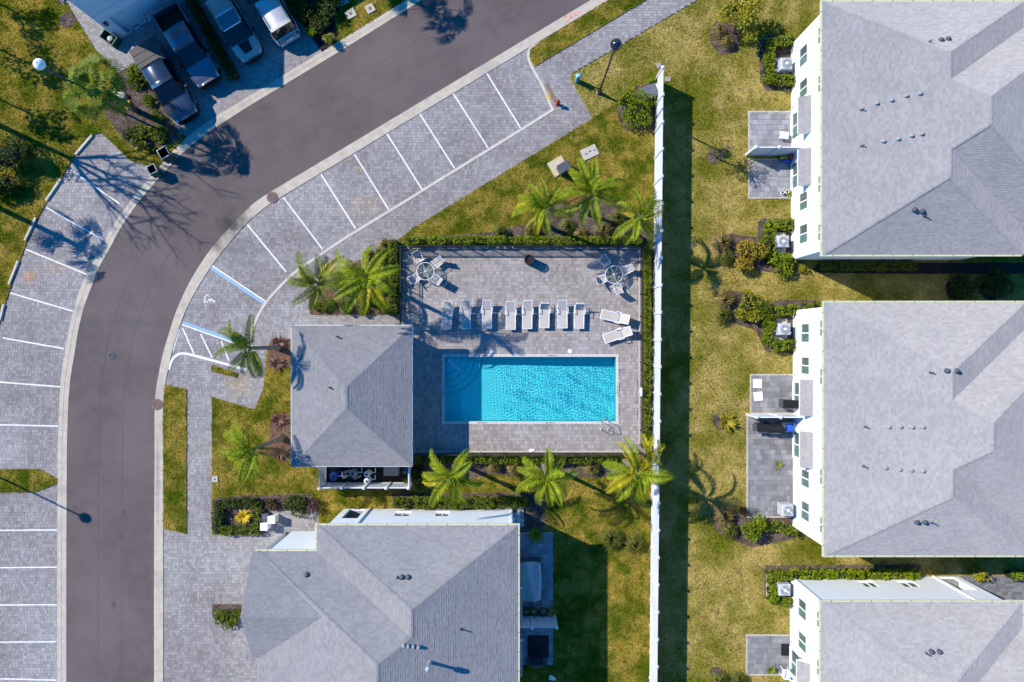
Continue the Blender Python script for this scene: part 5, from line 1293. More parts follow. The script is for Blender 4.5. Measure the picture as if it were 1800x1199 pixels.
# air conditioners ---------------------------------------------------------------
def ac_unit(px, py, label, dx=0.1, pad=True):
    p = G(px, py); t = thing('air_conditioner', label, 'air conditioner', (p.x, p.y, 0.07), 0, 'air conditioners behind the houses')
    if pad: MB().bbox(-.85, -.75, 0, .62, .75, 0.10, .015).build('base_pad', M_CONC, t)
    m = MB(); w = 0.40
    m.frustum([(dx - w, -w), (dx + w, -w), (dx + w, w), (dx - w, w)], 0.1, 0.98, 0.05); m.build('housing', pm('ac_housing', (0.42, 0.43, 0.44), (0.36, .37, .38), 4, 0.5), t)
    MB().lathe((dx, 0), [(0.33, .98), (0.33, 1.01), (0.30, 1.015)], 22).build('fan_ring', M_GREY, t)
    g = MB()
    for k in range(4): g.tube([(dx + (0.08 + .065 * k) * math.cos(a), (0.08 + .065 * k) * math.sin(a), 1.03) for a in np.linspace(0, 6.283, 20)], 0.008, 4)
    g.build('grille', M_STEEL, t)
    MB().lathe((dx, 0), [(0.09, 1.0), (0.09, 1.045), (0.03, 1.05)], 12).build('fan_hub', M_TRIM, t)
    for k in range(3):
        a = k * 2.094; b = MB(); b.add([(dx, 0, .99), (dx + .26 * math.cos(a), .26 * math.sin(a), 1.0), (dx + .26 * math.cos(a + .6), .26 * math.sin(a + .6), 1.018), (dx + .05 * math.cos(a + .8), .05 * math.sin(a + .8), 1.016)], [(0, 1, 2, 3)]); b.build('fan_blade', M_DGREY, t)
    MB().tube([(dx + w, -.2, .3), (dx + w + .15, -.25, .28), (dx + w + .35, -.25, .25)], .03, 6).build('coolant_pipe', M_TRIM, t)
ac_unit(1370, 122, 'grey air conditioner in the hedge bay of the topmost right house, upper end'); ac_unit(1364, 428, 'grey air conditioner below the yellow bush, lower end of the topmost house')
ac_unit(1367, 579, 'grey air conditioner in the upper hedge bay of the middle house'); ac_unit(1372, 891, 'grey air conditioner on the dark patio of the middle house', pad=False)
ac_unit(1367, 1028, 'grey air conditioner in the hedge corner of the lowest right house'); ac_unit(905, 906, 'shaded air conditioner at the rear corner of the street house', -0.05, True)

# ================================================================== POOL FURNITURE
def lounger_proto(back):
    t = thing('sun_lounger', 'x', 'sun lounger', (0, 0, 0))
    # local: foot at y=-1.0, head at y=+1.0
    yh = 0.28; Lb = 0.74; zt = 0.36
    by, bz = yh + Lb * math.cos(back), zt + Lb * math.sin(back)
    f = MB()
    for s in (-1, 1): f.tube([(s * .32, -1.0, zt), (s * .32, yh + .15, zt), (s * .32, 0.62, zt - .02)], 0.028, 6)
    f.tube([(-.32, -1.0, zt), (.32, -1.0, zt)], .028, 6); f.build('frame', M_WHITE, t)
    for s in (-1, 1):
        MB().tube([(s * .32, -.78, zt), (s * .33, -.84, 0)], .024, 6).build('leg', M_WHITE, t); MB().tube([(s * .32, .45, zt), (s * .33, .55, 0)], .024, 6).build('leg', M_WHITE, t)
        MB().tube([(s * .33, -.02, zt), (s * .385, .02, zt + .20), (s * .385, .34, zt + .22), (s * .36, .46, zt + .02)], .026, 6).build('armrest', M_WHITE, t)
    sg = MB(); sg.add([(-.30, -.98, zt + .02), (.30, -.98, zt + .02), (.30, -.35, zt + .0), (-.30, -.35, zt + .0), (.30, yh - .02, zt + .02), (-.30, yh - .02, zt + .02)], [(0, 1, 2, 3), (3, 2, 4, 5)])
    sg.build('seat_sling', M_SLING, t)
    bk = MB(); bk.add([(-.29, yh + .015, zt + .025), (.29, yh + .015, zt + .025), (.29, by, bz), (-.29, by, bz)], [(0, 1, 2, 3)]); b = bk.build('backrest', M_SLING, t)
    bf = MB()
    for s in (-1, 1): bf.tube([(s * .305, yh, zt + .01), (s * .305, by, bz)], .024, 6)
    bf.tube([(-.305, by, bz), (.305, by, bz)], .024, 6); bf.build('backrest_frame', M_WHITE, b)
    st = MB(); st.tube([(-.2, yh + .45 * math.cos(back), zt + .45 * math.sin(back)), (-.2, yh + .6, zt - .02)], .015, 5); st.tube([(.2, yh + .45 * math.cos(back), zt + .45 * math.sin(back)), (.2, yh + .6, zt - .02)], .015, 5); st.build('recline_strut', M_WHITE, t)
    return t
LP, LU = lounger_proto(R(30)), lounger_proto(R(58))
LNG = [((788, 525.5), (784.5, 578), 0, 'leftmost sun lounger of the row, half under palm shadow, slightly askew'), ((818, 525), (819, 577.5), 0, 'second sun lounger from the left, under palm shadow'), ((856, 524), (856, 576.5), 0, 'third sun lounger from the left, on its own before the gap'),
       ((898, 528), (898, 579), 0, 'fourth sun lounger from the left, pulled slightly towards the pool'), ((928, 525), (927, 577.5), 0, 'fifth sun lounger from the left, in full sun'), ((958, 526), (957, 576), 1, 'sixth sun lounger from the left, with steep backrest'),
       ((989, 523), (989, 576.5), 0, 'seventh sun lounger from the left, between the two steep ones'), ((1020, 526), (1018, 577), 1, 'rightmost upright sun lounger of the row, with steep backrest'),
       ((1104, 562), (1057, 552), 0, 'upper of the two sideways sun loungers at the right fence'), ((1112, 580), (1062, 596), 0, 'lower of the two sideways sun loungers at the right fence')]
used = {}
for (hd, ft, k, lab) in LNG:
    a, b = AP(*hd, 0.75).to_2d(), AP(*ft, 0.36).to_2d(); d = (a - b).normalized(); c = b + d * 0.99
    src = (LP, LU)[k]
    o = src if k not in used else copy_tree(src); used[k] = 1
    o.location = (c.x, c.y, 0.062); o.rotation_euler = (0, 0, math.atan2(d.y, d.x) - math.pi / 2); o['label'] = lab; o['group'] = 'sun loungers on the pool deck'
def table(px, py, label):
    p = AP(px, py, 0.72); t = thing('round_table', label, 'table', (p.x, p.y, 0.062), R(20), 'round tables on the pool deck')
    h = .72; MB().tube([(.60 * math.cos(a), .60 * math.sin(a), h) for a in np.linspace(0, 6.2832, 33)], .021, 6).build('rim', M_WHITE, t)
    gl, nt, b = _nodes('table_glass') if 'table_glass' not in MATS else (MATS['table_glass'], None, None)
    if nt:
        MATS['table_glass'] = gl; tr = nt.nodes.new('ShaderNodeBsdfTransparent'); tr.inputs[0].default_value = (.82, .88, .88, 1); mx = nt.nodes.new('ShaderNodeMixShader'); mx.inputs[0].default_value = .08
        b.inputs['Base Color'].default_value = (.05, .06, .06, 1); b.inputs['Roughness'].default_value = .08; nt.links.new(tr.outputs[0], mx.inputs[1]); nt.links.new(b.outputs[0], mx.inputs[2]); nt.links.new(mx.outputs[0], nt.nodes['Material Output'].inputs[0])
    MB().lathe((0, 0), [(.59, h - .004), (.59, h + .004)], 32).build('glass_top', gl, t)
    for a in (0, math.pi / 2): MB().tube([(-.58 * math.cos(a), -.58 * math.sin(a), h - .03), (.58 * math.cos(a), .58 * math.sin(a), h - .03)], .022, 6).build('cross_bar', M_WHITE, t)
    MB().lathe((0, 0), [(.05, h - .04), (.05, h + .02)], 10).build('parasol_sleeve', M_WHITE, t)
    for k in range(4):
        a = k * math.pi / 2 + .78; MB().tube([(.5 * math.cos(a), .5 * math.sin(a), h - .03), (.34 * math.cos(a), .34 * math.sin(a), .35), (.45 * math.cos(a), .45 * math.sin(a), 0)], .022, 6).build('leg', M_WHITE, t)
    return p
tb1 = table(748, 477, 'round glass table at the upper left of the pool deck'); tb2 = table(1079, 483, 'round glass table at the upper right of the pool deck')
def chair_proto():
    t = thing('patio_chair', 'x', 'chair', (0, 0, 0))      # faces -y (towards the table)
    for s in (-1, 1):
        MB().tube([(s * .27, -.25, 0), (s * .27, -.26, .60), (s * .28, .10, .62), (s * .27, .22, .56)], .020, 6).build('armrest', M_WHITE, t)
        MB().tube([(s * .26, .32, 0), (s * .25, .12, .42)], .020, 6).build('leg', M_WHITE, t); MB().tube([(s * .25, -.26, .42), (s * .25, -.27, .02)], .018, 6).build('leg', M_WHITE, t)
    m = MB(); m.add([(-.245, -.27, .43), (.245, -.27, .43), (.245, .20, .39), (-.245, .20, .39)], [(0, 1, 2, 3)]); m.build('seat', M_SLING, t)
    m = MB(); m.add([(-.24, .20, .40), (.24, .20, .40), (.24, .44, .93), (-.24, .44, .93)], [(0, 1, 2, 3)]); b = m.build('backrest', M_SLING_G, t)
    f = MB(); f.tube([(-.25, .18, .38), (-.25, .45, .95), (.25, .45, .95), (.25, .18, .38)], .020, 6); f.tube([(-.25, -.27, .42), (.25, -.27, .42)], .018, 6); f.build('back_frame', M_WHITE, b)
    return t
CP = chair_proto(); first = True
for tb, spots, nm in ((tb1, ((736, 454, 'upper left'), (769, 462, 'upper right'), (731, 489, 'lower left'), (767, 491, 'lower right')), 'left'), (tb2, ((1064, 461, 'upper left'), (1100, 475, 'right'), (1058, 491, 'lower left'), (1085, 506, 'bottom')), 'right')):
    for (px, py, wd) in spots:
        p = AP(px, py, 0.5); d = (tb - p).to_2d().normalized(); o = CP if first else copy_tree(CP); first = False
        o.location = (p.x, p.y, .062); o.rotation_euler = (0, 0, math.atan2(d.y, d.x) + math.pi / 2); o['label'] = 'white framed sling chair %s of the %s deck table' % (wd, nm); o['group'] = 'chairs round the deck tables'
# litter bin
p = AP(930, 456, .9); t = thing('litter_bin', 'black slatted round litter bin at the upper deck fence', 'bin', (p.x, p.y, .062))
for k in range(18):
    a = k * 2 * math.pi / 18; MB().obox((.31 * math.cos(a), .31 * math.sin(a)), (-math.sin(a), math.cos(a)), .07, .02, .05, .92).build('slat', M_BLACK, t)
MB().lathe((0, 0), [(.26, .03), (.26, .85), (.22, .86)], 18).build('liner', M_TRIMBLACK, t)
rg = MB(); rg.tube([(.30 * math.cos(a), .30 * math.sin(a), .95) for a in np.linspace(0, 6.2832, 25)], .04, 6); rg.build('rim', M_BLACK, t)
# skimmer lids, pool rails, step handrail, life ring
for (px, py, lab) in ((864.5, 618, 'round white skimmer lid in the palm shadow beside the pool'), (1001.5, 617, 'round white skimmer lid in the sun beside the pool')):
    p = G(px, py); t = thing('skimmer_lid', lab, 'lid', (p.x, p.y, .060), 0, 'skimmer lids'); MB().lathe((0, 0), [(.14, 0), (.14, .008), (.125, .010)], 20).build('lid', M_TRIM, t); MB().lathe((0, 0), [(.02, .010), (.02, .014)], 8).build('finger_hole', M_GREY, t)
p = G(1063, 746); t = thing('pool_ladder', 'chrome pool ladder rails at the lower right pool edge', 'ladder', (p.x, p.y, .062))
for s in (-0.25, 0.25):
    pts = [(s, -.38, 0), (s, -.38, .55), (s, -.34, .72), (s, -.2, .80), (s, .02, .78), (s, .16, .66), (s, .2, .45), (s, .22, -.55)]
    MB().tube(pts, .022, 8).build('rail', pm('dull_steel', (.16, .17, .18), None, 8, .35, metal=.7), t, True); MB().lathe((s, -.38), [(.06, 0), (.06, .015), (.03, .03)], 12).build('escutcheon', M_STEEL, t)  # shiny rails darkened, their shadows are put into the steel colour
for z in (-.15, -.42): MB().box(-.25, .16, z, .25, .27, z + .03).build('tread', M_GREY, t)
p = G(800, 642); t = thing('step_handrail', 'thin pale handrail across the curved pool steps', 'handrail', (p.x, p.y, -.9))
MB().tube([(-.40, .40, .9), (-.40, .40, 1.72), (-.3, .3, 1.80), (.30, -.30, 1.42), (.36, -.36, 1.30), (.36, -.36, 0.05)], .022, 8).build('rail', M_STEEL, t, True); MB().lathe((-.40, .40), [(.05, .96), (.05, .98)], 10).build('escutcheon', M_STEEL, t)
p = G(1122.5, 687); t = thing('safety_sign', 'narrow white sign board on the right pool fence', 'sign', (p.x, p.y, .06)); MB().box(-.02, -.28, .55, .02, .28, 1.15).build('board', M_TRIM, t)
for s in (-1, 1): MB().box(-.03, s * .2 - .02, .3, -.021, s * .2 + .02, 1.1).build('bracket', M_BLACK, t)
p = G(934, 792); t = thing('towel', 'small crumpled white towel on the lower deck edge', 'towel', (p.x, p.y, .062)); m = MB(); blob(m, (0, 0, .02), .14, .4, 10, 5); blob(m, (.16, .02, .02), .11, .4, 9, 5); m.build('cloth', M_TRIM, t, True)

# pool equipment ------------------------------------------------------------------
def tank(px, py, r, h, mat, label, name='filter_tank', collar=True):
    p = AP(px, py, h); t = thing(name, label, 'pool equipment', (p.x, p.y, .07), 0, 'pool equipment behind the pool house')
    MB().lathe((0, 0), [(r * .9, 0), (r, .08), (r, h - .18), (r * .9, h - .08), (r * .62, h)], 20).build('tank_body', mat, t, False)
    MB().lathe((0, 0), [(r * .45, h - .03), (r * .45, h + .03), (r * .3, h + .06)], 16).build('lid', M_DGREY, t)
    if collar: MB().tube([(r, 0, .25), (r + .25, .0, .25), (r + .25, 0.3, .25)], .04, 8).build('pipe', M_TRIM, t)
tank(644.5, 834, .21, 1.0, M_TRIM, 'upper of the two white filter tanks in the equipment yard'); tank(644.5, 846, .21, .95, M_TRIM, 'lower of the two white filter tanks in the equipment yard')
tank(620, 833, .27, .8, M_GREY, 'grey round filter with pale lid left of the white tanks'); tank(586, 838, .30, .6, M_BLUE, 'dark blue round pump at the left end of the equipment yard', 'pump')
tank(712, 829, .22, .7, pm('blue_grey_plastic', (.06, .12, .2), None, 4, .5), 'blue grey tank at the right end of the equipment yard', 'chlorine_tank')
p = G(691, 822); t = thing('pool_heater', 'tan box shaped pool heater in the equipment yard', 'heater', (p.x, p.y, .07)); MB().bbox(-.50, -.40, 0, .50, .40, .85, .03).build('casing', M_TAN, t); MB().box(.505, -.36, .1, .53, .36, .8).build('side_louvre', M_WOOD, t); MB().box(-.3, -.415, .5, .0, -.402, .7).build('control_panel', M_DGREY, t)
for (px, py, lab) in ((608, 845, 'small pale pump motor beside the grey filter'), (612, 836, 'small dark pump behind the pale pump motor'), (628, 846, 'small pale valve box in front of the grey filter')):
    p = G(px, py - 8); t = thing('pump_motor', lab, 'pump', (p.x, p.y, .07), R(20), 'small pumps in the equipment yard'); MB().tube([(-.2, 0, .18), (.2, 0, .18)], .11, 12).build('motor', M_GREY, t); MB().box(-.2, -.1, 0, .2, .1, .07).build('foot', M_DGREY, t); MB().tube([(.2, 0, .18), (.35, 0, .18), (.35, 0, .5)], .035, 8).build('pipe', M_TRIM, t)

# ================================================================== PATIO THINGS
def grill(px, py, rz, label, body=M_BLACK, lidm=M_TRIMBLACK):
    p = G(px, py); t = thing('barbecue_grill', label, 'grill', (p.x, p.y, .1), rz, 'barbecue grills on the patios')
    MB().bbox(-.45, -.28, .35, .45, .28, .85, .03).build('firebox', body, t)
    m = MB(); m.add([(-.45, y, z) for y, z in ((-.28, .86), (-.26, 1.02), (-.1, 1.16), (.12, 1.14), (.27, 1.0), (.28, .86))] + [(.45, y, z) for y, z in ((-.28, .86), (-.26, 1.02), (-.1, 1.16), (.12, 1.14), (.27, 1.0), (.28, .86))], [(0, 1, 2, 3, 4, 5), (11, 10, 9, 8, 7, 6)] + [(i, i + 1, 7 + i, 6 + i) for i in range(5)]); m.build('hood', lidm, t)
    for s in (-1, 1): MB().bbox(s * .62 - .16, -.25, .82, s * .62 + .16, .25, .87, .01).build('side_shelf', M_DGREY, t)
    MB().tube([(-.35, -.33, .98), (.35, -.33, .98)], .018, 6).build('handle', M_STEEL, t)
    for a in (-.4, .4):
        for b in (-.24, .24): MB().tube([(a, b, .36), (a, b, 0)], .025, 6).build('leg', M_BLACK, t)
grill(1379, 708, R(-4), 'dark barbecue grill standing alone on the upper patio of the middle house'); grill(1334, 748, R(3), 'black covered barbecue grill nearest the divider fence end'); grill(1352, 750, R(-2), 'black barbecue grill between its twin and the blue chest')
p = G(1381, 749); t = thing('cool_chest', 'grey wheeled chest with bright blue lid by the divider fence', 'chest', (p.x, p.y, .1), R(2)); MB().bbox(-.55, -.33, .05, .5, .33, .62, .06).build('chest_body', M_COVER, t); MB().bbox(-.28, -.26, .62, .28, .26, .74, .04).build('lid', M_BLUE, t)
for s in (-1, 1): MB().tube([(-.45, s * .28, .06), (-.45, s * .35, .06)], .09, 12).build('wheel', M_TYRE, t)
for (px, py, rz, lab) in ((1330.5, 674, 0, 'upper of two white boards lying on the dark patio'), (1332, 696.5, R(5), 'lower of two white boards lying on the dark patio')):
    p = G(px, py); t = thing('white_board', lab, 'board', (p.x, p.y, .097), rz, 'white boards on the patio'); MB().bbox(-.31, -.31, 0, .31, .31, .025, .006).build('panel', M_TRIM, t); MB().box(-.29, -.012, .025, .29, .012, .029).build('seam', M_COVER, t)
p = G(1374, 241); t = thing('slatted_bench', 'small slatted pale wooden bench on the topmost patio', 'bench', (p.x, p.y, .1), R(-8))
for k in range(7): MB().box(-.30, -.24 + k * .07, .36, .30, -.19 + k * .07, .39).build('slat', M_TRIM, t)
for a in (-.26, .26):
    MB().box(a - .03, -.24, .30, a + .03, .24, .36).build('bearer', M_TRIM, t)
    for b in (-.2, .2): MB().tube([(a, b, .3), (a, b, 0)], .025, 6).build('leg', M_TRIM, t)
p = G(1378, 279); t = thing('toy_scooter', 'yellow and red toy leaning by the topmost divider fence', 'toy', (p.x, p.y, .1), R(5)); MB().bbox(-.40, -.09, .08, .28, .09, .16, .02).build('deck', pm('yellow_plastic', (.5, .40, .05), None, 4, .5), t); MB().bbox(.2, -.16, .1, .42, .16, .55, .05).build('front_body', M_RED, t); MB().bbox(-.25, -.32, .02, .3, -.12, .25, .05).build('side_box', M_BLUE, t)
for a in (-.35, .33): MB().tube([(a, -.11, .08), (a, .11, .08)], .08, 12).build('wheel', M_TYRE, t)
for (px, py, lab) in ((1373, 340, 'left of two small white pots on the lower patio'), (1381, 339, 'right of two small white pots on the lower patio')):
    p = G(px, py); t = thing('small_pot', lab, 'pot', (p.x, p.y, .095), 0, 'small pots on the patio'); MB().lathe((0, 0), [(.08, 0), (.11, .22), (.12, .24), (.10, .24), (.09, .2)], 12).build('pot', M_TRIM, t); MB().lathe((0, 0), [(.09, .19), (.09, .2)], 10).build('soil', M_MULCH_DARK, t)
rosette('potted_plant', 'small bright green plant at the wall of the topmost house', G(1385, 341, .1), .35, M_LEAF_B, 10)
rosette('fern', 'lone bright green sprig on the dark patio of the middle house', G(1366, 816, .1), .5, M_LEAF_B, 9, wid=.04)
rosette('potted_palm', 'round bushy potted palm on the lowest patio', G(1352, 1174, .1), .55, M_LEAF_B, 30, wid=.03, rise=1.2)
p = G(1379, 1141); t = thing('door_mat', 'dark door mat on the lowest patio', 'mat', (p.x, p.y, .097)); MB().bbox(-.28, -.42, 0, .28, .42, .02, .005).build('mat', M_TRIMBLACK, t)
p = G(1376, 1177); t = thing('garden_chair', 'white plastic garden chair on the lowest patio', 'chair', (p.x, p.y, .1), R(170)); MB().bbox(-.25, -.25, .38, .25, .25, .43, .02).build('seat', M_TRIM, t); MB().box(-.25, .22, .43, .25, .27, .85).build('backrest', M_TRIM, t)
for a in (-.22, .22):
    MB().box(a - .03, -.25, .60, a + .03, .24, .64).build('armrest', M_TRIM, t)
    for b in (-.22, .22): MB().tube([(a, b, .38), (a * 1.1, b * 1.1, 0)], .025, 6).build('leg', M_TRIM, t)
# covered hot tub and shaded patio of the street house
p = G(931, 1014); t = thing('hot_tub', 'grey covered hot tub with sagging cover on the shaded patio', 'hot tub', (p.x, p.y, .1))
W_, L_ = .78, 1.38; nx, ny = 12, 18; V = []; F = []
for j in range(ny + 1):
    for i in range(nx + 1):
        u, v = i / nx * 2 - 1, j / ny * 2 - 1; ru = max(abs(u), abs(v)); 
        k = 1 - 0.12 * max(0, abs(u) + abs(v) - 1.3); z = .95 - .10 * (ru > .93) + .10 * math.exp(-((u * .9 + .35 * v) ** 2) * 9) - .05 * math.exp(-((u - .3) ** 2 + (v + .2) ** 2) * 6) + random.uniform(-.012, .012)
        V.append((u * W_ * k, v * L_ * k, z))
for j in range(ny):
    for i in range(nx): a = j * (nx + 1) + i; F.append((a, a + 1, a + nx + 2, a + nx + 1))
MB().add(V, F).build('cover', M_COVER, t, True); MB().frustum([(-W_, -L_), (W_, -L_), (W_, L_), (-W_, L_)], 0, .86, .2).build('tub', M_DGREY, t)
p = G(946, 1135); t = thing('door_mat', 'large black mat on the lower shaded patio', 'mat', (p.x, p.y, .098)); MB().bbox(-.75, -.78, 0, .75, .78, .02, .005).build('mat', M_TRIMBLACK, t)
grill(942, 1151, 0, 'black covered grill in the shade right of the street house')
p = G(968, 1189); t = thing('garden_ornament', 'small white ornament lying on the shaded lawn at the bottom', 'ornament', (p.x, p.y, .05), R(-15)); m = MB(); blob(m, (0, 0, .12), .18, .9, 10, 6); blob(m, (.24, -.05, .1), .12, .9, 9, 5); m.build('ornament_body', M_TRIM, t, True); MB().lathe((0, 0), [(.12, 0), (.12, .03)], 10).build('foot', M_GREY, t)
for i, (px, mm, lab) in enumerate(((925, M_LEAF_D, 'leftmost dark potted plant above the shaded divider fence'), (940, M_LEAF, 'second potted plant above the shaded divider fence'), (955, M_LEAF_R, 'reddish potted plant above the shaded divider fence'), (968, M_LEAF_YG, 'yellow green potted plant at the end of the shaded divider fence'))):
    t = rosette('potted_plant', lab, G(px, 1072, .1), .55, mm, 16, group='potted plants above the shaded fence', rise=1.0); MB().lathe((0, 0), [(.14, -.02), (.19, .26), (.17, .26), (.16, .2)], 14).build('pot', M_WOOD, t)

# ================================================================== VEHICLES
def loft(sections, name, mat, parent, smooth=True, caps=True):
    """sections: list of (x, [(y, z), ...]) half profiles from bottom to top centre, mirrored"""
    mb = MB(); rows = []
    for x, hp in sections: rows.append([(x, y, z) for y, z in hp] + [(x, -y, z) for y, z in hp[::-1] if y > 1e-6])
    k = len(rows[0]); vs = [v for r in rows for v in r]; fs = []
    for i in range(len(rows) - 1):
        for j in range(k - 1): fs.append((i * k + j, i * k + j + 1, (i + 1) * k + j + 1, (i + 1) * k + j))
    if caps: fs += [tuple(range(k)), tuple(range((len(rows) - 1) * k, len(rows) * k))[::-1]]
    o = mb.add(vs, fs).build(name, mat, parent, smooth)
    return o
def wheel_set(t, L, W, xs, r=.38):
    for x in xs:
        for s in (-1, 1):
            o = MB().tube([(x, s * (W / 2 - .26), r), (x, s * (W / 2 - .02), r)], r, 20).build('wheel', M_TYRE, t); MB().tube([(x, s * (W / 2 - .05), r), (x, s * (W / 2 + .002), r)], r * .62, 14).build('rim', M_STEEL, o)
def pickup(name, label, px, py, heading, paint, bed_cover=None, L=5.85, W=2.02, group='vehicles on the shaded driveways'):
    c = G(px, py); t = thing(name, label, 'pickup truck', (c.x, c.y, 0.01), heading, group)
    hw = W / 2; x0 = -L / 2; x1 = L / 2; cb, cf = x0 + 1.85, x1 - 1.55      # cab rear, windscreen base
    def low(x, w, zt, r=.10): return (x, [(w * .93, .32), (w, .5), (w, zt - .28), (w - .03, zt - r), (w - .14, zt), (w * .5, zt + .015), (0, zt + .025)])
    # front: bonnet and wings
    loft([low(cf - .15, hw, 1.14), low(cf + .3, hw, 1.15), low(x1 - .75, hw - .02, 1.13), low(x1 - .42, hw - .08, 1.09), low(x1 - .18, hw - .2, 1.02), (x1 + .02, [(hw - .44, .36), (hw - .4, .5), (hw - .4, .72), (hw - .42, .86), (hw - .48, .92), ((hw - .3) * .5, .945), (0, .95)])], 'bonnet', paint, t)
    # cab lower body
    loft([low(cb, hw, 1.18), low(cb + .7, hw, 1.18), low(cf - .15, hw, 1.15)], 'cab_body', paint, t)
    # glasshouse
    g0, g1 = hw - .06, hw - .26
    loft([(cb + .02, [(g0, 1.15), (g1, 1.84), (0, 1.86)]), (cb + .18, [(g0, 1.15), (g1, 1.86), (0, 1.88)]), (cf - .82, [(g0, 1.15), (g1, 1.86), (0, 1.88)]), (cf - .35, [(g0, 1.15), (g1 + .05, 1.55), (0, 1.57)]), (cf + .12, [(g0 - .02, 1.13), (g1 + .14, 1.17), (0, 1.18)])], 'window_glass', M_CARGLASS, t, False)
    loft([(cb + .06, [(g1 + .05, 1.80), (g1 + .01, 1.885), (0, 1.915)]), (cb + .3, [(g1 + .05, 1.82), (g1 + .01, 1.905), (0, 1.94)]), (cf - 1.1, [(g1 + .05, 1.82), (g1 + .01, 1.90), (0, 1.935)]), (cf - .78, [(g1 + .05, 1.80), (g1 + .01, 1.865), (0, 1.89)])], 'cab_roof', paint, t)
    # load bed: sides, floor, tailgate
    for s in (-1, 1):
        m = MB(); m.bbox(x0 + .06, min(s * hw, s * (hw - .12)), .38, cb - .03, max(s * hw, s * (hw - .12)), 1.22, .04); m.build('bed_side', paint, t)
    MB().bbox(x0 + .02, -hw + .06, .5, x0 + .12, hw - .06, 1.2, .03).build('tailgate', paint, t); MB().box(x0 + .12, -hw + .12, .55, cb - .03, hw - .12, .62).build('bed_floor', M_TRIMBLACK, t); MB().box(cb - .10, -hw + .12, .62, cb - .035, hw - .12, 1.2).build('bed_front', M_TRIMBLACK, t)
    if bed_cover:
        k = 3
        for i in range(k): a = x0 + .02 + i * (cb - x0 - .1) / k; MB().bbox(a + .004, -hw + .03, 1.221, a + (cb - x0 - .1) / k - .004, hw - .03, 1.26, .02).build('bed_cover_panel', bed_cover, t)
    MB().prism([(x1 - .45, -hw + .06), (x1 - .12, -hw + .18), (x1 + .07, -hw + .48), (x1 + .10, 0), (x1 + .07, hw - .48), (x1 - .12, hw - .18), (x1 - .45, hw - .06)], .36, .64).build('front_bumper', M_TRIMBLACK, t); MB().bbox(x0 - .10, -hw + .08, .42, x0 + .02, hw - .08, .62, .03).build('rear_bumper', M_TRIMBLACK, t)
    MB().box(x1 - .02, -.52, .68, x1 + .02, .52, .90).build('grille', M_TRIMBLACK, t)
    for s in (-1, 1):
        MB().bbox(x1 - .34, s * (hw - .30) - .12, .72, x1 - .10, s * (hw - .30) + .12, .95, .05).build('headlight', M_LAMPGLASS, t); MB().box(x0 - .005, s * (hw - .10) - .07, .85, x0 + .05, s * (hw - .10) + .07, 1.15).build('tail_light', M_TAILLAMP, t)
        MB().bbox(cf - .28, s * (hw + .12) - .13, 1.12, cf - .10, s * (hw + .12) + .13, 1.32, .03).build('wing_mirror', M_TRIMBLACK, t)
    MB().tube([(cf + .16, -.6, 1.175), (cf + .12, .0, 1.19)], .012, 5).build('wiper', M_TRIMBLACK, t)
    wheel_set(t, L, W, (x0 + 1.15, x1 - 1.0)); return t
hd = math.atan2(n31.y, n31.x)
pickup('pickup_truck', 'black pickup with flat bed cover, half in sun, beside the palm bed', 302, 152, hd, M_CARBLACK, M_TONNEAU)
pickup('pickup_truck', 'charcoal pickup with open dark load bed, second from the palm bed', 340, 90, hd, M_CARSHEEN, None)
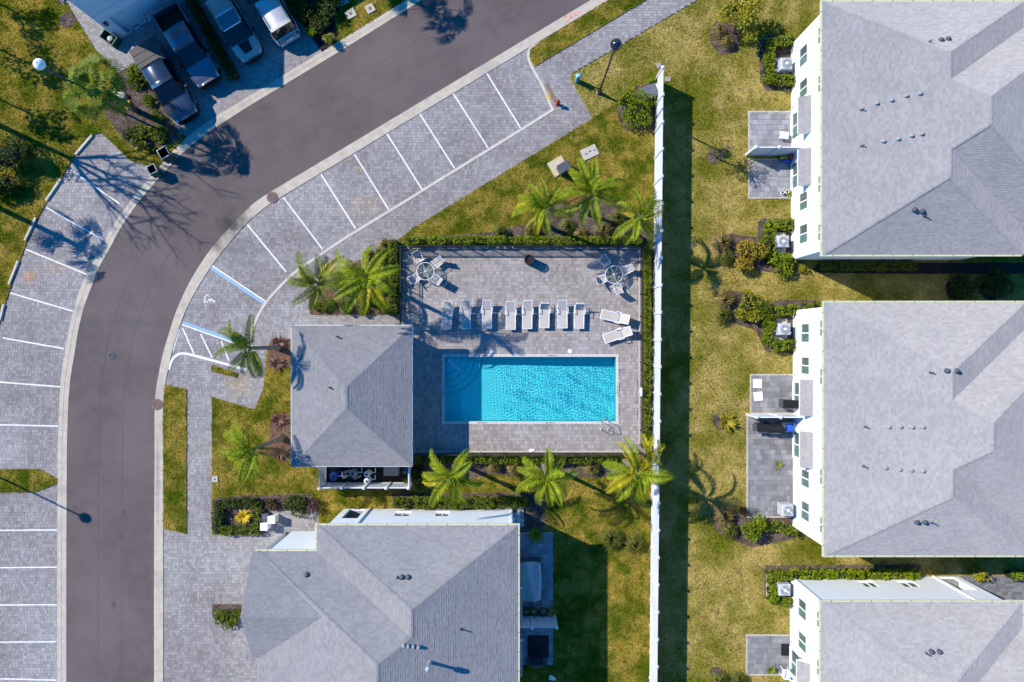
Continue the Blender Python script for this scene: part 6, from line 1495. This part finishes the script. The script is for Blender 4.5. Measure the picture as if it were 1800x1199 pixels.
def suv(name, label, px, py, heading, paint, roofp, L=4.8, W=1.92, stripe=False, panes=False):
    c = G(px, py); t = thing(name, label, 'car', (c.x, c.y, 0.01), heading, 'vehicles on the shaded driveways'); hw = W / 2; x0, x1 = -L / 2, L / 2; cf = x1 - 1.25
    def low(x, w, zt): return (x, [(w * .93, .28), (w, .45), (w, zt - .25), (w - .03, zt - .09), (w - .13, zt), (w * .5, zt + .012), (0, zt + .02)])
    loft([(x0, [(hw - .2, .34), (hw - .16, .5), (hw - .16, .75), (hw - .18, .9), (hw - .25, .96), (hw * .4, .97), (0, .975)]), low(x0 + .12, hw - .07, 1.04), low(x0 + .5, hw - .01, 1.08), low(0, hw, 1.08), low(cf, hw, 1.05), low(x1 - .6, hw - .04, 1.0), low(x1 - .3, hw - .14, .94), low(x1 - .1, hw - .27, .86), (x1, [(hw - .42, .32), (hw - .38, .45), (hw - .38, .62), (hw - .4, .70), (hw - .46, .76), (hw * .35, .78), (0, .785)])], 'body', paint, t)
    g0, g1 = hw - .05, hw - .22
    loft([(x0 + .14, [(g0 - .06, 1.0), (g1 + .12, 1.08), (0, 1.1)]), (x0 + .48, [(g0, 1.05), (g1, 1.66), (0, 1.69)]), (cf - .95, [(g0, 1.05), (g1, 1.68), (0, 1.71)]), (cf - .45, [(g0, 1.05), (g1 + .06, 1.40), (0, 1.42)]), (cf + .08, [(g0 - .03, 1.03), (g1 + .1, 1.06), (0, 1.07)])], 'window_glass', M_CARGLASS, t, False)
    loft([(x0 + .42, [(g1 + .05, 1.62), (g1 + .01, 1.70), (0, 1.73)]), (x0 + .8, [(g1 + .05, 1.64), (g1 + .01, 1.72), (0, 1.76)]), (cf - 1.2, [(g1 + .05, 1.64), (g1 + .01, 1.72), (0, 1.755)]), (cf - .9, [(g1 + .05, 1.62), (g1 + .01, 1.69), (0, 1.715)])], 'roof', roofp, t)
    if panes:
        MB().bbox(-.62, -g1 + .10, 1.735, .32, g1 - .10, 1.78, .02).build('sunroof_pane', pm('sunroof_tinted', (.10, .13, .16), None, 3, .08), t); MB().bbox(-.72, -g1 + .06, 1.74, -.645, g1 - .06, 1.785, .01).build('roof_crossbar', M_TRIM, t); MB().bbox(.36, -g1 + .06, 1.73, .43, g1 - .06, 1.78, .01).build('roof_crossbar', M_TRIM, t)
    for s in (-1, 1):
        MB().tube([(x0 + .7, s * (g1 - .03), 1.74), (x0 + .75, s * (g1 - .03), 1.80), (cf - 1.3, s * (g1 - .03), 1.80), (cf - 1.25, s * (g1 - .03), 1.73)], .022, 6).build('roof_rail', M_TRIMBLACK, t)
        MB().bbox(x1 - .36, s * (hw - .30) - .13, .62, x1 - .12, s * (hw - .30) + .13, .86, .05).build('headlight', M_LAMPGLASS, t); MB().bbox(x0 - .01, s * (hw - .24) - .08, .72, x0 + .16, s * (hw - .24) + .08, 1.0, .02).build('tail_light', M_TAILLAMP, t)
        MB().bbox(cf - .32, s * (hw + .09) - .1, 1.03, cf - .16, s * (hw + .09) + .1, 1.2, .03).build('wing_mirror', M_TRIMBLACK, t)
    if stripe: MB().add([(cf + .12, -.42, 1.082), (x1 - .36, -.30, 1.012), (x1 - .36, .30, 1.012), (cf + .12, .42, 1.082)], [(0, 1, 2, 3)]).build('bonnet_stripe', M_TRIMBLACK, t)
    MB().prism([(x1 - .4, -hw + .05), (x1 - .12, -hw + .2), (x1 + .05, -hw + .46), (x1 + .07, 0), (x1 + .05, hw - .46), (x1 - .12, hw - .2), (x1 - .4, hw - .05)], .3, .58).build('front_bumper', M_TRIMBLACK, t); MB().bbox(x0 - .07, -hw + .2, .34, x0 + .08, hw - .2, .62, .05).build('rear_bumper', paint, t); MB().box(x0 - .08, -.26, .66, x0 - .065, .26, .78).build('number_plate', M_TRIM, t)
    wheel_set(t, L, W, (x0 + .95, x1 - .95), .35); return t
suv('suv', 'silver off-roader with black bonnet stripe beside the narrow dark hedge', 421, 58, hd, M_CARSILVER, M_CARSILVER, stripe=True, panes=True)
suv('suv', 'white estate car with its sunlit rear roof towards the road, top edge', 483, 24, hd + math.pi, M_CARWHITE, M_CARWHITE, L=4.85)
for o in [x for x in bpy.data.objects if x.parent and x.parent.get('label', '').startswith('white estate')]:
    pass

# ================================================================== PLANTS
W2 = lambda *p: [G(*q).to_2d() for q in p]
hedge('hedge', 'long clipped green hedge along the upper pool fence', W2((716, 426), (830, 424), (960, 425), (1120, 425)), 0.62, 0.85, M_LEAF_B, 260, 0.13)
hedge('hedge', 'green hedge along the left pool fence, behind the palms', W2((694, 430), (695, 490), (693, 548)), 0.75, 0.9, M_LEAF, 230, 0.14)
hedge('hedge', 'narrow bright hedge between the right pool fence and the white fence', W2((1135, 440), (1135, 560), (1135, 680), (1134, 792)), 0.55, 0.8, M_LEAF_B, 280, 0.13)
hedge('hedge', 'green hedge along the lower pool fence', W2((735, 806), (850, 806), (960, 806), (1070, 806), (1125, 804)), 0.60, 0.8, M_LEAF, 250, 0.14)
hedge('hedge', 'dense dark hedge along the side wall of the street house', W2((700, 879), (800, 880), (922, 878)), 0.85, 0.9, M_LEAF, 230, 0.15)
hedge('hedge', 'dark low hedge filling the narrow strip between the driveways', W2((330, -15), (352, 25), (385, 85), (415, 138)), 0.85, 0.7, M_LEAF_D, 160, 0.16)
hedge('hedge', 'leafy hedge round the upper air conditioner of the topmost house', W2((1385, 76), (1350, 82), (1346, 110), (1348, 143), (1386, 148)), 0.85, 0.75, M_LEAF_B, 210, 0.17)
hedge('hedge', 'leafy hedge round the lower air conditioner of the topmost house', W2((1384, 396), (1350, 398), (1344, 430), (1352, 456), (1386, 462)), 0.85, 0.75, M_LEAF_B, 210, 0.17)
hedge('hedge', 'leafy hedge round the air conditioner of the middle house', W2((1390, 545), (1362, 548), (1346, 566), (1344, 595), (1358, 608), (1388, 606)), 0.85, 0.75, M_LEAF_B, 210, 0.17)
hedge('hedge', 'bright leafy hedge wrapping the corner of the lowest right house', W2((1380, 1053), (1352, 1046), (1352, 1006), (1450, 1004), (1600, 1005)), 0.75, 0.8, M_LEAF_B, 230, 0.18)
hedge('hedge', 'bright hedge by the driveway at the right edge', W2((1768, 1006), (1840, 1007)), 0.7, 0.8, M_LEAF_B, 230, 0.17)
hedge('hedge', 'shaded low hedge along the lower wall of the topmost house', W2((1440, 470), (1600, 470)), 0.6, 0.6, M_LEAF, 160, 0.16)
hedge('hedge', 'leafy border below the lower air conditioner of the middle house', W2((1320, 922), (1360, 922), (1392, 932)), 0.75, 0.65, M_LEAF_B, 190, 0.17)
hedge('hedge', 'short leafy border at the upper corner of the middle house', W2((1412, 537), (1445, 536)), 0.45, 0.5, M_LEAF_B, 190, 0.14)
hedge('hedge', 'dark juniper hedge block in the front bed, left part', W2((388, 885), (388, 928)), 0.9, 0.6, M_LEAF_D, 220, 0.15); hedge('hedge', 'dark juniper hedge along the lower front bed', W2((398, 930), (455, 928)), 0.7, 0.6, M_LEAF, 220, 0.15)
hedge('hedge', 'dark juniper hedge along the upper front bed', W2((405, 882), (450, 880)), 0.8, 0.6, M_LEAF_D, 220, 0.15); hedge('hedge', 'green juniper hedge beside the dark box in the front bed', W2((455, 885), (456, 920)), 0.7, 0.6, M_LEAF, 220, 0.15)
for (px, py, r, h, mm, nm, lab, cat) in (
    (522, 882, .95, .95, M_LEAF_D, 'round_shrub', 'round dark green shrub on the entry walk edge', 'shrub'), (551, 884, .60, .8, M_LEAF_P, 'purple_shrub', 'purple brown shrub next to the round dark shrub', 'shrub'), (478, 884, .5, .6, M_LEAF_R, 'red_shrub', 'small reddish shrub above the white pillar boxes', 'shrub'),
    (1122, 197, 1.35, 1.4, M_LEAF_B, 'round_shrub', 'big bright green shrub against the end of the white fence', 'shrub'), (1098, 180, .7, .9, M_LEAF_B, 'round_shrub', 'small bright shrub left of the slate cabinet', 'shrub'), (1146, 151, .45, .8, M_LEAF_B, 'round_shrub', 'little green shrub at the fence end above the slate cabinet', 'shrub'),
    (1306, 446, 1.25, 1.5, M_LEAF_Y, 'croton_bush', 'big golden yellow croton bush left of the topmost house', 'bush'), (1335, 440, .85, 1.3, M_LEAF, 'round_shrub', 'green shrub between the golden croton and the air conditioner', 'shrub'),
    (1308, 540, 1.15, 1.4, M_LEAF_YG, 'croton_bush', 'yellow green croton bush left of the middle house', 'bush'), (1332, 552, .8, 1.1, M_LEAF, 'round_shrub', 'green shrub behind the yellow green croton', 'shrub'),
    (1378, 472, .85, 1.0, M_LEAF_B, 'round_shrub', 'bright shrub at the lower wall corner of the topmost house', 'shrub'), (1408, 471, .4, .6, M_LEAF_YG, 'small_shrub', 'small yellow green shrub at the shade edge below the topmost house', 'shrub'),
    (1316, 928, 1.05, 1.5, M_LEAF_B, 'round_shrub', 'bright rounded shrub below the dark patio of the middle house', 'shrub'), (1306, 897, .35, .5, M_LEAF_R, 'small_shrub', 'small red orange shrub at the corner of the dark patio', 'shrub'),
    (1714, 1002, .65, .8, M_LEAF_YG, 'round_shrub', 'single yellow green shrub by the driveway, right edge', 'shrub'), (402, 1080, .80, .55, M_LEAF, 'low_juniper', 'low spreading juniper in the small bed at the street house front', 'shrub'), (419, 1077, .55, .55, M_LEAF, 'low_juniper', 'low juniper tucked under the street gable', 'shrub'),
    (30, 285, 1.7, 2.2, M_LEAF_D, 'dark_bush', 'large dark bush at the left edge above the parking bays', 'bush'), (8, 330, 1.3, 1.6, M_LEAF_D, 'dark_bush', 'dark bush at the very left edge, below the larger one', 'bush'),
    (250, 150, .7, .6, M_LEAF, 'low_shrub', 'low green shrub beside the black pickup, upper one', 'shrub'), (262, 175, .6, .5, M_LEAF, 'low_shrub', 'low green shrub beside the black pickup, middle one', 'shrub'), (280, 205, .55, .5, M_LEAF, 'low_shrub', 'low green shrub beside the black pickup, lower one', 'shrub'), (240, 125, .7, .7, M_LEAF_B, 'low_shrub', 'bright shrub at the rear corner of the black pickup', 'shrub'),
    (255, 240, .95, .6, M_LEAF, 'low_shrub', 'green ground shrub at the lower end of the palm bed', 'shrub'), (285, 243, .8, .6, M_LEAF, 'low_shrub', 'green ground shrub near the kerb in the palm bed', 'shrub'), (230, 235, .5, .5, M_LEAF_D, 'low_shrub', 'small dark shrub in the palm bed', 'shrub'),
    (556, 540, .5, .6, M_LEAF, 'round_shrub', 'round clipped shrub at the left tip of the palm bed', 'shrub'), (580, 540, .55, .6, M_LEAF, 'round_shrub', 'second round clipped shrub in the palm bed row', 'shrub'), (608, 541, .55, .6, M_LEAF, 'round_shrub', 'third clipped shrub in the palm bed row', 'shrub'), (640, 540, .6, .6, M_LEAF_D, 'round_shrub', 'fourth clipped shrub in the palm bed row', 'shrub'), (670, 535, .6, .65, M_LEAF, 'round_shrub', 'clipped shrub at the right end of the palm bed row', 'shrub'),
    (580, 72, .5, .9, M_LEAF_YG, 'leafy_plant', 'bright plant at the sunny tip of the shaded bed, top edge', 'plant'), (550, 62, .4, .9, M_LEAF_B, 'leafy_plant', 'small bright plant in the shaded bed, top edge', 'plant'),
    (530, 20, 1.1, 1.0, M_LEAF_D, 'dark_shrub', 'dark shrub in the shaded bed beside the white car', 'shrub'), (575, 15, 1.1, 1.0, M_LEAF_D, 'dark_shrub', 'dark shrub in the shaded bed near the pale utility lid', 'shrub'), (560, 45, .8, .8, M_LEAF_D, 'dark_shrub', 'dark shrub in the middle of the shaded bed', 'shrub'),
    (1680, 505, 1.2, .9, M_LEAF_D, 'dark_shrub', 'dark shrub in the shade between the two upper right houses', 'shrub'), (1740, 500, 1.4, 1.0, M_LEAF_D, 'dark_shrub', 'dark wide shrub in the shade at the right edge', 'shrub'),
    (735, 835, .9, .8, M_LEAF_D, 'dark_shrub', 'dark shrub at the right side of the equipment yard', 'shrub')):
    shrub(nm, lab, cat, G(px, py, .06), r, h, mm, leaf=0.17 if r > .6 else .13, lw=.5)
# tree with yellowing leaves, top
def small_tree(label, px, py, h, r, mat, n=900, stemh=.9, leaf=.2, name='small_tree', group=None, sparse=False):
    p = G(px, py, .06); t = thing(name, label, 'tree', p, 0, group)
    MB().tube([(0, 0, 0), (.03, .02, stemh), (.05, 0, h * .75)], [.07, .055, .02], 8).build('trunk', M_BARK_D, t)
    b = MB()
    for i in range(9):
        a = i * 2.4; z0 = stemh * .8 + i * .06 * h; b.tube([(.03, .02, z0), (r * .4 * math.cos(a), r * .4 * math.sin(a), z0 + .3), (r * .85 * math.cos(a), r * .85 * math.sin(a), z0 + .55)], [.03, .02, .006], 5)
    b.build('branches', M_BARK_D, t); P = []
    for i in range(11):
        a = random.uniform(0, 6.28); d = r * math.sqrt(random.uniform(0, .7)); P.append(ball_points(n // 11, r * random.uniform(.28, .5), .9, .45) + np.array([d * math.cos(a), d * math.sin(a), stemh + (h - stemh) * random.uniform(.3, .85)]))
    leaf_obj('crown', np.concatenate(P), leaf, leaf * .5, mat, t, .5); return t
small_tree('small tree with golden yellow leaves at the top, left of the topmost house', 1290, 52, 2.7, 1.45, M_LEAF_YG, 2800)
small_tree('thin sapling with sparse dark crown in the lawn beside the topmost patios', 1258, 278, 2.2, .8, M_LEAF_D, 260, 1.0, .12)
small_tree('leafless looking olive sapling crown left of the lower patio', 1300, 300, 1.6, .85, M_LEAF_D, 420, .5, .12)
rosette('young_palm', 'young yellow green palm in a round mulch ring in the right lawn', G(1275, 742, .06), 1.0, M_LEAF_YG, 18, wid=.09, rise=.9)
rosette('yellow_palm', 'bright yellow palm like plant in the middle of the front bed', G(431, 907, .06), .75, M_LEAF_YB, 26, wid=.06, rise=.9)
rosette('yellow_plant', 'small bright yellow plant under the fan palm by the lamp foot', G(226, 184, .06), .42, M_LEAF_YB, 18, wid=.05)
p = G(217, 173); t = thing('landscape_boulder', 'smooth pale boulder under the fan palm by the lamp foot', 'boulder', (p.x, p.y, .05)); m = MB(); blob(m, (0, 0, .15), .42, .6, 12, 7); m.build('rock', M_CONC, t, True); m = MB(); blob(m, (.3, -.22, .05), .14, .6, 8, 5); m.build('chip', M_CONC, t, True)
for (px, py, mm, lab) in ((491, 603, M_LEAF_R, 'red brown spiky plant above the palm trunk left of the pool house'), (489, 640, M_LEAF_R, 'red brown spiky plant below the palm trunk left of the pool house'), (491, 738, M_LEAF_R, 'red brown spiky plant above the lower trunk beside the pool house'), (492, 795, M_LEAF_R, 'red brown spiky plant below the lower trunk beside the pool house')):
    rosette('spiky_plant', lab, G(px, py, .06), .75, mm, 18, group='spiky plants beside the pool house', wid=.055, rise=.7)
rosette('spiky_plant', 'bright green leafy rosette at the corner of the shaded patio', G(941, 938, .06), .75, M_LEAF_B, 22, wid=.07)
GC = [(650, 450, 'tan tufted grass at the edge of the palm bed, lower one', M_TANGRASS, .6), (680, 433, 'tan tufted grass at the upper tip of the palm bed', M_TANGRASS, .6), (620, 480, 'tan tufted grass among the left pool palms', M_TANGRASS, .7), (655, 480, 'yellow green grass clump between the left pool palms', M_GREENGRASS, .9), (668, 470, 'second yellow green grass clump beside the left pool fence', M_GREENGRASS, .9), (600, 500, 'olive grass clump under the left pool palms', M_GREENGRASS, .8),
      (625, 505, 'yellow green grass clump under the brighter left pool palm', M_GREENGRASS, .9), (660, 505, 'dense grass clump below the brighter left pool palm', M_GREENGRASS, .9), (640, 520, 'tan and olive grass clump before the clipped shrub row', M_TANGRASS, .7), (675, 500, 'upright olive grass clump touching the left pool hedge', M_GREENGRASS, .9), (672, 452, 'olive grass clump at the upper left hedge end', M_GREENGRASS, .8),
      (935, 408, 'olive grass tuft left of the middle upper palm', M_GREENGRASS, .7), (998, 400, 'olive grass tuft in the upper bed between two palms', M_GREENGRASS, .75), (1060, 405, 'tan grass tuft in the upper bed', M_TANGRASS, .8), (1085, 385, 'olive grass tuft left of the right upper palm', M_GREENGRASS, .8), (1020, 415, 'pale tan grass tuft close to the upper hedge', M_TANGRASS, .7), (880, 412, 'olive grass tuft at the left end of the upper bed', M_GREENGRASS, .7),
      (1262, 60, 'pale tan grass clump in the top mulch ring', M_TANGRASS, .7), (1275, 78, 'tan grass clump at the lower rim of the top mulch ring', M_TANGRASS, .6), (1268, 428, 'tan fountain grass left of the golden croton', M_TANGRASS, .85), (1275, 455, 'dark edged fountain grass below the golden croton', M_GREENGRASS, .7), (1272, 528, 'tan fountain grass left of the yellow green croton', M_TANGRASS, .9), (1268, 556, 'olive fountain grass below the yellow green croton', M_GREENGRASS, .8),
      (1272, 905, 'tan fountain grass beside the palm shadow on the right lawn', M_TANGRASS, .9), (1280, 930, 'olive fountain grass left of the bright rounded shrub', M_GREENGRASS, .8), (905, 822, 'tan grass tuft in the lower pool bed, left', M_TANGRASS, .6), (870, 818, 'reddish tan grass tuft in the lower pool bed', M_TANGRASS, .6), (1040, 822, 'tan grass tuft in the lower pool bed, right', M_TANGRASS, .7), (1265, 1190, 'olive grass clump at the bottom of the right lawn', M_GREENGRASS, .8), (1295, 1192, 'wide olive grass clump at the bottom beside the lowest patio', M_GREENGRASS, .8),
      (1075, 945, 'pale wispy grass clump near the white fence', M_GREENGRASS, 1.0), (1115, 955, 'olive wispy grass clump touching the white fence', M_GREENGRASS, .9)]
for (px, py, lab, mm, r) in GC: grass_clump('grass_clump', lab, G(px, py, .06), r, .75, mm, 220, 'ornamental grass clumps')

# ------------------------------------------------------------------ palms: bearing in degrees clockwise from the top of the picture
palm('feather palm left of the pool house, its trunk leaning over the pavement', (438, 612), 5.4, [(5, 2), (300, 2), (268, 3), (245, 1), (222, 3), (170, 3), (150, 4), (315, 4), (200, 4)], 1.0, M_FROND_D)
palm('feather palm on the lawn left of the pool house, lower one', (446, 790), 5.2, [(340, 1), (300, 2), (272, 2), (250, 3), (225, 3), (200, 2), (155, 2), (185, 4), (320, 3)], 0.98, M_FROND)
palm('leftmost feather palm of the bed above the pool house', (560, 498), 5.3, [(330, 2), (285, 2), (270, 3), (232, 2), (150, 3), (45, 2), (100, 1), (195, 4), (20, 4)], 1.0, M_FROND_D, yellow=(5,))
palm('second feather palm of the bed above the pool house, brighter', (645, 490), 6.1, [(318, 2), (305, 3), (40, 2), (75, 1), (150, 3), (215, 2), (240, 1), (185, 3), (265, 3), (120, 4), (0, 3)], 1.1, M_FROND, yellow=(4, 7))
palm('left feather palm in the bed above the pool', (957, 367), 4.9, [(345, 1), (325, 2), (278, 3), (295, 2), (38, 2), (100, 3), (205, 4), (175, 4), (255, 2)], 0.9, M_FROND, yellow=(2, 6), lean=(.08, .05))
palm('middle feather palm in the bed above the pool, nearest the concrete pads', (1040, 341), 5.2, [(320, 2), (5, 2), (340, 1), (72, 2), (110, 3), (165, 3), (235, 3), (205, 4), (255, 1)], 1.0, M_FROND, lean=(-.05, .1))
palm('right feather palm in the bed above the pool, over the white fence', (1124, 385), 4.9, [(345, 2), (10, 1), (68, 3), (300, 2), (235, 3), (150, 3), (205, 4), (120, 4), (35, 4)], 0.9, M_FROND, yellow=(2, 5))
palm('feather palm below the pool, nearest the equipment yard', (795, 838), 5.1, [(325, 2), (35, 2), (270, 3), (255, 3), (215, 2), (190, 3), (105, 3), (150, 2), (300, 4)], 1.0, M_FROND, yellow=(3, 5))
palm('feather palm below the pool in the middle, casting its shadow on the lawn', (962, 840), 5.1, [(0, 2), (288, 2), (75, 2), (305, 3), (170, 3), (200, 3), (225, 4), (245, 2), (130, 3)], 0.95, M_FROND, yellow=(6,))
palm('feather palm below the pool reaching over the white fence', (1120, 833), 5.3, [(340, 2), (20, 1), (98, 2), (105, 3), (285, 3), (240, 2), (215, 3), (165, 3), (185, 4), (260, 4)], 1.05, M_FROND, yellow=(5, 7, 1))
palm('yellowing slender palm behind the lower right deck corner', (1140, 800), 3.2, [(15, 2), (345, 3), (60, 3), (200, 3), (130, 3)], .65, M_FROND_Y)
for o in [x for x in bpy.data.objects if x.name.split('.')[0] == 'palm_tree']: pass
fan_palm('dense fan palm in the bed between the black pickup and the lawn', AP(168, 150, 4.9), 4.9, 34, 1.1, M_FROND_D, group='fan palms by the road')
# trees standing outside the frame whose shadows fall into it
fan_palm('fan palm beyond the top edge, its shadow lies on the road', G(560, -78), 7.0, 20, 1.25, group='fan palms by the road')
fan_palm('fan palm beyond the left edge, its shadow lies on a parking bay', G(-40, 347), 6.4, 18, 1.15, group='fan palms by the road')
def bare_tree(label, px, py, h):
    p = G(px, py, .05); t = thing('bare_tree', label, 'tree', p); mb = MB(); rnd = random.Random(4)
    def grow(a, d, L, r, lev):
        pts = [a]; c = a
        for i in range(4):
            d = (d + Vector((rnd.uniform(-.12, .12), rnd.uniform(-.12, .12), .05))).normalized(); c = c + d * L / 4; pts.append(c)
        mb.tube(pts, [r * (1 - .1 * i) for i in range(5)], 6 if lev < 2 else 4)
        if lev >= 4: return
        for k in range(3 if lev < 3 else 4):
            an = rnd.uniform(0, 6.28); sp = rnd.uniform(.45, .8); s = Vector((math.cos(an), math.sin(an), rnd.uniform(.0, .5)))
            grow(pts[rnd.choice((2, 3, 4)) if lev else 4], (d * (1 - sp * .6) + s * sp).normalized(), L * rnd.uniform(.55, .72), r * .6, lev + 1)
    MB().tube([(0, 0, 0), (.1, 0, h * .25), (.0, .1, h * .5)], [.24, .18, .14], 10).build('trunk', M_BARK_D, t)
    for k in range(6): an = k * 1.05; grow(Vector((0, .1, h * .5)), Vector((math.cos(an) * .55, math.sin(an) * .55, .8)).normalized(), h * .30, .11, 1)
    mb.build('branches', M_BARK_D, t); return t
bare_tree('bare branched tree beyond the left edge, its shadow spreads over road and bays', -62, 192, 13.0)
def leafy_tree(label, px, py, h, r, n, stemh, group='trees beyond the left edge'):
    t = small_tree(label, px, py, h, r, M_LEAF_D, n, stemh, .3, 'evergreen_tree', group); return t
leafy_tree('evergreen tree beyond the upper left corner, its shade dapples the lawn', -90, 45, 7.2, 1.6, 700, 4.0); leafy_tree('tall evergreen tree beyond the left edge, above the bare tree', -95, 130, 8.0, 1.5, 500, 5.5); leafy_tree('evergreen tree beyond the left edge nearest the corner house', -60, -20, 5.5, 1.4, 500, 2.8)
